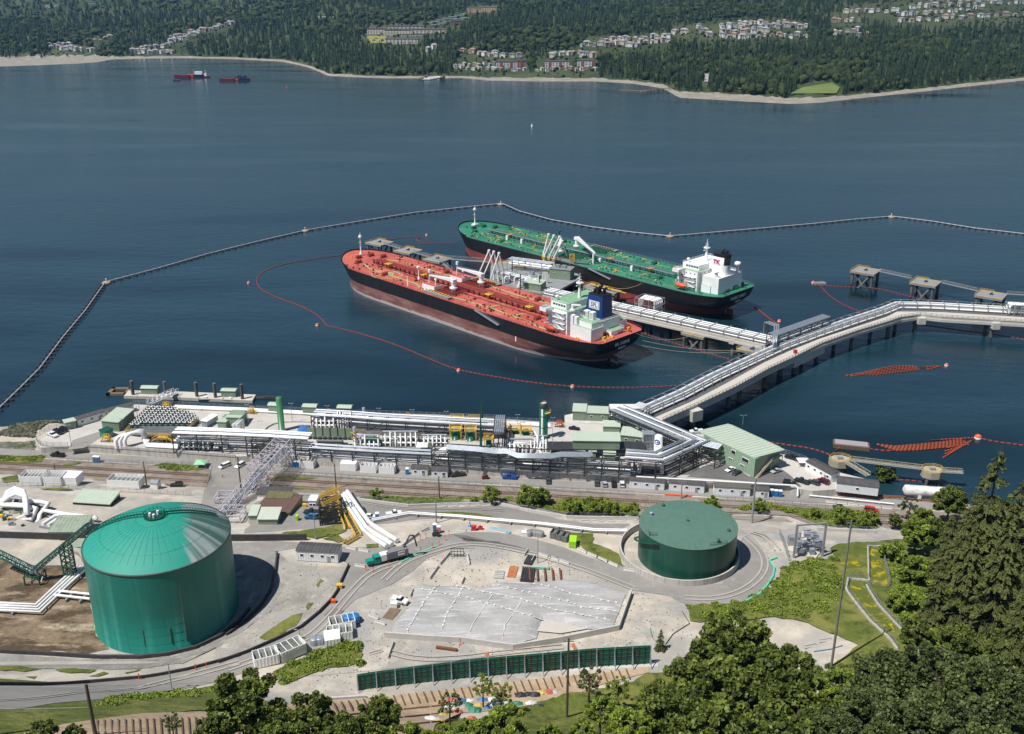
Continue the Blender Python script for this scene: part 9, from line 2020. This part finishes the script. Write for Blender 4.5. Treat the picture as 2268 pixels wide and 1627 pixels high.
st0('shore_flat',Q(Z2,[(-60,600),(290,590),(300,680),(330,700),(-60,720)]),ly_('weedy_shore',(.16,.15,.12),[((.05,.07,.025),.2,.42,.6,6,None),((.35,.33,.3),.5,.55,.75,5,None)],.95,.4,2),.15,rough=.6)
# ================================================================ THE FAR SHORE
fa=lambda x,y:(x*.3418,y*.3418);fb=lambda x,y:(719.9+x*.3418,y*.3418);fc=lambda x,y:(1467.4+x*.3531,y*.3531)
SHP=[(-150,150),(0,148),(90,145),(180,141),(219,138),(249,132),(396,129),(513,131),(626,137),(684,150),(728,169),(775,171),(857,174),(1028,173),(1079,179),(1199,181),(1318,181),(1404,186),(1470,197),(1503,217),(1573,221),(1661,226),(1750,231),(1820,228),(1925,216),(2032,205),(2137,193),(2268,179),(2420,160)]
sw=[P(x,y,0)for x,y in SHP];SA=[p.x/p.y for p in sw];SY=[p.y for p in sw]
BW=np.interp(SA,SA,[330,300,300,260,200,70,40,30,30,30,32,28,24,24,50,60,50,40,60,95,100,90,80,62,45,42,40,40,40])
def HFn(X,Y):
 a=X/Y;ys=np.interp(a,SA,SY);bw=np.interp(a,SA,BW)*(1+.22*np.sin(a*210)+.16*np.sin(a*533+1));d=Y-ys;e=np.maximum(0,d-bw)
 z=np.where(d<bw,3.2*d/bw,3.2+.072*e+.00001*e*e)
 z=z+np.minimum(1,e/400)*(14*np.sin(X*.0031+1.3)*np.sin(Y*.0027)+7*np.sin(X*.009+.5)*np.sin(Y*.008+2))
 return np.where(d<0,d*.05,z),d,bw
def Pf(px,py,up=0):
 a,b_,c=ray(px,py);t=1500
 while t<9000:
  z=HFn(np.float64(a*t),np.float64(b_*t))
  if z[1]>0 and CAMH-c*t<z[0]+up:break
  t+=6
 return V3((a*t,b_*t,CAMH-c*t))
ga=np.linspace(-.95,.95,400);gd=np.concatenate([np.arange(-30,120,10),np.arange(120,700,40),np.arange(700,6500,160)])
A_,D_=np.meshgrid(ga,gd);Yg=np.interp(A_,SA,SY)+D_;Xg=A_*Yg;Zg=HFn(Xg,Yg)[0]
i,j=np.meshgrid(np.arange(len(ga)-1),np.arange(len(gd)-1));k=(j*len(ga)+i).ravel();nx=len(ga)
FL=ly_('forest_floor',(.035,.052,.018),[((.07,.08,.035),.004,.45,.6,5,None)],.95,0)
BEACH=ly_('far_beach',(.30,.27,.225),[((.20,.185,.15),.03,.4,.62,6,(1,3,1)),((.40,.37,.32),.06,.55,.7,5,None),((.16,.16,.12),.02,.6,.72,6,(1,4,1))],.95,0)
fm=(D_[:-1,:-1]>np.interp(A_[:-1,:-1],SA,BW)-8).astype(np.int32).ravel()
me=nm_('far_shore',np.stack([Xg,Yg,Zg],-1).reshape(-1,3),np.stack([k,k+1,k+1+nx,k+nx],1),[BEACH,FL],mi=fm,smooth=True);tag(link(bpy.data.objects.new('far_shore',me)),kind='structure')
r=np.random.default_rng(21)
# clearings in picture space where roofs, roads and lawns show between the trees
CL=[(fa,[(320,285),(560,285),(620,330),(500,350),(320,345)]),(fa,[(600,250),(720,245),(725,280),(610,285)]),(fa,[(860,315),(1080,290),(1220,310),(1210,360),(880,365)]),(fa,[(1090,235),(1300,190),(1520,150),(1520,180),(1300,240),(1190,310),(1100,300)]),(fb,[(265,175),(560,160),(800,185),(790,225),(640,240),(620,300),(400,300),(260,290)]),(fb,[(560,165),(900,78),(950,90),(940,125),(830,175),(640,175)]),(fb,[(915,40),(1170,40),(1100,95),(920,95)]),(fb,[(820,425),(1100,385),(1310,385),(1320,480),(1000,485),(830,470)]),(fb,[(1360,385),(1770,380),(1770,480),(1370,485)]),(fb,[(850,330),(1260,350),(1270,390),(900,400)]),(fb,[(1450,330),(1640,320),(1780,345),(1760,395),(1460,392)]),(fb,[(1650,285),(1750,240),(2230,220),(2240,300),(2000,350),(1660,335)]),(fb,[(650,315),(720,310),(720,350),(660,350)]),(fc,[(50,180),(330,130),(480,120),(760,130),(900,140),(920,250),(700,260),(330,265),(60,240)]),(fc,[(1050,100),(1230,60),(1260,90),(1240,240),(1060,230)]),(fc,[(1130,40),(1500,10),(2268,-20),(2268,150),(1900,150),(1500,165),(1250,110)]),(fc,[(800,600),(880,530),(1060,500),(1160,570),(1100,605)]),(fc,[(450,555),(600,570),(620,590),(480,580)]),(fc,[(255,460),(295,460),(290,550),(255,550)]),(fb,[(1175,480),(1740,470),(1740,500),(1180,505)]),(fb,[(265,235),(400,235),(400,290),(170,300)])]
CLp=[[cv(*p)for p in pl]for cv,pl in CL]
s0=.0058;Tl=[];y=1650.0
while y<7600:
 s=s0*y*(1 if y<4200 else 1.5);xs=np.arange(-.74*y,.74*y,s);xs=xs+r.uniform(-.45,.45,len(xs))*s;ys=y+r.uniform(-.5,.5,len(xs))*s*1.1;Tl.append(np.stack([xs,ys],1));y+=s*1.1
Tl=np.concatenate(Tl);z,d,bw=HFn(Tl[:,0],Tl[:,1]);ok=d>bw+4;Tl=Tl[ok];z=z[ok];d=(d-bw)[ok]
def projn(X,Y,Z):
 Z=Z-CAMH;dd=Y*CT-Z*ST;return 1134+F*X/dd,813.5-F*(Y*ST+Z*CT)/dd
u0,v0=projn(Tl[:,0],Tl[:,1],z);u1,v1=projn(Tl[:,0],Tl[:,1],z+16)
def inn(u,v,poly):
 c=np.zeros(len(u),bool);n=len(poly);j=n-1
 for i in range(n):
  xi,yi=poly[i];xj,yj=poly[j];cond=((yi>v)!=(yj>v))&(u<(xj-xi)*(v-yi)/((yj-yi)or 1e-9)+xi);c^=cond;j=i
 return c
cl=np.zeros(len(u0),bool)
lw=cl.copy()
for k_,pl in enumerate(CLp):
 m_=inn(u0,v0,pl)|inn(u1,v1,pl);cl|=m_
 if k_ in(16,17,18):lw|=m_
rr_=r.random(len(u0));keep=((~cl)|(rr_<.34))&~lw&(u0>-380)&(u0<2650)&(v1>-30);small=cl
Tl,z,d,small,u0,v0=Tl[keep],z[keep],d[keep],small[keep],u0[keep],v0[keep]
patch=np.sin(Tl[:,0]*.006+1)*np.sin(Tl[:,1]*.005)+.6*np.sin(Tl[:,0]*.017)*np.sin(Tl[:,1]*.013+1)
dec=(patch+r.normal(size=len(patch))*.6>.8)|(small&(r.random(len(patch))<.7))
def cone_t(n=7,seed=0):
 q=np.random.default_rng(seed);V=[];F_=[]
 for(z0,z1,rr)in((.10,.52,.30),(.34,.76,.22),(.58,1.0,.14)):
  o=len(V)
  for k in range(n):a=2*pi*k/n+q.random()*.5;f=rr*(.65+.6*q.random());V.append((f*cos(a),f*sin(a),z0-.05*q.random()))
  V.append((0,0,z1));F_+=[(o+k,o+(k+1)%n,o+n)for k in range(n)]
 return np.array(V),np.array(F_)
def blob_t(seed=0,sub=1):
 bm=bmesh.new();bmesh.ops.create_icosphere(bm,subdivisions=sub+1,radius=.5);q=np.random.default_rng(seed);V=np.array([v.co[:]for v in bm.verts]);V*=(.72+.5*q.random(len(V)))[:,None];V[:,2]=V[:,2]*.85+.45;F_=np.array([[v.index for v in f.verts]for f in bm.faces]);bm.free();return V,F_
FARC=tinted('far_conifer',(.005,.014,.007),(.028,.046,.017),.9);FARD=tinted('far_broadleaf',(.014,.028,.009),(.056,.068,.020),.9)
def wood(name,label,idx,temps,m,hmu,w):
 Vs,Fs,Ts,o=[],[],[],0;pick=r.integers(0,len(temps),len(idx))
 for q,(Vt,Ft)in enumerate(temps):
  I_=idx[pick==q];n=len(I_)
  if not n:continue
  h=hmu*(.38+.85*r.random(n))*np.where(small[I_],.42,1)*np.clip(.7+d[I_]/120,.7,1);wd=h*w*(.75+.5*r.random(n))*np.clip(Tl[I_,1]/2600,.85,1.7);a=r.random(n)*6.28;c,s=np.cos(a),np.sin(a)
  X=Vt[None,:,0]*wd[:,None];Y=Vt[None,:,1]*wd[:,None];V=np.stack([X*c[:,None]-Y*s[:,None]+Tl[I_,0][:,None],X*s[:,None]+Y*c[:,None]+Tl[I_,1][:,None],Vt[None,:,2]*h[:,None]+z[I_][:,None]-.5],-1)
  nv=len(Vt);Fs.append((Ft[None]+(np.arange(n)*nv)[:,None,None]).reshape(-1,3)+o);Vs.append(V.reshape(-1,3));Ts.append(np.repeat(np.clip(r.normal(.45,.25,n),0,1),nv));o+=n*nv
 ob=link(bpy.data.objects.new(name,nm_(name,np.concatenate(Vs),np.concatenate(Fs),m,np.concatenate(Ts))));tag(ob,label,'forest',kind='stuff')
ci=[cone_t(7,k)for k in range(5)];bi=[blob_t(k)for k in range(4)]
LX=[130,400,540,690,860,1000,1110,1320,1480,1600,1760,1900,2050,2160];LM=['behind the left mudflat','by the left village','right of the left village beach','on the bend beyond the barges','left of the white yachts','behind the white yachts','left of the waterfront flats','before the waterfront flats','right of the waterfront flats','behind the long pier','left of the park lawn','around the park lawn','right of the park lawn','toward the right edge','at the right picture edge']
front=(d<55)&(u0>5)&(u0<2263)&~small;fi=np.where(front)[0];fi=fi[np.argsort(Tl[fi,1])]
ff=np.concatenate([fi[~dec[fi]][:150],fi[dec[fi]][:70]]);ff=ff[np.argsort(u0[ff])];cn_=[0,0];isf=np.zeros(len(dec),bool);isf[ff]=True
wood('conifer_forest','dense dark conifer forest covering the far hillsides',np.where(~dec&~isf)[0],ci,FARC,30,.5);wood('broadleaf_wood','lighter broadleaf woods mixed into the far forest',np.where(dec&~isf)[0],bi,FARD,19,.95)
cone2=[nm_('shore_conifer',*cone_t(11,20+k),FARC,np.full(36,.35+.15*k))for k in range(3)];blob2=[nm_('shore_broadleaf',*blob_t(30+k,2),FARD,np.full(162,.3+.2*k))for k in range(3)]
for k,i_ in enumerate(ff):
 dc=dec[i_];h=(19 if dc else 31)*(.6+.5*r.random());w=h*(.9 if dc else.42);o=link(bpy.data.objects.new('shore_broadleaf_tree' if dc else 'shore_conifer',(blob2 if dc else cone2)[k%3]));o.location=(Tl[i_,0],Tl[i_,1],z[i_]-.5);o.scale=(w,w,h);o.rotation_euler=(0,0,r.random()*6)
 tag(o,('round broadleaf tree' if dc else 'dark pointed conifer')+' at the far waterline, '+LM[int(np.searchsorted(LX,u0[i_]))],'tree','trees along the far waterline')
def fsheet(name,cv,pl,m,off=.6):
 p=[Pf(*cv(*q))for q in pl];b=MB();b.add([v+UP(off)for v in p],[tuple(range(len(p)))]);b.bl(name,m)['kind']='structure'
LAWN=mat('park_lawn',(.10,.16,.03),.95,col2=(.16,.19,.05),scale=.02)
fsheet('park_lawn',fc,[(800,600),(880,560),(1060,530),(1110,560),(1090,598)],LAWN,3.5);fsheet('park_lawn',fc,[(450,560),(520,565),(615,585),(560,588)],LAWN,3);fsheet('dry_lawn',fb,[(265,240),(400,240),(395,288),(300,290)],mat('dry_lawn',(.25,.23,.08),.95),3)
fsheet('access_road',fc,[(262,470),(290,470),(285,520),(262,520)],mat('far_road',(.35,.34,.33),.9),2)
# houses: a few kinds, copied
WC=[(.72,.72,.69),(.5,.45,.39),(.4,.42,.44),(.6,.56,.48),(.3,.26,.22)];RC=[(.28,.27,.27),(.38,.34,.31),(.16,.16,.17),(.34,.22,.18),(.34,.37,.40)];WN=['white','beige','grey','cream','brown'];RN=['grey roofed','tan roofed','black roofed','reddish roofed','slate roofed']
HS_={}
def far_house(w,k):
 key=k
 if key not in HS_:
  wm,rm=mat('far_wall_%d'%(k%5),WC[k%5],.7),mat('far_roof_%d'%((k*3+k//5)%5),RC[(k*3+k//5)%5],.8)
  T=tg_('hillside_house','','house');b=MB();b.bb(-7,7,-5,5,-4,6);b.bb(2,8,-7.5,-4.9,-4,4.5);b.bl('wall',wm,T,wd=0)
  b=MB();o=.8;b.add([(-7-o,-5-o,6),(7+o,-5-o,6),(7+o,5+o,6),(-7-o,5+o,6),(-3,0,9),(3,0,9)],[(0,1,5,4),(1,2,5),(2,3,4,5),(3,0,4)]);b.add([(1.4,-8,4.5),(8.6,-8,4.5),(8.6,-4.5,5.2),(1.4,-4.5,5.2)],[(0,1,2,3)]);b.bl('roof',rm,T,wd=0)
  for x,z_ in((-4,3.8),(-1,3.8),(-4,.8),(5,2.4)):b=MB();b.box((x,-5.06 if x<2 else-7.56,z_),(1.8,.12,1.4));b.bl('window',GLASS,T,wd=0)
  HS_[key]=T;return T
 return ct_(HS_[key])
OD=od+['%dth'%n for n in range(16,60)]
ROWS=[(fa,330,305,450,295,5,'left village cluster by the mudflat'),(fa,340,325,600,335,9,'lower left village row by the mudflat'),(fa,540,280,720,258,6,'small cluster above the mudflat'),(fa,890,330,1110,300,9,'left village row by the little beach'),(fa,870,350,1120,345,8,'village row at the little beach'),(fa,1100,285,1220,255,6,'village row above the little beach'),(fa,1110,250,1290,222,7,'village row climbing the left hill'),(fa,1230,225,1420,190,8,'upper village row on the left hill'),(fa,1410,182,1510,160,5,'highest houses of the left hill'),(fb,860,345,1100,365,8,'row above the waterfront flats'),(fb,1110,375,1250,380,4,'short row above the middle flats'),(fb,840,440,1100,425,9,'waterfront townhouse row'),(fb,850,455,1090,450,7,'front waterfront townhouse row'),(fb,1110,462,1300,462,6,'townhouses in front of the left flats'),(fb,1370,462,1740,462,11,'townhouses in front of the right flats'),(fb,1460,372,1650,350,7,'row above the right flats'),(fb,1660,372,1770,378,4,'short row over the right flats'),(fb,1660,310,1740,300,3,'large houses at the forest edge'),(fb,1790,300,2030,300,8,'lower cul de sac row'),(fb,1790,275,2230,250,13,'upper cul de sac row'),(fb,2040,285,2230,275,6,'short cul de sac row'),(fb,670,335,710,325,2,'lonely pair in the forest'),(fc,70,220,130,215,2,'pair left of the cul de sac'),(fc,215,180,300,235,6,'curved cul de sac row'),(fc,370,165,760,155,12,'top row of the central hillside'),(fc,375,185,900,180,14,'second row of the central hill'),(fc,380,215,650,205,8,'third row of the central hill'),(fc,370,245,900,235,13,'lowest row of the central hill'),(fc,1070,150,1230,135,5,'upper row by the tall dark trees'),(fc,1070,215,1230,200,5,'lower row by the tall dark trees'),(fc,1150,85,1480,75,9,'right hillside row under the tall trees'),(fc,1480,105,2000,60,14,'third row of the right hillside'),(fc,1500,140,2260,105,15,'lowest row of the right hillside'),(fc,1560,60,2268,20,15,'second row of the right hillside'),(fc,1620,30,2268,-5,12,'top row of the right hillside'),(fc,1230,240,1275,240,2,'pair at the lower village edge')]
r5=random.Random(31)
for cv,x0,y0,x1,y1,n,where in ROWS:
 for k in range(n):
  t=k/max(1,n-1);px,py=cv(x0+(x1-x0)*t+r5.uniform(-9,9),y0+(y1-y0)*t+r5.uniform(-8,8));p=Pf(px,py);kk=r5.randrange(15);T=far_house(0,kk);sc=r5.uniform(.75,1.3)*(.85 if p.y<2300 else 1.0)
  sc*=.62 if 'town' in where else 1;T.location=p+UP(4*sc);T.scale=(sc*r5.uniform(.7,1.15),sc,sc);T.rotation_euler=(0,0,r5.uniform(-.9,.9));T['group']='houses on the far hillsides'
  T['label']='%s %s house, %s from left in the %s'%(RN[(kk*3+kk//5)%5],WN[kk%5],OD[k],where)
def bk0(label,cv,x0,x1,yb,yt,wallc,roofc,depth=18,flo=4,steps=1,accent=None,gable=False):
 p=Pf(*cv(x0,yb));q_=Pf(*cv(x1,yb));q_.y=p.y+(q_.y-p.y)*.3;h=topz(p,cv(0,yt)[1])-p.z;L=(q_-p).length;d_=(q_-p).normalized()
 T=tg_('apartment_block',label,'apartment building',p,atan2(d_.y,d_.x),'apartment blocks on the far shore');wm=mat('block_'+label[:9].strip().replace(' ','_'),wallc,.7)
 b=MB();b.bb(0,L,0,depth,-5,h);b.bl('wall',wm,T,wd=0);b=MB();b.bb(-1,L+1,-1,depth+1,h,h+.9)
 if gable:
  for k in range(int(L/14)):x=k*14+7;b.add([(x-7,-1,h+.9),(x+7,-1,h+.9),(x,-1,h+4.5),(x-7,depth,h+.9),(x+7,depth,h+.9),(x,depth,h+4.5)],[(0,1,2),(1,4,5,2),(3,0,2,5)])
 b.bl('roof',mat('block_roof_%d'%int(roofc[0]*100),roofc,.8),T,wd=0)
 nb=max(3,min(9,int(L/8)));w=L/nb
 for k in range(nb):
  if accent and k%3==1:b=MB();b.bb(k*w+.5,k*w+w*.8,-1.2,0,-4,h-.2);b.bl('accent_panel',mat('accent_panel',accent,.7),T,wd=0);continue
  for f in range(flo):b=MB();zf=h*(f+.3)/flo;b.bb(k*w+w*.25,k*w+w*.7,-.25,.1,zf,zf+h/flo*.36);b.bl('window',GLASS,T,wd=0)
G_=(.62,.62,.62);B1=(.66,.6,.52)
for a in(('white flat roofed block at the water, left of the three',fb,1108,1240,445,400,G_,(.1,.1,.12),18,4,1,(.3,.09,.05)),('short block joined right of the left waterfront block',fb,1245,1300,450,395,(.4,.25,.2),(.1,.1,.12),18,4,1,(.3,.09,.05)),('middle waterfront block with orange panels',fb,1424,1582,440,397,G_,(.1,.1,.12),18,4,1,(.3,.09,.05)),('right waterfront block beside the forest',fb,1634,1752,435,392,G_,(.1,.1,.12),18,4,1,(.3,.09,.05)),('beige block at the left end of the hill complex',fb,274,400,228,188,B1,(.17,.15,.14),18,4,1,None,True),('beige block second in the hill complex',fb,385,560,235,195,B1,(.17,.15,.14),18,4,1,None,True),('pale block lowest in the hill complex',fb,390,600,290,252,(.6,.56,.52),(.2,.18,.17),18,4),('tan gabled block behind the hill complex',fb,410,640,190,170,B1,(.2,.17,.15),18,3,1,None,True),('tan gabled block at the right of the hill complex',fb,560,790,220,192,(.36,.28,.22),(.25,.2,.17),18,3,1,None,True),('low grey block in the hill complex',fb,480,640,240,224,G_,(.25,.25,.26),14,2),('cream block at the top of the hill, left part',fb,920,1010,88,56,(.55,.38,.25),(.4,.35,.33),18,4,1,(.4,.2,.15)),('cream block at the top of the hill, right part',fb,1000,1110,84,48,(.65,.5,.42),(.4,.35,.33),18,4),('long brown block below the cream hilltop blocks',fb,815,920,165,135,(.22,.13,.10),(.2,.2,.22),18,3),('white building alone in the left forest',fa,2055,2150,132,112,(.8,.8,.8),(.7,.7,.7),18,2),('pale tower group in the far left forest',fa,290,375,50,30,(.4,.4,.42),(.35,.35,.36),18,3),('twin pale towers in the far left forest',fa,572,660,36,14,(.42,.42,.44),(.3,.3,.3),18,4)):bk0(*a)
for k in range(7):bk0('stepped row of grey terraces on the hill, %s step from the left'%od[k],fb,650+k*38,700+k*38,160-k*10,152-k*10,(.5,.58,.58),(.42,.5,.5),14,1)
for k in range(6):bk0('lower stepped row of grey terraces, %s step from the left'%od[k],fb,690+k*38,740+k*38,170-k*9,162-k*9,(.5,.58,.58),(.42,.5,.5),14,1)
# far vessels, jetties
def barge(label,x0,x1,yb,cols,tall=5):
 p=P(*fa(x0,yb),0);q_=P(*fa(x1,yb),0);L=(q_-p).length;tall*=.75;T=tg_('cargo_barge',label,'barge',p,atan2(q_.y-p.y,q_.x-p.x),'barges moored off the far shore');b=MB();b.add([(0,-5,-.5),(L,-5,-.5),(L+3,-6,tall),(-3,-6,tall),(0,8,-.5),(L,8,-.5),(L+3,9,tall),(-3,9,tall)],[(0,1,2,3),(5,4,7,6),(1,5,6,2),(4,0,3,7)]);b.bl('hull',mat('barge_'+cols[0],cols[1],.6),T,wd=0)
 b=MB();b.bb(-2,L+2,-5,8,tall-1.4,tall-1.2);b.bl('deck',SG_,T,wd=0)
 b=MB();b.bb(-2.8,L+2.8,-6.2,-5.8,tall*.0+.0,1.2);b.bl('boot_stripe',BK_,T,wd=0);return T,L
mr_=('maroon',(.25,.02,.04));T,L=barge('maroon barge at the left of the two far groups',1140,1225,508,mr_,9);T,L=barge('navy vessel with white house and orange bow in the left far group',1228,1312,503,('navy',(.015,.02,.08)),8)
b=MB();b.bb(L*.45,L,-3,6,6.6,13);b.bl('white_house',WH_,T,wd=0);b=MB();b.bb(-2.9,L*.35,-6.2,0,1,7);b.bl('orange_bow',OR_,T,wd=0);b=MB();b.cyl((L*.35,0,6),(L*.35,0,18),.8,6);b.bl('mast',GV_,T,wd=0)
T,L=barge('maroon tug at the right end of the left far group',1316,1350,503,mr_,4);b=MB();b.bb(L*.3,L*.7,-2,4,3,9);b.cyl((L*.5,1,9),(L*.5,1,17),.5,6);b.bl('wheelhouse',WH_,T,wd=0)
barge('maroon barge at the left of the right far group',1432,1515,530,mr_,8);T,L=barge('navy vessel with containers in the right far group',1520,1610,524,('navy',(.015,.02,.08)),6)
b=MB()
for k in range(4):b.cut().bb(3+k*L/5,3+k*L/5+L/7,-2,5,4.6,9+(k%2)*3)
b.bl('container',mat('navy_box',(.02,.04,.12),.6),T,wd=0);b=MB();b.bb(-2.9,L*.3,-6.2,0,1,4.5);b.bl('orange_bow',OR_,T,wd=0)
barge('small dark launch below the left far group',1135,1155,526,mr_,3)
for lab,cv,x,y,c_ in(('tiny pink marker buoy right of the barges',fa,1857,568,mat('pink_buoy',(.5,.1,.25),.6)),('tiny white sail shaped marker in mid channel',lambda a,b_:(a,b_),1178,280,WH_)):
 p=P(*cv(x,y),0);b=MB();b.lathe((p.x,p.y,0),[(1.3,0),(1.2,1.4),(.2,1.8),(.12,5),(.01,5.2)],8);tag(b.bl('marker_buoy',c_),lab,'buoy')
for k,(x,y)in enumerate(((655,520),(675,518),(695,514),(715,510),(735,509))):
 p=P(*fb(x,y),0);b=MB();b.add([(p.x-9,p.y-3,1.5),(p.x+7,p.y-3,1.5),(p.x+12,p.y,2),(p.x+7,p.y+3,1.5),(p.x-9,p.y+3,1.5),(p.x-8,p.y,-.5),(p.x+7,p.y,-.5)],[(0,1,6,5),(1,2,6),(2,3,6),(3,4,5,6),(4,0,5),(0,1,2,3,4)]);b.box((p.x-1,p.y,3),(8,4,3));tag(b.bl('white_yacht',WH_),'small white yacht, %s from the left at the far marina'%od[k],'boat','white yachts at the far jetty')
def jetty(label,cv,pts,z_=4):
 ps=[P(*cv(*p),z_)for p in pts];T=tg_('wooden_jetty',label,'jetty',ps[0],0,'jetties of the far shore');b=MB()
 for a,c in zip(ps,ps[1:]):b.bar(a,c,4,.8)
 b.bl('jetty_deck',WOOD,T);b=MB()
 for p,d_ in al0(ps,16):b.cut().bar((p.x,p.y,-1),p,.9)
 b.bl('pile',WOOD,T)
jetty('wooden jetty sloping to the white yachts on the far shore',fb,[(600,515),(640,500),(690,472)]);jetty('second wooden jetty right of the white yachts',fb,[(740,508),(790,482)]);jetty('long wooden pier at the right end of the far beach',fc,[(-140,580),(-30,560),(130,545),(220,525)],5)
p=P(*fb(2005,592),0);T=tg_('far_float','low wooden float with a white boat at the end of the long pier','float',p);b=MB();b.box((0,0,.8),(60,9,1.6),-.25);b.bl('float_deck',WOOD,T,wd=0)
# ---- haze: the air between the camera and the far hills
b=MB();b.bb(-6800,6800,-300,8600,-8,640);hz=b.bl('haze',(hm:=bpy.data.materials.new('haze')));hz['kind']='stuff';hm.use_nodes=True;hn=hm.node_tree;hn.nodes.remove(hn.nodes['Principled BSDF'])
pv=hn.nodes.new('ShaderNodeVolumePrincipled');pv.inputs['Color'].default_value=(.26,.58,1,1);pv.inputs['Density'].default_value=3.2e-5;pv.inputs['Anisotropy'].default_value=.3;hn.links.new(pv.outputs[0],hn.nodes['Material Output'].inputs['Volume'])
